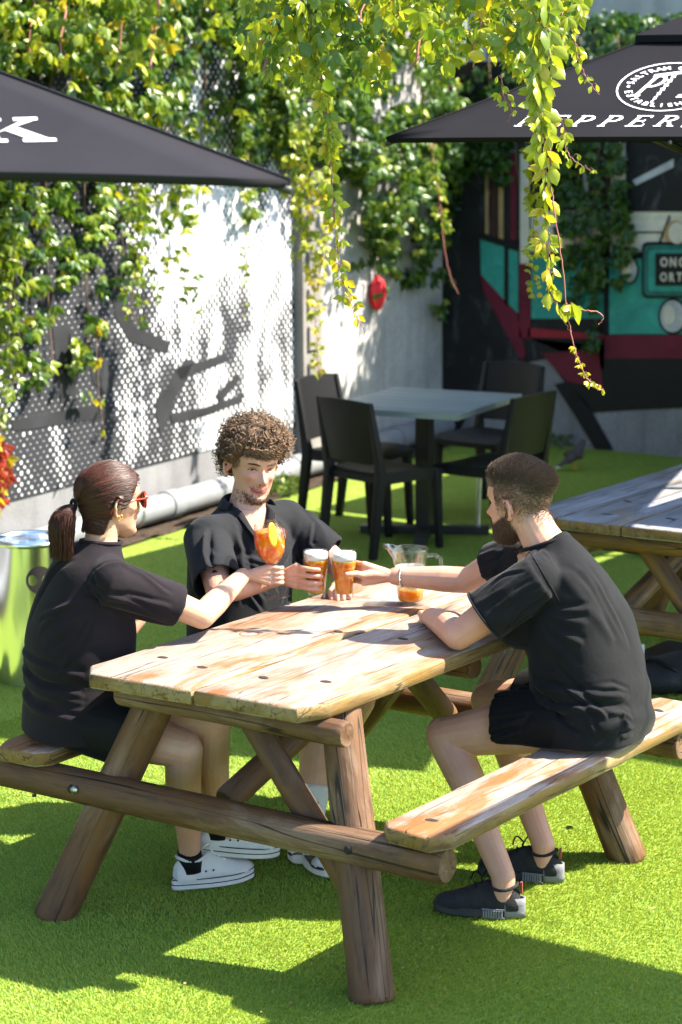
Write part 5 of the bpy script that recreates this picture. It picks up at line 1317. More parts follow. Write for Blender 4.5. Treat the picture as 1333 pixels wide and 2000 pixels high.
    garment('shorts', bm, M['short_black'], T, .006, [(lx, lx-V((.70, 1.0, .585)), .105), (rx, rx-V((.70, 1.2, .585)), .102)], lambda p: .6*noise.noise(p*12), .0050, 3, lines=[((.60, .88, .64), (.56, .86, .54), (.44, .87, .60), (.46, .85, .50), 5, .009, .0075), ((.55, 1.0, .66), (.50, .92, .68), (.44, 1.05, .60), (.42, .93, .62), 3, .009, .006)])
    # shoes
    for an, hx, tx in ((lan, (1012, 1772), (828, 1758)), (ran, (1100, 1715), (968, 1700))):
        hp_, tp_ = at_z(*hx, 0.004), at_z(*tx, 0.004); d = (tp_-hp_); fr = shoe_frame(hp_, d)
        # put the opening under the ankle
        off = V((an.x, an.y, 0))-(fr @ V((0, .062, 0))); fr = Matrix.Translation((off.x, off.y, 0)) @ fr
        S = bpy.data.objects.new('shoe', None); S.location = fr.translation; COL.objects.link(S); rel_to(S, T); S.matrix_basis = Matrix.Translation(fr.translation)
        sneaker_into(S, T, fr, 'runner')
    # bracelet
    u, v = frame_of(rwr-rel); bm = bmesh.new(); c = rel.lerp(rwr, .90)
    for i, p in enumerate(ell(c, u, v, .0345, .0325, 40)): add_ball(bm, p, .0036 if i % 2 else .0026, n=6)
    mesh_obj('bracelet', fix(bm), M['silver'], T)
    return me
def sneaker_into(S, T, fr, style):
    "a shoe as a part of a person: its pieces are the sub-parts"
    S.matrix_parent_inverse = (Matrix.Translation(T.location)).inverted()
    before = set(COL.objects); proxy = bpy.data.objects.new('proxy', None); COL.objects.link(proxy)
    sneaker(proxy, fr, style)
    for o in [o for o in COL.objects if o not in before and o is not proxy]:
        mw = o.matrix_basis.copy(); o.parent = S; o.matrix_parent_inverse = Matrix.Translation(S.matrix_basis.translation).inverted(); o.matrix_basis = mw
    bpy.data.objects.remove(proxy)

# ================================================================== woman with the ponytail
def woman():
    T = thing('person', 'woman in washed black top with auburn ponytail and red sunglasses holding a spritz', 'person', (-.66, .27, 0.0), 0, PG)
    Mh = head_matrix((-.592, .372, 1.222), (.42, .907), -0.02, 0.0); sc = .97
    F = V((.5, .866, 0)); R = V((.866, -.5, 0))
    spec = [((-.66, .27, .55), .17, .13), ((-.66, .27, .65), .155, .115), ((-.655, .275, .75), .135, .10), ((-.645, .285, .85), .14, .10), ((-.63, .30, .95), .15, .10), ((-.612, .315, 1.02), .14, .085), ((-.603, .325, 1.06), .09, .065), ((-.598, .335, 1.085), .06, .055)]
    rsh, lsh = V((-.470, .240, 1.018)), V((-.722, .386, 1.015)); rel, lel = V((-.322, .470, .878)), V((-.70, .60, .80))
    a0 = math.radians(222); rwr = G_WINE+V((math.cos(math.radians(226))*.112, math.sin(math.radians(226))*.112, .075)); lwr = V((-.73, .36, .61))
    rkn, lkn = V((-.285, .325, .500)), V((-.255, .425, .565)); ran, lan = V((-.385, .468, .115)), V((-.345, .560, .205))
    bm = bmesh.new(); add_loft(bm, head_pts(Mh, sc, .93, .85, female=True))
    for s in (-1, 1): add_ear(bm, Mh, s, sc*.95)
    limb(bm, [(-.60, .325, 1.05), (-.603, .340, 1.11), (-.60, .35, 1.16)], [.056, .050, .050]); add_loft(bm, torso_rings(spec, R))
    limb(bm, [(-.60, .325, 1.02), rsh], [.055, .048]); limb(bm, [(-.60, .325, 1.02), lsh], [.055, .048])
    limb(bm, [rsh, rel, rel.lerp(rwr, .3), rwr], [.050, .040, .040, .0255]); limb(bm, [lsh, lel, lwr], [.050, .040, .027])
    hand_rest(bm, lwr, (.9, .05, -.1), (0, 0, 1), .6, -1, .16)
    hand_grip(bm, G_WINE, .0085, rwr, a0+.55, 1, (.100, .083, .067, .052), (2.6, 2.7, 2.6, 2.4), a0-.6, 1.6, .086, .024, .0078)
    limb(bm, [(-.64, .21, .575), rkn.lerp(V((-.64, .21, .575)), .45), rkn, rkn.lerp(ran, .3)-V((.010, 0, 0)), rkn.lerp(ran, .72), ran, ran-V((0, 0, .06))], [.10, .082, .058, .055, .040, .033, .032])
    limb(bm, [(-.66, .36, .585), lkn.lerp(V((-.66, .36, .585)), .45), lkn, lkn.lerp(lan, .35)-V((.010, 0, 0)), lkn.lerp(lan, .75), lan, lan+V((.02, .02, -.05))], [.10, .082, .057, .055, .040, .033, .032])
    me = fused(bm, .0027, 2); loc, st = color_attrs(me, Mh, None, True, sc); me_obj('body', me, M['skin2'], T)
    tie = V((0, -.118, -.006))
    def hf(x, y, z):
        line = .066-.080*sstep(-y, -.082, -.018)-.085*sstep(-y, .005, .05)
        ax = abs(x)
        if z < line or (y > .082 and z < .072): return -1
        if ax > .066 and abs(y+.010) < .022 and z < .016: return -1
        return .004+.009*sstep(z-line, 0, .03)
    ids, h = hair_shell('hair_base', me, loc, hf, M['hair_auburn'], T, .0012, 30); bvh_w = bvh_of(me)
    P, Nn, ix = surface_samples(me, 5200, np.where(h > 0, 1.0, 0)); inv = Mh.inverted(); R3 = np.array(Mh.to_3x3()); tr = np.array(Mh.translation)
    tl = np.array(tie)*sc
    def hp(i):                                                      # combed back to the tie
        a = loc[ix[i]]*sc; n = 9; t = np.linspace(0, 1, n)
        c0 = np.array([0, -.004, .006]); d0 = a-c0; r0 = np.linalg.norm(d0); d1 = tl-c0; r1 = np.linalg.norm(d1); u0, u1 = d0/r0, d1/r1
        th = math.acos(max(-1, min(1, float(u0@u1))))
        if th < .15 or (a[1] > .050 and a[2] < .045): return None
        L = 1.0 if RNG.random() < .6 else .35+.6*RNG.random()
        tt = t*L; q = (np.sin((1-tt)*th)[:, None]*u0+np.sin(tt*th)[:, None]*u1)/math.sin(th)
        # follow the skull: an ellipsoid through both ends
        e = np.array([.0815, .1075, .1165]); rr = 1/np.sqrt(((q/e)**2).sum(1)); k = rr*(r0/ (1/np.sqrt(((u0/e)**2).sum())))*(1-tt)+rr*tt
        out = []; lift = .0105+.0035*RNG.random()
        for w_ in (c0+q*k[:, None])@R3.T+tr:
            hit = bvh_w.find_nearest(V(w_)); out.append(tuple(hit[0]+hit[1]*lift))
        return out
    strands('hair', None, hp, len(P), .0008, M['hair_auburn'], T, taper=.6)
    def fly(i):
        q = hp(i)
        if q is None or len(q) < 5: return None
        j = np.asarray(q)[2:8]; lift = np.linspace(0, 1, len(j))[:, None]**1.5; n_ = np.asarray(Nn[i]); return j+n_*lift*RNG.uniform(.004, .016)+RNG.normal(0, .002, 3)*lift
    strands('flyaway_hair', None, fly, 160, .0005, M['hair_auburn'], T, taper=.4)
    tw_ = Mh @ (tie*sc); back = (Mh.to_3x3() @ V((0, -1, 0))).normalized(); rgt = (Mh.to_3x3() @ V((1, 0, 0))).normalized()
    def pony(i):
        a = RNG.random()*6.283; r = math.sqrt(RNG.random()); n = 12; L = .165*(.72+.30*RNG.random()); out = []
        for k in range(n):
            f = k/(n-1); w = .012+.038*math.sin(min(1, f*1.35)*math.pi*.62)-.010*max(0, f-.7)
            c = tw_+back*(.010+.034*math.sin(min(1, f*1.6)*math.pi*.5))+V((0, 0, .008*math.sin(f*3.1)-L*f**1.25))-rgt*.010*f
            p = c+rgt*(math.cos(a)*r*w)+back*(math.sin(a)*r*w*.75)+V((0, 0, .003*math.sin(a*3)))
            out.append(p+rgt*(.004*math.sin(f*9+a*2)*f)+V((RNG.normal(0, .0016), RNG.normal(0, .0016), 0)))
        return [tuple(p) for p in out]
    strands('ponytail', None, pony, 2000, .0010, M['hair_auburn'], T, taper=.4)
    u, v = rgt, (Mh.to_3x3() @ V((0, 0, 1))).normalized(); bm = bmesh.new(); pts = ell(tw_+back*.006, u, v, .0165, .0165, 20); add_tube(bm, pts+pts[:1], .0052, 8, caps=False); mesh_obj('hair_tie', fix(bm), M['short_black'], T)
    # top
    sp = [((-.655, .27, .515), .200, .165), ((-.655, .27, .60), .190, .158), ((-.655, .27, .66), .180, .150), ((-.655, .275, .72), .184, .158), ((-.645, .282, .80), .186, .160), ((-.638, .290, .88), .184, .148), ((-.63, .30, .96), .163, .122), ((-.612, .315, 1.02), .150, .102), ((-.603, .325, 1.06), .100, .078), ((-.599, .332, 1.088), .066, .064), ((-.599, .335, 1.100), .062, .060)]
    bm = bmesh.new(); add_loft(bm, torso_rings(sp, R)); rh, lh = rsh.lerp(rel, .74), lsh.lerp(lel, .8)
    limb(bm, [(-.60, .325, 1.02), rsh+V((-.01, .005, -.01))], [.065, .068]); limb(bm, [(-.60, .325, 1.02), lsh], [.065, .070])
    add_cone(bm, rsh+V((-.03, -.01, -.012)), .076, rh, .066, 24); add_cone(bm, lsh, .076, lh, .074, 22)
    def fl(p):
        v = 0.0; w = max(0, 1-abs(p.z-.70)/.07); v += w*1.1*ridge(p, V((.2, .2, 1)), 70, .4, 3.0)
        a = max(0, 1-(p-rsh.lerp(rh, .3)-V((.0, .03, -.05))).length/.16); v += a*.9*ridge(p, V((.6, -.3, 1)), 62, .4, 6.0)
        return v+.35*noise.noise(p*9)
    garment('top', bm, M['tee_plum'], T, .0055, [(rh, rh-rsh, .0635), (lh, lh-lsh, .072), ((-.599, .335, 1.100), (0, .1, 1), .060)], fl, .0050, 12, lines=[
        ((-.52, .16, 1.075), (-.54, .17, .97), (-.36, .36, .965), (-.36, .36, .845), 5, .0095, .0060), ((-.52, .17, .96), (-.50, .18, .92), (-.70, .12, .90), (-.56, .13, .70), 5, .012, .0065),
        ((-.84, .20, .78), (-.82, .18, .64), (-.50, .14, .74), (-.50, .14, .58), 6, .0105, .0080), ((-.60, .20, 1.09), (-.66, .24, 1.09), (-.80, .22, .92), (-.74, .16, .84), 3, .014, .0045)])
    u, v = frame_of(V((0, .12, 1))); bm = bmesh.new(); pts = ell(V((-.599, .335, 1.100)), u, v, .0615, .0615, 28); add_tube(bm, pts+pts[:1], .0065, 8, caps=False); mesh_obj('collar', fix(bm), M['tee_plum'], T)
    bm = bmesh.new(); add_ball(bm, (-.645, .27, .585), .15, .16, .09); hr, hl = V((-.40, .290, .528)), V((-.38, .415, .570))
    add_cone(bm, (-.64, .21, .575), .115, hr, .115, 24); add_cone(bm, (-.66, .36, .585), .115, hl, .100, 24)
    for vv in bm.verts:
        if vv.co.x < -.56 and vv.co.z < HB+.006: vv.co.z = HB+.006
    garment('skirt', bm, M['short_black'], T, .006, [(hr, (1, .2, -.1), .112), (hl, (1, .15, 0), .098)], lambda p: .6*noise.noise(p*12), .005, 3)
    # sunglasses
    Q = lambda x, y, z: Mh @ (V((x, y, z))*sc)
    SG = bpy.data.objects.new('sunglasses', None); SG.location = Q(0, .1, 0); COL.objects.link(SG); rel_to(SG, T); SG.matrix_basis = Matrix.Translation(SG.location)
    fr_m = m_plain('amber red frame', (0.30, 0.030, 0.008), 0.15, 0, 0.5, 0.4, 40)
    def sub(o):
        mw = o.matrix_basis.copy(); o.parent = SG; o.matrix_parent_inverse = Matrix.Translation(SG.matrix_basis.translation).inverted(); o.matrix_basis = mw
    for s in (-1, 1):
        ring = [Q(s*.034+.0275*math.cos(a), .1045-.010*abs(math.cos(a)*.5+s*.5*math.cos(a))*(1 if s*math.cos(a) > 0 else .2), .000+.0235*math.sin(a)) for a in np.linspace(0, 2*math.pi, 25)]
        bm = bmesh.new(); add_tube(bm, ring, .0038, 7, caps=False); sub(mesh_obj('frame', fix(bm), fr_m, None))
        bm = bmesh.new(); vs = [bm.verts.new(p) for p in ring[:-1]]; bm.faces.new(vs); sub(mesh_obj('lens', bm, m_plain('dark lens', (.012, .008, .006), .05, 0, .6), None, False))
        bm = bmesh.new(); add_tube(bm, [Q(s*.062, .100, .010), Q(s*.073, .085, .011), Q(s*.079, .03, .008), Q(s*.081, -.005, .006), Q(s*.079, -.025, -.010), Q(s*.077, -.032, -.028)], .0032, 7); sub(mesh_obj('temple', fix(bm), fr_m, None))
    bm = bmesh.new(); add_tube(bm, [Q(-.008, .106, .006), Q(0, .109, .009), Q(.008, .106, .006)], .0034, 7); sub(mesh_obj('bridge', fix(bm), fr_m, None))
    for k, (y, z) in enumerate(((-.006, -.043), (.001, -.040))):
        c = Q(.0805, y, z); bm = bmesh.new(); u, v = (Mh.to_3x3() @ V((0, 1, 0))), V((0, 0, 1)); pts = ell(c, u, v, .0055, .0065, 14); add_tube(bm, pts+pts[:1], .0014, 6, caps=False); mesh_obj('earring', fix(bm), M['gold'], T)
    bm = bmesh.new(); a = a0+.75; c = G_WINE+V((math.cos(a)*.024, math.sin(a)*.024, .067)); pts = ell(c, V((math.cos(a), math.sin(a), 0)), V((0, 0, 1)), .0105, .0105, 16); add_tube(bm, pts+pts[:1], .0016, 6, caps=False); mesh_obj('ring', fix(bm), M['silver'], T)
    # socks and shoes
    for an, dirn, heel in ((ran, (.50, .865, 0), None), (lan, (.62, .75, -.14), None)):
        up = V((0, 0, 1)); fr = shoe_frame((0, 0, 0), dirn, up); sole_h = .115 if an is ran else .11
        base = an-(fr.to_3x3() @ V((0, .062, sole_h-.0)))
        if an is ran: base.z = .004
        fr = Matrix.Translation(base) @ fr
        S = bpy.data.objects.new('shoe', None); S.location = base; COL.objects.link(S); rel_to(S, T); S.matrix_basis = Matrix.Translation(base)
        sneaker_into(S, T, fr, 'canvas')
        bm = bmesh.new(); add_cone(bm, fr @ V((0, .064, .055)), .040, fr @ V((0, .060, .120)), .0375, 20); mesh_obj('sock', fix(bm), M['short_black'], T)
    return me

# ================================================================== curly haired man
def curly_man():
    T = thing('person', 'smiling curly haired man in charcoal shirt facing the camera with a beer', 'person', (-.70, 1.15, 0.0), 0, PG)
    Mh = head_matrix((-.640, 1.158, 1.222), (.845, -.535), -0.12, 0.08); sc = 1.0
    R = V((-.22, -.975, 0))
    spec = [((-.70, 1.15, .55), .16, .11), ((-.70, 1.15, .65), .155, .11), ((-.70, 1.15, .75), .155, .105), ((-.69, 1.145, .86), .16, .105), ((-.68, 1.14, .95), .165, .10), ((-.668, 1.14, 1.01), .14, .094), ((-.660, 1.14, 1.05), .09, .076), ((-.655, 1.14, 1.085), .065, .062)]
    rsh, lsh = V((-.672, .945, 1.005)), V((-.640, 1.335, 1.005)); rel, lel = V((-.505, .790, .872)), V((-.46, 1.385, .865))
    rwr = G_B1+V((-.118, -.060, .058)); lwr = at_z(622, 1168, .835)+V((-.06, .10, .0))
    lwr = V((-.345, 1.255, .835))
    bm = bmesh.new(); add_loft(bm, head_pts(Mh, sc, 1.0, 1.0, .9))
    for s in (-1, 1): add_ear(bm, Mh, s, sc)
    limb(bm, [(-.662, 1.14, 1.045), (-.652, 1.145, 1.11), (-.645, 1.15, 1.16)], [.068, .058, .056]); add_loft(bm, torso_rings(spec, R))
    limb(bm, [(-.67, 1.12, 1.0), rsh], [.050, .050]); limb(bm, [(-.67, 1.16, 1.0), lsh], [.050, .050])
    limb(bm, [rsh, rsh.lerp(rel, .5), rel, rel.lerp(rwr, .35), rwr], [.056, .050, .042, .042, .028]); limb(bm, [lsh, lel, lel.lerp(lwr, .35), lwr], [.056, .042, .041, .028])
    hand_grip(bm, G_B1, .0415, rwr, math.radians(238), 1, (.104, .082, .060, .041), (1.35, 1.55, 1.5, 1.3), math.radians(196), 1.3, .080, .028, .0088)
    hand_rest(bm, lwr, (.42, -.85, -.08), (-.2, 0, 1), .9, -1)
    rkn, lkn = V((-.24, 1.00, .455)), V((-.27, 1.22, .455)); ran = at_x(604, 1605, -.235); lan = at_x(528, 1640, -.30); 
    ran = V((-.235, ran.y, ran.z)); lan = V((-.33, 1.0, .12))
    limb(bm, [(-.68, 1.06, .57), rkn, rkn.lerp(ran, .35)-V((.012, 0, 0)), ran, ran-V((0, 0, .05))], [.095, .062, .057, .038, .035])
    limb(bm, [(-.68, 1.24, .57), lkn, lkn.lerp(lan, .35)-V((.012, 0, 0)), lan, lan-V((0, 0, .05))], [.095, .062, .057, .038, .035])
    me = fused(bm, .0027, 1); loc, st = color_attrs(me, Mh, 'chin', True, sc, .9); me_obj('body', me, M['skin'], T)
    bv = bvh_of(me)
    for s in (-1, 1):
        conform('eyebrow', bv, Mh, [(s*x, 0.0185+0.0045*math.sin((x-.012)/.038*2.6)) for x in np.linspace(.012, .049, 9)], .0036, M['hair_curly'], T, sc)
        conform('eyelash', bv, Mh, [(s*x, -.0005+0.0040*math.sin((x-.017)/.029*3.1)) for x in np.linspace(.016, .046, 9)], .0022, M['lash'], T, sc)
        conform('eyelid_crease', bv, Mh, [(s*x, .0050+0.0040*math.sin((x-.017)/.029*3.1)) for x in np.linspace(.018, .044, 8)], .0009, M['beard'], T, sc)
    for s in (-1, 1):                                               # narrowed smiling eyes: white, iris, lower lid
        d_ = (Mh.to_3x3() @ V((0, -1, 0))).normalized()
        hc = bv.ray_cast(Mh @ V((s*.0315, .2, .0005)), d_)[0]
        bm = bmesh.new(); add_ball(bm, hc+d_*.0035, .0115, .0050, .0026, Mh.to_3x3(), 14); mesh_obj('eye', fix(bm), M['eye_white'], T)
        bm = bmesh.new(); add_ball(bm, hc+d_*.0020+(Mh.to_3x3() @ V((.002, 0, -.0003))), .0046, .0048, .0028, Mh.to_3x3(), 12); mesh_obj('iris', fix(bm), M['iris'], T)
        conform('lower_lid', bv, Mh, [(s*x, -.0052-.0012*math.sin((x-.017)/.029*3.1)) for x in np.linspace(.018, .045, 8)], .0022, M['skin'], T, sc, .0004)
    conform('mouth_line', bv, Mh, [(x, -.0745+.0125*(x/.031)**2) for x in np.linspace(-.036, .036, 15)], .0021, m_plain('mouth line', (.16, .035, .03), .6), T, sc)
    for s in (-1, 1): conform('nostril', bv, Mh, [(s*.0065, -.0455), (s*.0095, -.0450)], .0026, m_plain('nostril', (.10, .03, .025), .7), T, sc, taper=False)
    P, Nn, ix = surface_samples(me, 800, np.clip(st, 0, 1)**1.3); dn = np.array(Mh.to_3x3() @ V((0, .2, -1)))
    def bp(i):
        d = Nn[i]*.5+dn*.8+RNG.normal(0, .25, 3); d /= np.linalg.norm(d); return P[i]+d*.0058*(0.6+.8*RNG.random())*np.linspace(0, 1, 4)[:, None]
    strands('beard', None, bp, len(P), .0007, M['beard'], T)
    def hf(x, y, z):
        line = .054-.062*sstep(-y, -.072, -.01)-.058*sstep(-y, .02, .06)
        if z < line or (y > .078 and z < .054): return -1
        if abs(x) > .062 and abs(y+.012) < .028 and z < .024: return -1
        return .004+(.026*sstep(z-line, 0.0, .045)+.012*sstep(z, .05, .09))*(1-.30*sstep(y, .03, .085))
    ids, h = hair_shell('hair_base', me, loc, hf, M['hair_curly'], T, .016, 36)
    P2, N2, i2 = surface_samples(me, 1250, np.where(h > 0, .35+h*30, 0)); upw = np.array(Mh.to_3x3() @ V((0, .25, .4)))
    def cp(i):                                                      # corkscrew curls
        hh = max(h[i2[i]], .004); n = 16; t = np.linspace(0, 1, n); ax = N2[i]*.55+upw*.2+RNG.normal(0, .55, 3); ax /= np.linalg.norm(ax)
        a = np.cross(ax, [.3, .5, .8]); a /= np.linalg.norm(a); b = np.cross(ax, a); L = .012+.026*sstep(hh, .004, .035); r = .0052+.0050*RNG.random()
        ph = RNG.random()*6.28; w = 6.28*(1.2+.9*RNG.random())
        return P2[i]+N2[i]*hh*(.55+.4*RNG.random())+ax*L*t[:, None]+a*(r*np.cos(ph+w*t))[:, None]+b*(r*np.sin(ph+w*t))[:, None]
    strands('hair', None, cp, len(P2), .0021, M['hair_curly'], T, taper=.5)
    # forehead fringe
    fw_ = Mh.to_3x3() @ V((0, 1, 0))
    def fr_(i):
        x = -.062+.124*RNG.random(); z0 = .066+.014*RNG.random(); n = 16; t = np.linspace(0, 1, n); r = .0048+.003*RNG.random(); ph = RNG.random()*6.28; w = 6.28*(1.3+RNG.random()); out = []
        for k in range(n):
            y = .098*math.sqrt(max(.1, 1-(x/.088)**2))+.009
            out.append(Mh @ V((x+r*math.cos(ph+w*t[k]), y-.006*t[k]+r*.6*math.sin(ph+w*t[k]), z0-.034*t[k]*(.5+.5*((i*37) % 10)/10))))
        return [tuple(p) for p in out]
    strands('fringe', None, fr_, 190, .0019, M['hair_curly'], T, taper=.6)
    # shirt
    sp = [((-.705, 1.15, .515), .190, .145), ((-.70, 1.15, .65), .188, .145), ((-.70, 1.15, .75), .188, .140), ((-.69, 1.145, .86), .190, .138), ((-.68, 1.14, .95), .188, .128), ((-.67, 1.14, 1.01), .165, .108), ((-.664, 1.14, 1.05), .115, .086), ((-.658, 1.14, 1.082), .078, .074), ((-.656, 1.14, 1.095), .074, .070)]
    bm = bmesh.new(); add_loft(bm, torso_rings(sp, R)); rh, lh = rsh.lerp(rel, .86), lsh.lerp(lel, .84)
    limb(bm, [(-.66, 1.12, 1.005), rsh], [.07, .072]); limb(bm, [(-.66, 1.16, 1.005), lsh], [.07, .072])
    add_cone(bm, rsh+V((-.02, .02, 0)), .078, rh, .080, 24); add_cone(bm, lsh+V((-.02, -.02, 0)), .078, lh, .080, 24)
    def fl(p):
        v = 0.0
        for s, e, q in ((rsh, rh, 4.0), (lsh, lh, 8.0)):
            a = max(0, 1-(p-s.lerp(e, .5)).length/.15); v += a*1.1*ridge(p, V((.4, -.5, 1)), 66, .4, q)
        c = max(0, 1-(p-V((-.56, 1.1, .90))).length/.24); v += c*.75*ridge(p, V((.2, .9, .3)), 48, .6, 2.0)
        return v+.3*noise.noise(p*10)
    nk = V((-.645, 1.138, 1.098))
    garment('shirt', bm, M['tee_grey'], T, .0055, [(rh, rh-rsh, .078), (lh, lh-lsh, .078), ((-.656, 1.14, 1.095), (.1, 0, 1), .073)], fl, .0050, 10, lines=[
        ((-.62, .90, 1.07), (-.62, .88, .98), (-.50, .74, .96), (-.50, .77, .86), 5, .0085, .0060), ((-.58, .95, .96), (-.58, .96, .90), (-.54, 1.16, .92), (-.53, 1.10, .72), 6, .011, .0060),
        ((-.60, 1.02, 1.07), (-.57, 1.0, 1.03), (-.53, 1.06, .80), (-.54, .98, .76), 3, .012, .0050), ((-.58, 1.33, .98), (-.56, 1.32, .90), (-.53, 1.16, .88), (-.53, 1.2, .72), 5, .011, .0060), ((-.60, 1.36, 1.06), (-.60, 1.38, .98), (-.47, 1.40, .96), (-.46, 1.37, .86), 4, .0085, .0060)])
    # open neck: a V cut out of the front, its edges rolled as a soft collar
    Fd = V((.90, -.43, 0)).normalized(); S_ = V((-Fd.y, Fd.x, 0)); C0 = V((-.656, 1.14, 0))
    so_ = [o for o in COL.objects if o.name.startswith('shirt')][-1]; sm = so_.data
    tp = bvh_of(sm); ed = {}
    for s in (-1, 1):
        ed[s] = []
        for k in range(11):
            f = k/10; z = 1.092-.115*f; x = s*.058*(1-f)**.8; hit = tp.ray_cast(C0+S_*x+Fd*.4+V((0, 0, z)), -Fd)
            ed[s].append((hit[0] if hit[0] is not None else C0+S_*x+Fd*.07+V((0, 0, z)))+Fd*.002)
    b2 = bmesh.new(); b2.from_mesh(sm); kill = []
    for f_ in b2.faces:
        c = f_.calc_center_median(); q = c-C0; zz = (1.092-c.z)/.115
        if q.dot(Fd) > .02 and (zz < 1) and abs(q.dot(S_)) < .058*(1-max(0, zz))**.8: kill.append(f_)
    bmesh.ops.delete(b2, geom=kill, context='FACES'); b2.to_mesh(sm); b2.free()
    for s in (-1, 1):
        back = [C0+(-Fd*math.cos(a)+S_*s*math.sin(a))*.0735+V((0, 0, 1.098+.006*math.cos(a))) for a in np.linspace(0, 2.15, 9)]
        path = back+ed[s]; bm = bmesh.new(); rows = []
        for k, p in enumerate(path):
            o_ = (p-C0); o_.z = 0; o_.normalize(); f = k/(len(path)-1); w = .026-.008*f
            rows.append([p-V((0, 0, .012))-o_*.004, p+V((0, 0, .016*(1-f)))+o_*.002, p+o_*(.010)+V((0, 0, .012*(1-f)))+S_*s*.004*f, p+o_*(.020+.002*f)+S_*s*w*.75*f-V((0, 0, .020*(1-f)+.004))])
        vs = [[bm.verts.new(p) for p in r] for r in rows]
        for a_, b_ in zip(vs[:-1], vs[1:]):
            for i in range(3): bm.faces.new((a_[i], a_[i+1], b_[i+1], b_[i]))
        o = mesh_obj('collar', fix(bm), M['tee_grey'], T); so = o.modifiers.new('t', 'SOLIDIFY'); so.thickness = .003; so.offset = 0; ss = o.modifiers.new('s', 'SUBSURF'); ss.levels = 1; ss.render_levels = 1
    bm = bmesh.new(); add_ball(bm, (-.70, 1.15, .585), .155, .19, .09); hr, hl = V((-.36, 1.015, .49)), V((-.37, 1.225, .49))
    add_cone(bm, (-.68, 1.06, .575), .105, hr, .100, 22); add_cone(bm, (-.68, 1.24, .575), .105, hl, .100, 22)
    for vv in bm.verts:
        if vv.co.x < -.58 and vv.co.z < HB+.006: vv.co.z = HB+.006
    garment('shorts', bm, M['short_black'], T, .006, [(hr, (1, 0, -.2), .097), (hl, (1, 0, -.2), .097)], lambda p: .6*noise.noise(p*12), .005, 3)
    for an, dirn in ((ran, (.80, -.55, 0)), (lan, (.45, -.75, 0))):
        fr = shoe_frame((0, 0, 0), dirn); base = V((an.x, an.y, .004))-(fr.to_3x3() @ V((0, .062, 0))); fr = Matrix.Translation(base) @ fr
        S = bpy.data.objects.new('shoe', None); S.location = base; COL.objects.link(S); rel_to(S, T); S.matrix_basis = Matrix.Translation(base)
        sneaker_into(S, T, fr, 'panel')
        top = an.lerp(rkn if an is ran else lkn, .36); bm = bmesh.new(); low = V((an.x, an.y, .085))
        ax = (top-low); u, v = frame_of(ax); add_loft(bm, [ell(low, u, v, .042, .042, 22), ell(low.lerp(top, .35), u, v, .0425, .0425, 22), ell(low.lerp(top, .9), u, v, .050, .050, 22), ell(top, u, v, .051, .051, 22)])
        so = mesh_obj('sock', fix(bm), M['sock_white'], T)
        # the curved tick on the sock
        c = low.lerp(top, .72); cd = V((CAM_POS.x-c.x, CAM_POS.y-c.y, 0)).normalized(); sd = V((-cd.y, cd.x, 0)); axn = ax.normalized()
        pts = [(-.017, .009, .0012), (-.010, .001, .0020), (0, -.003, .0026), (.008, -.004, .0034), (.014, -.003, .0040), (.017, -.001, .0030)]
        bm = bmesh.new(); up_, lo_ = [], []
        for x, z, w in pts:
            P_ = lambda zz: c+axn*zz+cd*(math.sqrt(max(1e-6, .0505**2-x*x))+.0015)+sd*x
            up_.append(bm.verts.new(P_(z+w))); lo_.append(bm.verts.new(P_(z-w)))
        for k in range(len(pts)-1): bm.faces.new((lo_[k], lo_[k+1], up_[k+1], up_[k]))
        mesh_obj('sock_mark', fix(bm), M['rubber_black'], T)
    return me
right_man(); woman(); curly_man()

# ------------------------------------------------------------------ drinks
def m_glass():
    t = NT('clear glass'); tr = t.n('ShaderNodeBsdfTransparent'); tr.inputs[0].default_value = (0.93, 0.95, 0.95, 1); gl = t.n('ShaderNodeBsdfGlossy'); gl.inputs['Roughness'].default_value = 0.02
    lw_ = t.n('ShaderNodeLayerWeight'); lw_.inputs[0].default_value = 0.32; mx = t.n('ShaderNodeMixShader'); f = t.math('ADD', t.math('MULTIPLY', lw_.outputs['Facing'], 0.34), 0.025)
    t.l(f, mx.inputs[0]); t.l(tr.outputs[0], mx.inputs[1]); t.l(gl.outputs[0], mx.inputs[2]); return t.done(mx)
M['glass'] = m_glass()
def m_liquid(name, c1, c2, scale=14, clear=0.22):
    t = NT(name); co = t.coord(); n = t.noise(co, scale, 3, 0.55, 1.5); c = t.ramp(n, [(0.38, c1), (0.62, c2)])
    d = t.bsdf(c, 0.10, 0, 0.12, Subsurface_Weight=1.0, Subsurface_Radius=(1.0, 0.38, 0.06), Subsurface_Scale=0.045); tp = t.n('ShaderNodeBsdfTransparent'); t.set(tp.inputs[0], c)
    m2 = t.n('ShaderNodeMixShader'); m2.inputs[0].default_value = clear; t.l(d.outputs[0], m2.inputs[1]); t.l(tp.outputs[0], m2.inputs[2]); return t.done(m2)
M['beer'] = m_liquid('amber beer', (0.80, 0.16, 0.002), (1.0, 0.40, 0.006), 26); M['ale'] = m_liquid('golden beer', (0.88, 0.36, 0.008), (0.98, 0.48, 0.02), 9); M['spritz'] = m_liquid('orange spritz', (0.85, 0.15, 0.004), (0.98, 0.38, 0.01), 30)
M['foam'] = m_plain('beer foam', (0.80, 0.77, 0.70), 0.9, 0, 0.2, 0.05, 60, 0.3, 300)
t = NT('film of froth'); b = t.bsdf((0.75, 0.74, 0.72), 0.6); tp_ = t.n('ShaderNodeBsdfTransparent'); mx = t.n('ShaderNodeMixShader'); t.l(t.ramp(t.noise(t.coord((1, 1, .6)), 26, 4), [(0.35, 0.10), (0.65, 0.55)]), mx.inputs[0]); t.l(tp_.outputs[0], mx.inputs[1]); t.l(b.outputs[0], mx.inputs[2]); M['frost'] = t.done(mx)
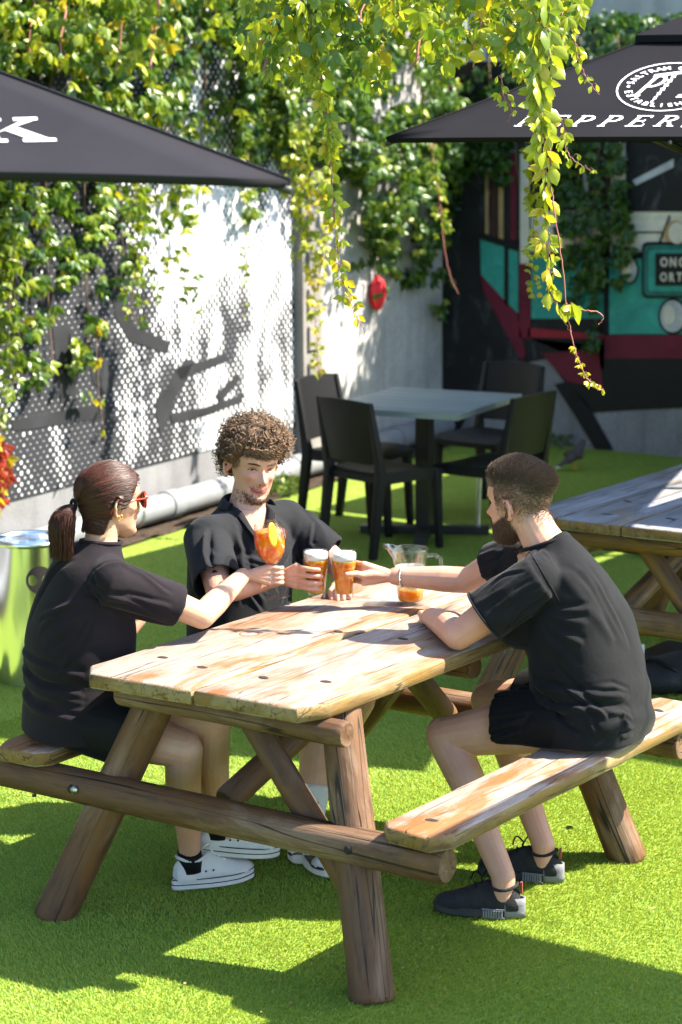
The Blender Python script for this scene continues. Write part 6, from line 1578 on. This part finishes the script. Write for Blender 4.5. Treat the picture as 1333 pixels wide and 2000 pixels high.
DG = 'drinks raised over the picnic table'
def interp(prof, z):
    for (r0, z0), (r1, z1) in zip(prof[:-1], prof[1:]):
        if z0 <= z <= z1 and z1 > z0: return r0+(r1-r0)*(z-z0)/(z1-z0)
    return prof[-1][0]
def lathe_obj(name, prof, c, m, parent, n=44):
    bm = bmesh.new(); add_lathe(bm, prof, c, n); bmesh.ops.remove_doubles(bm, verts=bm.verts, dist=2e-5); return mesh_obj(name, fix(bm), m, parent)
def pint(p, label):
    T = thing('beer_glass', label, 'beer glass', p, 0, DG); c = V((0, 0, 0)); q = V(p)
    out = [(0.0, 0.0), (.0285, 0.0), (.0300, .004), (.0305, .02), (.0325, .05), (.0365, .085), (.0405, .105), (.0418, .120), (.0415, .135), (.0412, .152)]
    inn = [(.0390, .152), (.0393, .135), (.0395, .120), (.0382, .105), (.0342, .085), (.0302, .05), (.0282, .022), (.0260, .016), (0.0, .015)]
    lathe_obj('glass', out+[(.0402, .1535)]+inn, q, M['glass'], T)
    lv = .124; pr = [(0.0, .0165), (.0255, .0168), (.0276, .023), (.0296, .05), (.0336, .085), (.0376, .105), (.0388, .118), (.0388, lv), (0.0, lv)]
    lathe_obj('beer', pr, q, M['beer'], T); lathe_obj('foam', [(0.0, lv+.0006), (.0385, lv+.0006), (.0387, lv+.010), (.0384, .147), (.030, .1505), (0.0, .1515)], q, M['foam'], T)
pint(G_B1, 'pint of amber beer held by the curly haired man between the other glasses'); pint(G_B2, 'pint of amber beer held by the bearded man beside the jug')
def wine():
    q = V(G_WINE); T = thing('wine_glass', 'stemmed glass of orange spritz with an orange slice held by the woman', 'wine glass', q, 0, DG)
    bowl = [(.0055, .088), (.014, .094), (.028, .107), (.039, .126), (.0445, .148), (.0450, .165), (.0420, .190), (.0375, .215)]
    out = [(0.0, 0.0), (.036, 0.0), (.0362, .0015), (.020, .005), (.007, .010), (.0042, .02), (.0038, .05), (.0042, .08)]+bowl
    inn = [(.0363, .215), (.0408, .190), (.0437, .165), (.0432, .148), (.0377, .126), (.0267, .1085), (.013, .097), (0.0, .094)]
    lathe_obj('glass', out+[(.0370, .2160)]+inn, q, M['glass'], T)
    lv = .193; pr = [(0.0, .0955), (.0125, .0985), (.0260, .110), (.0370, .1275), (.0425, .149), (.0430, .165), (.0403, .188), (.0398, lv), (0.0, lv)]
    lathe_obj('spritz', pr, q, M['spritz'], T)
    # orange slice over the rim on the camera side
    cd = V((CAM_POS.x-q.x, CAM_POS.y-q.y, 0)).normalized(); sd = V((-cd.y, cd.x, 0)); n = (cd*.55+sd*.83).normalized(); ax = V((0, 0, 1)); hz = n.cross(ax).normalized()
    c = q+cd*.047+sd*.012+V((0, 0, .188)); S = bpy.data.objects.new('orange_slice', None); S.location = c; COL.objects.link(S); rel_to(S, T); S.matrix_basis = Matrix.Translation(c)
    def sub(o): mw = o.matrix_basis.copy(); o.parent = S; o.matrix_parent_inverse = Matrix.Translation(c).inverted(); o.matrix_basis = mw
    bm = bmesh.new(); pts = [c+hz*(.020*math.cos(a))+ax*(.034*math.sin(a)) for a in np.linspace(0, 2*math.pi, 29)[:-1]]; add_poly(bm, [p-n*.003 for p in pts], .006, n); bevel(fix(bm), .0015, 1); sub(mesh_obj('peel', bm, m_plain('orange peel', (0.85, 0.36, 0.015), 0.4, 0, .5, .1, 60), None))
    for k in range(6):
        a0, a1 = k*math.pi/3+.10, (k+1)*math.pi/3-.10; bm = bmesh.new()
        for sgn in (-1, 1): add_poly(bm, [c+n*(sgn*.0031)]+[c+hz*(.0165*math.cos(a))+ax*(.0295*math.sin(a))+n*(sgn*.0031) for a in np.linspace(a0, a1, 6)], .0009*sgn, n)
        sub(mesh_obj('segment', fix(bm), m_plain('orange flesh', (0.92, 0.48, 0.03), 0.25, 0, .5, .15, 90) if 'orange flesh' not in bpy.data.materials else bpy.data.materials['orange flesh'], None, False))
    T.rotation_euler = (Matrix.Rotation(-.13, 4, V((FW.x, FW.y, 0)).normalized())).to_euler(); T.scale = (1.12, 1.12, 1.14)
    for k in range(4):
        a = k*1.9; cc_ = q+V((.018*math.cos(a), .018*math.sin(a), .183+.004*(k % 2))); bm = bmesh.new(); add_box(bm, (-.011, -.011, -.011), (.011, .011, .011), Matrix.Translation(cc_) @ Matrix.Rotation(a, 4, 'Z') @ Matrix.Rotation(.5, 4, 'X')); bevel(bm, .003, 2); mesh_obj('ice_cube', fix(bm), M['glass'], T)
wine()
def jug():
    q = V(G_JUG); T = thing('jug', 'clear glass jug a quarter full of golden beer on the picnic table', 'jug', q, 0)
    H_ = .185; sd = V((-RT.x, -RT.y, 0)).normalized()
    def ring(z, r, inner):
        out = []
        for i in range(56):
            t_ = 2*math.pi*i/56; d = V((math.cos(t_), math.sin(t_), 0)); al = d.dot(sd); f = max(0, z-.125)/(H_-.125)
            sp = .034*f*f*max(0, (al-.80)/.20)**1.3; rr = r+sp; out.append(q+d*rr+V((0, 0, z+(.012*f*max(0, (al-.75)/.25)))))
        return out
    pr = [(.041, 0.0), (.0435, .004), (.044, .02), (.0475, .07), (.0515, .12), (.0545, .150), (.0575, .175), (.0590, H_)]
    bm = bmesh.new(); t = .003
    rings = [ring(z, r, 0) for r, z in pr]+[ring(H_+.0015, .0570, 0)]+[ring(z, max(.005, r-t), 1) for r, z in reversed(pr[2:])]+[ring(.012, .036, 1)]
    add_loft(bm, rings); mesh_obj('glass', fix(bm), M['glass'], T)
    lathe_obj('beer', [(0.0, .0135), (.035, .0138), (.0403, .022), (.0420, .045), (.0425, .052), (0.0, .052)], q, M['ale'], T)
    lathe_obj('froth', [(.0426, .0535), (.0436, .066), (.0470, .11), (.0485, .125), (.0480, .126), (.0465, .11), (.0428, .066), (.0415, .0545)], q, M['frost'], T)
    hd = V((RT.x, RT.y, 0)).normalized(); bm = bmesh.new()
    add_tube(bm, [q+hd*(.0535)+V((0, 0, .160)), q+hd*.080+V((0, 0, .163)), q+hd*.098+V((0, 0, .150)), q+hd*.102+V((0, 0, .120)), q+hd*.092+V((0, 0, .080)), q+hd*.066+V((0, 0, .052)), q+hd*.044+V((0, 0, .046))], .0062, 12); mesh_obj('handle', fix(bm), M['glass'], T)
jug()
# ------------------------------------------------------------------ grey building beyond the tram wall
BLD = thing('grey_building', 'plain grey concrete building showing above the tram wall', 'building', (0, 15.2, 0))
bm = bmesh.new(); add_box(bm, (-9, 15.0, -0.1), (9, 19, 6.2)); mesh_obj('wall', fix(bm), M['slab_grey'], BLD, False)
bm = bmesh.new(); add_box(bm, (-9.1, 14.9, 6.2), (9.1, 19.1, 6.45)); mesh_obj('parapet', fix(bm), M['concrete'], BLD, False)
for k in range(5):
    x = -7+3.4*k; bm = bmesh.new(); add_box(bm, (x, 14.96, 4.2), (x+1.2, 15.05, 5.5)); bevel(fix(bm), .01, 1); mesh_obj('window', bm, M['hole'], BLD, False)

# ------------------------------------------------------------------ creepers
def m_leaf():
    t = NT('creeper leaf'); f = t.attr('tint'); co = t.coord()
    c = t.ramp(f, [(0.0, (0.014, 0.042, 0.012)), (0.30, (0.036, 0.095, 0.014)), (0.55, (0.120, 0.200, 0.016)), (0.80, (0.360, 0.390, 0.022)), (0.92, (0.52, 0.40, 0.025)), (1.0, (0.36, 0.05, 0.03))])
    n = t.noise(co, 60, 3); c = t.mix(t.ramp(n, [(0.3, 0.25), (0.6, 0.0)]), c, t.mix(0.5, c, (0.01, 0.03, 0.005)))
    b = t.bsdf(c, 0.34, 0, 0.5); tr = t.n('ShaderNodeBsdfTranslucent'); t.set(tr.inputs[0], t.mix(0.35, c, t.mix(1.0, c, (1.6, 1.5, 0.6), 'MULTIPLY')))
    mx = t.n('ShaderNodeMixShader'); mx.inputs[0].default_value = 0.42; t.l(b.outputs[0], mx.inputs[1]); t.l(tr.outputs[0], mx.inputs[2]); return t.done(mx)
M['leaf'] = m_leaf(); M['stem_red'] = m_plain('red brown stem', (0.26, 0.085, 0.06), 0.55); M['stem'] = m_plain('woody stem', (0.13, 0.075, 0.045), 0.8)
def leaflet(L, W, curve, twist, ang, fold=0.35):
    "points (rows of left, mid, right) of one leaflet hanging from the origin along -Z, turned by ang in its plane"
    rows = []
    for f, w in ((0.0, 0.06), (0.22, 0.72), (0.48, 1.0), (0.75, 0.62), (1.0, 0.0)):
        z = -L*(f-0.10*curve*f*f); y = curve*L*0.42*f*f*-1; hw = W*w/2
        rows.append([(-hw, y-fold*hw*1.0, z), (0, y, z), (hw, y-fold*hw, z)])
    ca, sa = math.cos(ang), math.sin(ang); ct, st = math.cos(twist), math.sin(twist); out = []
    for r in rows:
        q = []
        for x, y, z in r:
            x, y = x*ct-y*st, x*st+y*ct; q.append((x*ca-z*sa, y, x*sa+z*ca))
        out.append(q)
    return out
def leaf_geo(kind):
    VV, FF = [], []
    def put(rows, off=(0, 0, 0)):
        b = len(VV)
        for r in rows:
            for p in r: VV.append((p[0]+off[0], p[1]+off[1], p[2]+off[2]))
        for i in range(len(rows)-1):
            for j in (0, 1): a = b+i*3+j; FF.append((a, a+1, a+4, a+3))
    R_ = random.uniform
    if kind == 'palm':
        for a in (-1.15, -0.55, 0.0, 0.6, 1.2): put(leaflet(R_(.040, .056)*(1.12-abs(a)*.22), R_(.018, .024), R_(.4, 1.0), R_(-.6, .6), a+R_(-.15, .15)))
    elif kind == 'tri':
        for a in (-0.7, 0.0, 0.75): put(leaflet(R_(.042, .058), R_(.022, .030), R_(.3, 1.0), R_(-.7, .7), a+R_(-.2, .2)))
    else:
        put(leaflet(R_(.050, .064), R_(.030, .038), R_(.4, 1.1), R_(-.4, .4), R_(-.2, .2), .45))
    return np.array(VV), np.array(FF)
GEO = [leaf_geo(k) for k in ('palm', 'palm', 'palm', 'tri', 'tri', 'tri', 'one', 'one')]
POOL = {}
def pool_mesh(g, tint):
    key = (g, round(tint, 1))
    if key not in POOL:
        me = np_mesh('leaf', GEO[g][0], GEO[g][1]); a = me.attributes.new('tint', 'FLOAT', 'POINT'); a.data.foreach_set('value', np.full(len(GEO[g][0]), key[1], np.float32))
        me.materials.append(M['leaf']); me.polygons.foreach_set('use_smooth', np.ones(len(me.polygons), dtype=bool)); POOL[key] = me
    return POOL[key]
def leaf_matrix(p, nrm, tilt, roll, s):
    "nrm: the way the blade faces (horizontal), tilt lifts the tip outwards, roll swings it sideways"
    n = V((nrm[0], nrm[1], 0)).normalized(); x = n.cross(V((0, 0, 1))); m = Matrix((( x.x, n.x, 0, 0), (x.y, n.y, 0, 0), (x.z, n.z, 1, 0), (0, 0, 0, 1)))
    return Matrix.Translation(p) @ m @ Matrix.Rotation(roll, 4, 'Y') @ Matrix.Rotation(tilt, 4, 'X') @ Matrix.Scale(s, 4)
def plant_leaves(T, mats, gs, tints, n_parts=240):
    "the leaves nearest the camera as parts, the rest as one stuff part"
    order = sorted(range(len(mats)), key=lambda i: (mats[i].translation-CAM_POS).length)
    inframe = []
    for i in order:
        d = mats[i].translation-CAM_POS; z = d.dot(FW); u, v = 666.5+FPX*d.dot(RT)/z, 1000-FPX*d.dot(UP)/z
        if -20 < u < 1353 and -20 < v < 2020: inframe.append(i)
    parts = set(inframe[:n_parts]); inv = Matrix.Translation(T.location).inverted()
    for i in parts:
        o = bpy.data.objects.new('leaf', pool_mesh(gs[i], tints[i])); COL.objects.link(o); o.parent = T; o.matrix_parent_inverse = inv; o.matrix_basis = mats[i]
    rest = [i for i in range(len(mats)) if i not in parts]
    if not rest: return
    VV, FF, TT = [], [], []; b = 0
    for i in rest:
        v, f = GEO[gs[i]]; m = np.array(mats[i]); VV.append(v@m[:3, :3].T+m[:3, 3]); FF.append(f+b); b += len(v); TT.append(np.full(len(v), tints[i]))
    me = np_mesh('foliage', np.concatenate(VV), np.concatenate(FF)); a = me.attributes.new('tint', 'FLOAT', 'POINT'); a.data.foreach_set('value', np.concatenate(TT).astype(np.float32))
    o = me_obj('foliage', me, M['leaf'], T); o['kind'] = 'stuff'
def smooth_path(pts, n):
    pts = [V(p) for p in pts]; out = []
    for i in range(len(pts)-1):
        p0, p1, p2, p3 = pts[max(0, i-1)], pts[i], pts[i+1], pts[min(len(pts)-1, i+2)]
        for k in range(n):
            f = k/n; out.append(p1+0.5*f*((p2-p0)+f*((2*p0-5*p1+4*p2-p3)+f*(3*(p1-p2)+p3-p0))))
    return out+[pts[-1]]
VG = 'hanging creeper strands'
def strand(label, paths, d, tint, size, density, stem_m, leaf_end=1.0, rad=.0032, kinds=(0, 1, 2, 3, 4, 5, 6, 7), name='hanging_vine', spread=.02, parts=300, jitter=.012):
    """paths: lists of (u, v) or (u, v, depth); hanging stems with leaves in pairs all the way down"""
    ps = [[at_d(q[0], q[1], q[2] if len(q) > 2 else d) for q in p] for p in paths]
    T = thing(name, label, 'vine', ps[0][0], 0, VG); mats, gs, ts = [], [], []
    for p, le in zip(ps, leaf_end if isinstance(leaf_end, (list, tuple)) else [leaf_end]*len(ps)):
        sp = smooth_path(p, 8); sp = [q+V((random.gauss(0, .0016), random.gauss(0, .0016), random.gauss(0, .001))) for q in sp]
        bm = bmesh.new(); add_tube(bm, sp, rad, 6, .45)
        L = sum((b-a).length for a, b in zip(sp[:-1], sp[1:])); acc = 0.0; nxt = 0.01; side = 1
        for a, b in zip(sp[:-1], sp[1:]):
            seg = (b-a).length
            while nxt <= acc+seg:
                f = (nxt-acc)/max(seg, 1e-6); q = a.lerp(b, f); g = nxt/L
                if g < le:
                    k = 1+ (random.random() < .55)
                    for j in range(k):
                        side = -side; ang = random.uniform(-1.3, 1.3)+(0 if side > 0 else .4); cd = (CAM_POS-q).normalized(); a_ = math.atan2(cd.y, cd.x)+ang
                        off = V((math.cos(a_+side*1.2), math.sin(a_+side*1.2), 0))*random.uniform(.3, 1.0)*spread+V((0, 0, random.uniform(-.004, .012)))
                        add_tube(bm, [q, q+off*.6+V((0, 0, .006)), q+off], rad*.38, 4)
                        s = size*(1.0-.50*max(0, g-.35))*random.uniform(.7, 1.2)
                        mats.append(leaf_matrix(q+off, (math.cos(a_), math.sin(a_)), random.uniform(-.1, .9), side*random.uniform(.0, .75), s)); gs.append(random.choice(kinds)); ts.append(min(.90, max(0, tint(g)+random.gauss(0, .07))))
                nxt += density*random.uniform(.6, 1.5)
            acc += seg
        mesh_obj('stem', fix(bm), stem_m, T)
    plant_leaves(T, mats, gs, ts, parts); return T
def creeper(name, label, cat, loc, sampler, n, tint, size, stems, stem_m, group=None, parts=240, nrm=None, kinds=(0, 1, 2, 3, 4, 5)):
    T = thing(name, label, cat, loc, 0, group); mats, gs, ts = [], [], []; tries = 0
    while len(mats) < n and tries < n*25:
        tries += 1; r = sampler()
        if r is None: continue
        p, bias = r; base = nrm or (CAM_POS-p); a_ = math.atan2(base[1], base[0])+random.gauss(0, .75)
        mats.append(leaf_matrix(p, (math.cos(a_), math.sin(a_)), random.uniform(-.15, 1.05), random.gauss(0, .5), size*random.uniform(.65, 1.3))); gs.append(random.choice(kinds)); t_ = tint(bias); ts.append(t_ if t_ > .95 else min(.90, max(0, t_+random.gauss(0, .09))))
    for path in stems:
        bm = bmesh.new(); sp = smooth_path(path, 6); sp = [q+V((random.gauss(0, .006), random.gauss(0, .006), random.gauss(0, .004))) for q in sp]; add_tube(bm, sp, random.uniform(.005, .010), 6, .5); mesh_obj('stem', fix(bm), stem_m, T)
    plant_leaves(T, mats, gs, ts, parts); return T
def clump(u, v, sc, seed): return noise.noise(V((u/sc, v/sc, seed)))*.65+noise.noise(V((u/sc*2.3, v/sc*2.3, seed+5)))*.35
def rnd(a, b): return random.uniform(a, b)
CG = 'creepers over the walls'
# 1 over the mural wall: a dense fringe above with tongues that hang down the paint
TONG = [(-90, 60, 900), (95, 60, 800), (170, 55, 790), (240, 40, 620), (330, 40, 420), (395, 34, 470), (30, 45, 720), (480, 26, 480), (-30, 45, 850), (205, 30, 560)]
def s_wall():
    u, v = rnd(-330, 585), rnd(-150, 860); edge = 300+70*clump(u, 0, 90, 3.0)-60*max(0, (u-330)/230)
    if 330 < u < 500 and 120 < v: edge -= 60
    if v > edge:
        ok = False
        for c, w, e in TONG:
            ww = w*(1-.55*max(0, (v-edge)/max(1, e-edge)))
            if abs(u-c-14*math.sin(v/70+c)) < ww and v < e and clump(u, v, 46, 8.0) > -.10+.32*(v-edge)/max(1, e-edge) and random.random() < .60: ok = True
        if not ok: return None
        return lw(u, v, rnd(.02, .13)), .0
    if clump(u, v, 60, 1.0) < -.20: return None
    if 365 < u < 490 and 40 < v < 260 and random.random() < .80: return None
    return lw(u, v, .02+.42*random.random()**1.6*min(1, (edge+30-v)/150)), .1
creeper('wall_creeper', 'dense creeper hanging down over the halftone mural wall', 'creeper', lw(200, 200, .05), s_wall, 6200, lambda b: .42+rnd(-.16, .30), 1.28,
        [[lw(c, -60, .12), lw(c+6, 120, .10), lw(c-5, 300, .05), lw(c+4, e-60, .03)] for c, w, e in TONG], M['stem'], CG, nrm=(W_N.x*.8+.25, W_N.y-.35))
# 2 along the pilaster and the white panel to the corner
def s_corner():
    u, v = rnd(470, 905), rnd(-80, 640)
    lim = 250+(150 if u > 640 else 60)+ (150*math.exp(-((u-800)/75)**2))+60*clump(u, 3, 70, 6.0)
    if 660 < u < 720: lim -= 70
    if v > lim:
        if 690 < u < 895 and v < 620 and clump(u, v, 40, 2.0) > .18 and random.random() < .5: return lw(u, v, rnd(.03, .12)), 0
        return None
    if clump(u, v, 55, 4.0) < -.18: return None
    if v < 190 and random.random() < .45: return None
    return lw(u, v, .03+.45*random.random()**1.5*min(1, (lim+20-v)/160)), .1
creeper('wall_creeper', 'creeper over the whitewashed panel right of the pilaster', 'creeper', lw(700, 250, .05), s_corner, 5000, lambda b: .34+rnd(-.12, .26), 1.2,
        [[lw(c, -40, .14), lw(c+8, 150, .12), lw(c-6, 330, .06), lw(c+10, e, .04)] for c, e in ((560, 420), (640, 430), (700, 380), (760, 520), (820, 560), (868, 500))], M['stem'], CG, nrm=(W_N.x*.8, W_N.y-.45))
# 3 over the top of the tram wall
def s_tram():
    u, v = rnd(850, 1420), rnd(20, 420)
    lim = 240+45*clump(u, 1, 60, 9.0)+(100 if u < 1000 else 0); top = 150-40*math.sin((u-850)/250)-50*clump(u, 9, 50, 3.0)-(90 if u > 1000 else 0)
    if v > lim or v < top: return None
    p = at_y(u, v, TY-.02-.30*random.random()**1.4*min(1, (lim+15-v)/120)); 
    if p.z > 2.35: p.y += rnd(0, .35)
    return p, .1
def s_tram2():
    if random.random() < .80: return s_tram()
    c, w, e = random.choice([(1206, 13, 560), (1206, 13, 520), (1128, 16, 620), (1100, 12, 520), (1165, 10, 680)]); v = rnd(250, e); u = c+random.gauss(0, w*.6)+10*math.sin(v/60)
    if clump(u, v, 30, 2.0) < -.1: return None
    return at_y(u, v, TY-rnd(.05, .12)), 0
creeper('wall_creeper', 'dark shaded creeper spilling over the tram wall', 'creeper', at_y(1050, 200, TY-.1), s_tram2, 3200, lambda b: .22+rnd(-.08, .16), 1.2,  # unlit side of these leaves put into a darker tint
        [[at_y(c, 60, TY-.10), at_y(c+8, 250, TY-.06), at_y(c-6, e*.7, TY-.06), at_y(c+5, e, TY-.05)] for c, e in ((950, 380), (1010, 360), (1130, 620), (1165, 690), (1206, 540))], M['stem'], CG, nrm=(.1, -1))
# 4 overhead, nearer than the walls
def over(poly_u, vmax, d0, d1, seed, amp=60, hole=-.25, sc=70):
    def f():
        u, v = rnd(*poly_u), rnd(-130, 420); lim = vmax(u)+amp*clump(u, 0, sc*.7, seed)
        if v > lim or clump(u, v, sc, seed+2) < hole: return None
        if random.random() > .35+.65*min(1, (lim-v)/70): return None
        return at_d(u, v, rnd(d0, d1)), .2
    return f
OG = 'creepers overhead'
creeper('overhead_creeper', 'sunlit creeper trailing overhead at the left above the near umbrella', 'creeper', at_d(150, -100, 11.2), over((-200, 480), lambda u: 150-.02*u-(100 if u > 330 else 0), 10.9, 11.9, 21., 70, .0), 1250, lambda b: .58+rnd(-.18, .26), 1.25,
        [[at_d(c, -120, 11.3), at_d(c+10, 0, 11.2), at_d(c-8, 140, 11.1)] for c in (60, 120, 235, 300)], M['stem_red'], OG)
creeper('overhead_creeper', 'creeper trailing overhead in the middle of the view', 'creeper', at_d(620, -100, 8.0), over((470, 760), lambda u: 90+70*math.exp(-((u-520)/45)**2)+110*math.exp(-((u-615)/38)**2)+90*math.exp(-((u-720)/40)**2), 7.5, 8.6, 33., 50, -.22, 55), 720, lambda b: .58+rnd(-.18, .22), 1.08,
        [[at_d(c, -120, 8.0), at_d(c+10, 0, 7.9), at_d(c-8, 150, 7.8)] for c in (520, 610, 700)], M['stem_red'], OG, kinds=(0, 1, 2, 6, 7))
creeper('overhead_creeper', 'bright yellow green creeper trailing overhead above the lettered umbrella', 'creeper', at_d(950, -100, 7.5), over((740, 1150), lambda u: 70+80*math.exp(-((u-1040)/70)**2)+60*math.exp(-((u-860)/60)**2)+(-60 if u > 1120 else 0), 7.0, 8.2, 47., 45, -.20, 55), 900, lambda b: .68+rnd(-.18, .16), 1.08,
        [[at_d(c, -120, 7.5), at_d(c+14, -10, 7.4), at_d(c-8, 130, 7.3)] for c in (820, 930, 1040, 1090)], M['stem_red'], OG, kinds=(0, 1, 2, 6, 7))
# 5 single strands
strand('long red stemmed creeper strand hanging in front of the lettered umbrella', [[(1078, -120), (1066, 20), (1070, 120), (1052, 210), (1066, 300), (1064, 390), (1070, 480), (1076, 560), (1092, 606), (1116, 650)],
        [(1050, -120), (1046, 40), (1050, 160), (1072, 280), (1078, 370), (1094, 480), (1106, 590), (1122, 680), (1148, 738), (1180, 764)], [(1106, 598), (1140, 606), (1168, 610), (1178, 622), (1168, 634)]], 6.95,
       lambda g: .66+.22*g, 1.15, .019, M['stem_red'], [.93, .42, .25], .0030, (0, 3, 4, 6, 7, 6, 7))
strand('small yellow creeper tip hanging at the end of the long red strand', [[(1122, 680), (1132, 706), (1146, 738)], [(1146, 738), (1164, 756), (1180, 764)]], 6.95, lambda g: .86, .42, .020, M['stem_red'], 1.0, .0018, (3, 4, 5), spread=.010)
strand('side shoot of creeper over the umbrella lettering', [[(1118, 60), (1130, 110), (1145, 150), (1172, 186)], [(1098, 230), (1106, 290), (1130, 320), (1168, 338)], [(980, 150), (985, 190), (1000, 215), (990, 240)]], 7.0, lambda g: .78, .62, .026, M['stem_red'], .9, .0020, (3, 4, 6, 7))
strand('chain of small yellow leaves hanging under the lettered umbrella', [[(1040, 150), (1040, 300), (1042, 420), (1041, 520), (1046, 590)]], 9.2, lambda g: .80, .72, .020, M['stem'], .98, .0020, (3, 4, 5), spread=.022)
strand('creeper strand hanging between the curly haired man and the umbrellas', [[(590, -120), (612, 60), (636, 190), (646, 320), (655, 440), (668, 540), (690, 605), (712, 644)], [(560, -120), (600, 60), (640, 250), (648, 380)]], 7.6, lambda g: .62+.24*g, 1.0, .020, M['stem_red'], [.97, .85], .0024, (0, 3, 4, 6, 7))
for lab, pths, tn in (('yellow creeper strand hanging beside the pilaster', [[(606, 250), (600, 400), (612, 520), (618, 640), (624, 745)], [(628, 330), (632, 470), (622, 560)]], .74),
                      ('short yellow creeper strand hanging left of the pilaster', [[(582, 240), (578, 340), (586, 430), (574, 520)], [(560, 300), (566, 390)]], .70)):
    strand(lab, pths, 12.6, lambda g, tn=tn: tn+.12*g, 1.0, .026, M['stem'], .98, .0030, (0, 1, 3, 4), spread=.035)
strand('thin creeper strand with yellow leaves against the white mural', [[(486, 300), (482, 420), (476, 540), (478, 640)]], 12.9, lambda g: .66, .8, .060, M['stem'], .95, .0022, (3, 4, 5), spread=.03)
strand('creeper strand with bare brown tip left of the tram mural', [[(842, 280), (858, 380), (868, 480), (880, 540), (896, 574)]], 13.4, lambda g: .55+.3*g, 1.1, .035, M['stem_red'], .62, .0045, (0, 3, 4), spread=.04)
strand('dry creeper stem with one yellow leaf hanging on the mural', [[(188, 640), (192, 740), (200, 820), (206, 866)]], 12.4, lambda g: .86, 1.3, .16, M['stem'], 1.0, .0028, (0, 3), spread=.03)
strand('creeper strands trailing from the left edge over the mural', [[(20, 300), (26, 480), (18, 640), (30, 790)], [(-8, 350), (2, 560), (-4, 760), (8, 860)], [(262, 330), (270, 480), (258, 600), (280, 640)]], 11.7, lambda g: .60, 1.2, .030, M['stem'], .97, .0035, (0, 1, 3, 4), spread=.05)
strand('leafy creeper shoot ending in pale leaves on the white mural', [[(360, 300), (350, 440), (372, 560), (380, 640)], [(300, 380), (318, 500), (290, 600)]], 12.6, lambda g: .62, 1.1, .045, M['stem'], .97, .0035, (0, 1, 3, 4), spread=.05)
# red leaved climber at the left edge
def s_red():
    u, v = rnd(-70, 20), rnd(840, 1000)
    if ((u+25)/45)**2+((v-920)/80)**2 > 1: return None
    return lw(u, v, rnd(.05, .25)), 0
creeper('red_climber', 'red and yellow leaved climber at the left edge of the mural', 'creeper', lw(-20, 930, .05), s_red, 330, lambda b: random.choice((1.0, 1.0, 1.0, 1.0, .86, .80)), 1.1, [[lw(-20, 1010, .1), lw(-24, 900, .1), lw(-20, 830, .08)]], M['stem'])
M['leaf_red'] = M['leaf']
# overhead wires that carry the creepers
for k, (y0, z) in enumerate(((2.2, 2.95), (4.2, 3.02))):
    T = thing('support_wire', 'steel wire carrying the overhead creepers above the view' if k == 0 else 'second steel wire carrying creepers nearer the tram wall', 'wire', (-4.3, y0, z), 0, 'overhead wires')
    bm = bmesh.new(); add_tube(bm, [V((-4.45+.9*i, y0+.02*i, z-.10*math.sin(math.pi*i/8))) for i in range(9)], .004, 6); mesh_obj('wire', fix(bm), M['alu'], T)
    bm = bmesh.new(); add_cone(bm, (-4.46, y0, z), .02, (-4.36, y0, z), .014, 10); mesh_obj('eye_bolt', fix(bm), M['bolt'], T)
TW = thing('dry_branch', 'bare pale branch caught in the creeper above the red ornament', 'branch', at_d(735, 45, 8.6))
bm = bmesh.new(); add_tube(bm, smooth_path([at_d(698, 30, 8.6), at_d(712, 44, 8.6), at_d(760, 48, 8.55), at_d(840, 60, 8.5)], 5), .006, 7, .6); mesh_obj('wood', fix(bm), m_plain('pale dry wood', (0.42, 0.37, 0.33), .8), TW)
# small plants at the foot of the wall
def tuft(label, u, v, n, tn, h):
    p = at_z(u, v, 0.0)
    def f(): a = rnd(0, 6.28); r = .10*math.sqrt(random.random()); return p+V((r*math.cos(a), r*math.sin(a)*1.6, rnd(.03, h))), 0
    creeper('weed', label, 'plant', p, f, n, lambda b: tn, .6, [[p, p+V((.02, .03, h*.6)), p+V((-.02, .06, h))]], M['stem'], 'weeds along the wall')
tuft('green weed growing in the soil strip right of the curly haired man', 562, 968, 110, .50, .13)
tuft('low weed at the foot of the tram wall near the bird', 1100, 872, 60, .35, .10)
tuft('yellowish weed by the pipe behind the steel bin', 92, 1052, 50, .72, .12)

p = at_z(1117, 1612, .016); T = thing('fallen_leaf', 'single pale fallen leaf on the sunlit turf near the bench leg', 'leaf', p)
v, f = GEO[6]; me = np_mesh('leaf_blade', v*.75, f); me.materials.append(m_plain('dry pale leaf', (0.50, 0.42, 0.33), .7))
o = bpy.data.objects.new('leaf_blade', me); COL.objects.link(o); o.parent = T; o.matrix_parent_inverse = Matrix.Translation(p).inverted(); o.matrix_basis = Matrix.Translation(p) @ Matrix.Rotation(1.4, 4, 'X') @ Matrix.Rotation(.6, 4, 'Y')
bm = bmesh.new()
for k in range(280):
    x, y = rnd(-2.2, 1.2), rnd(-.5, 3.5); r = rnd(.003, .008); a = rnd(0, 6.28); q = V((x, y, .013))
    vs = [bm.verts.new(q+V((r*math.cos(a+t_)*c_, r*math.sin(a+t_)*c_, rnd(0, .003)))) for t_, c_ in ((0, 1.4), (1.6, .6), (3.14, 1.2), (4.7, .6))]; bm.faces.new(vs)
tag(mesh_obj('leaf_litter', bm, m_plain('leaf crumbs', (0.24, 0.15, 0.07), .8, vary=.7), smooth=False), 'scattered crumbs of dry leaf on the turf', 'litter', kind='stuff')
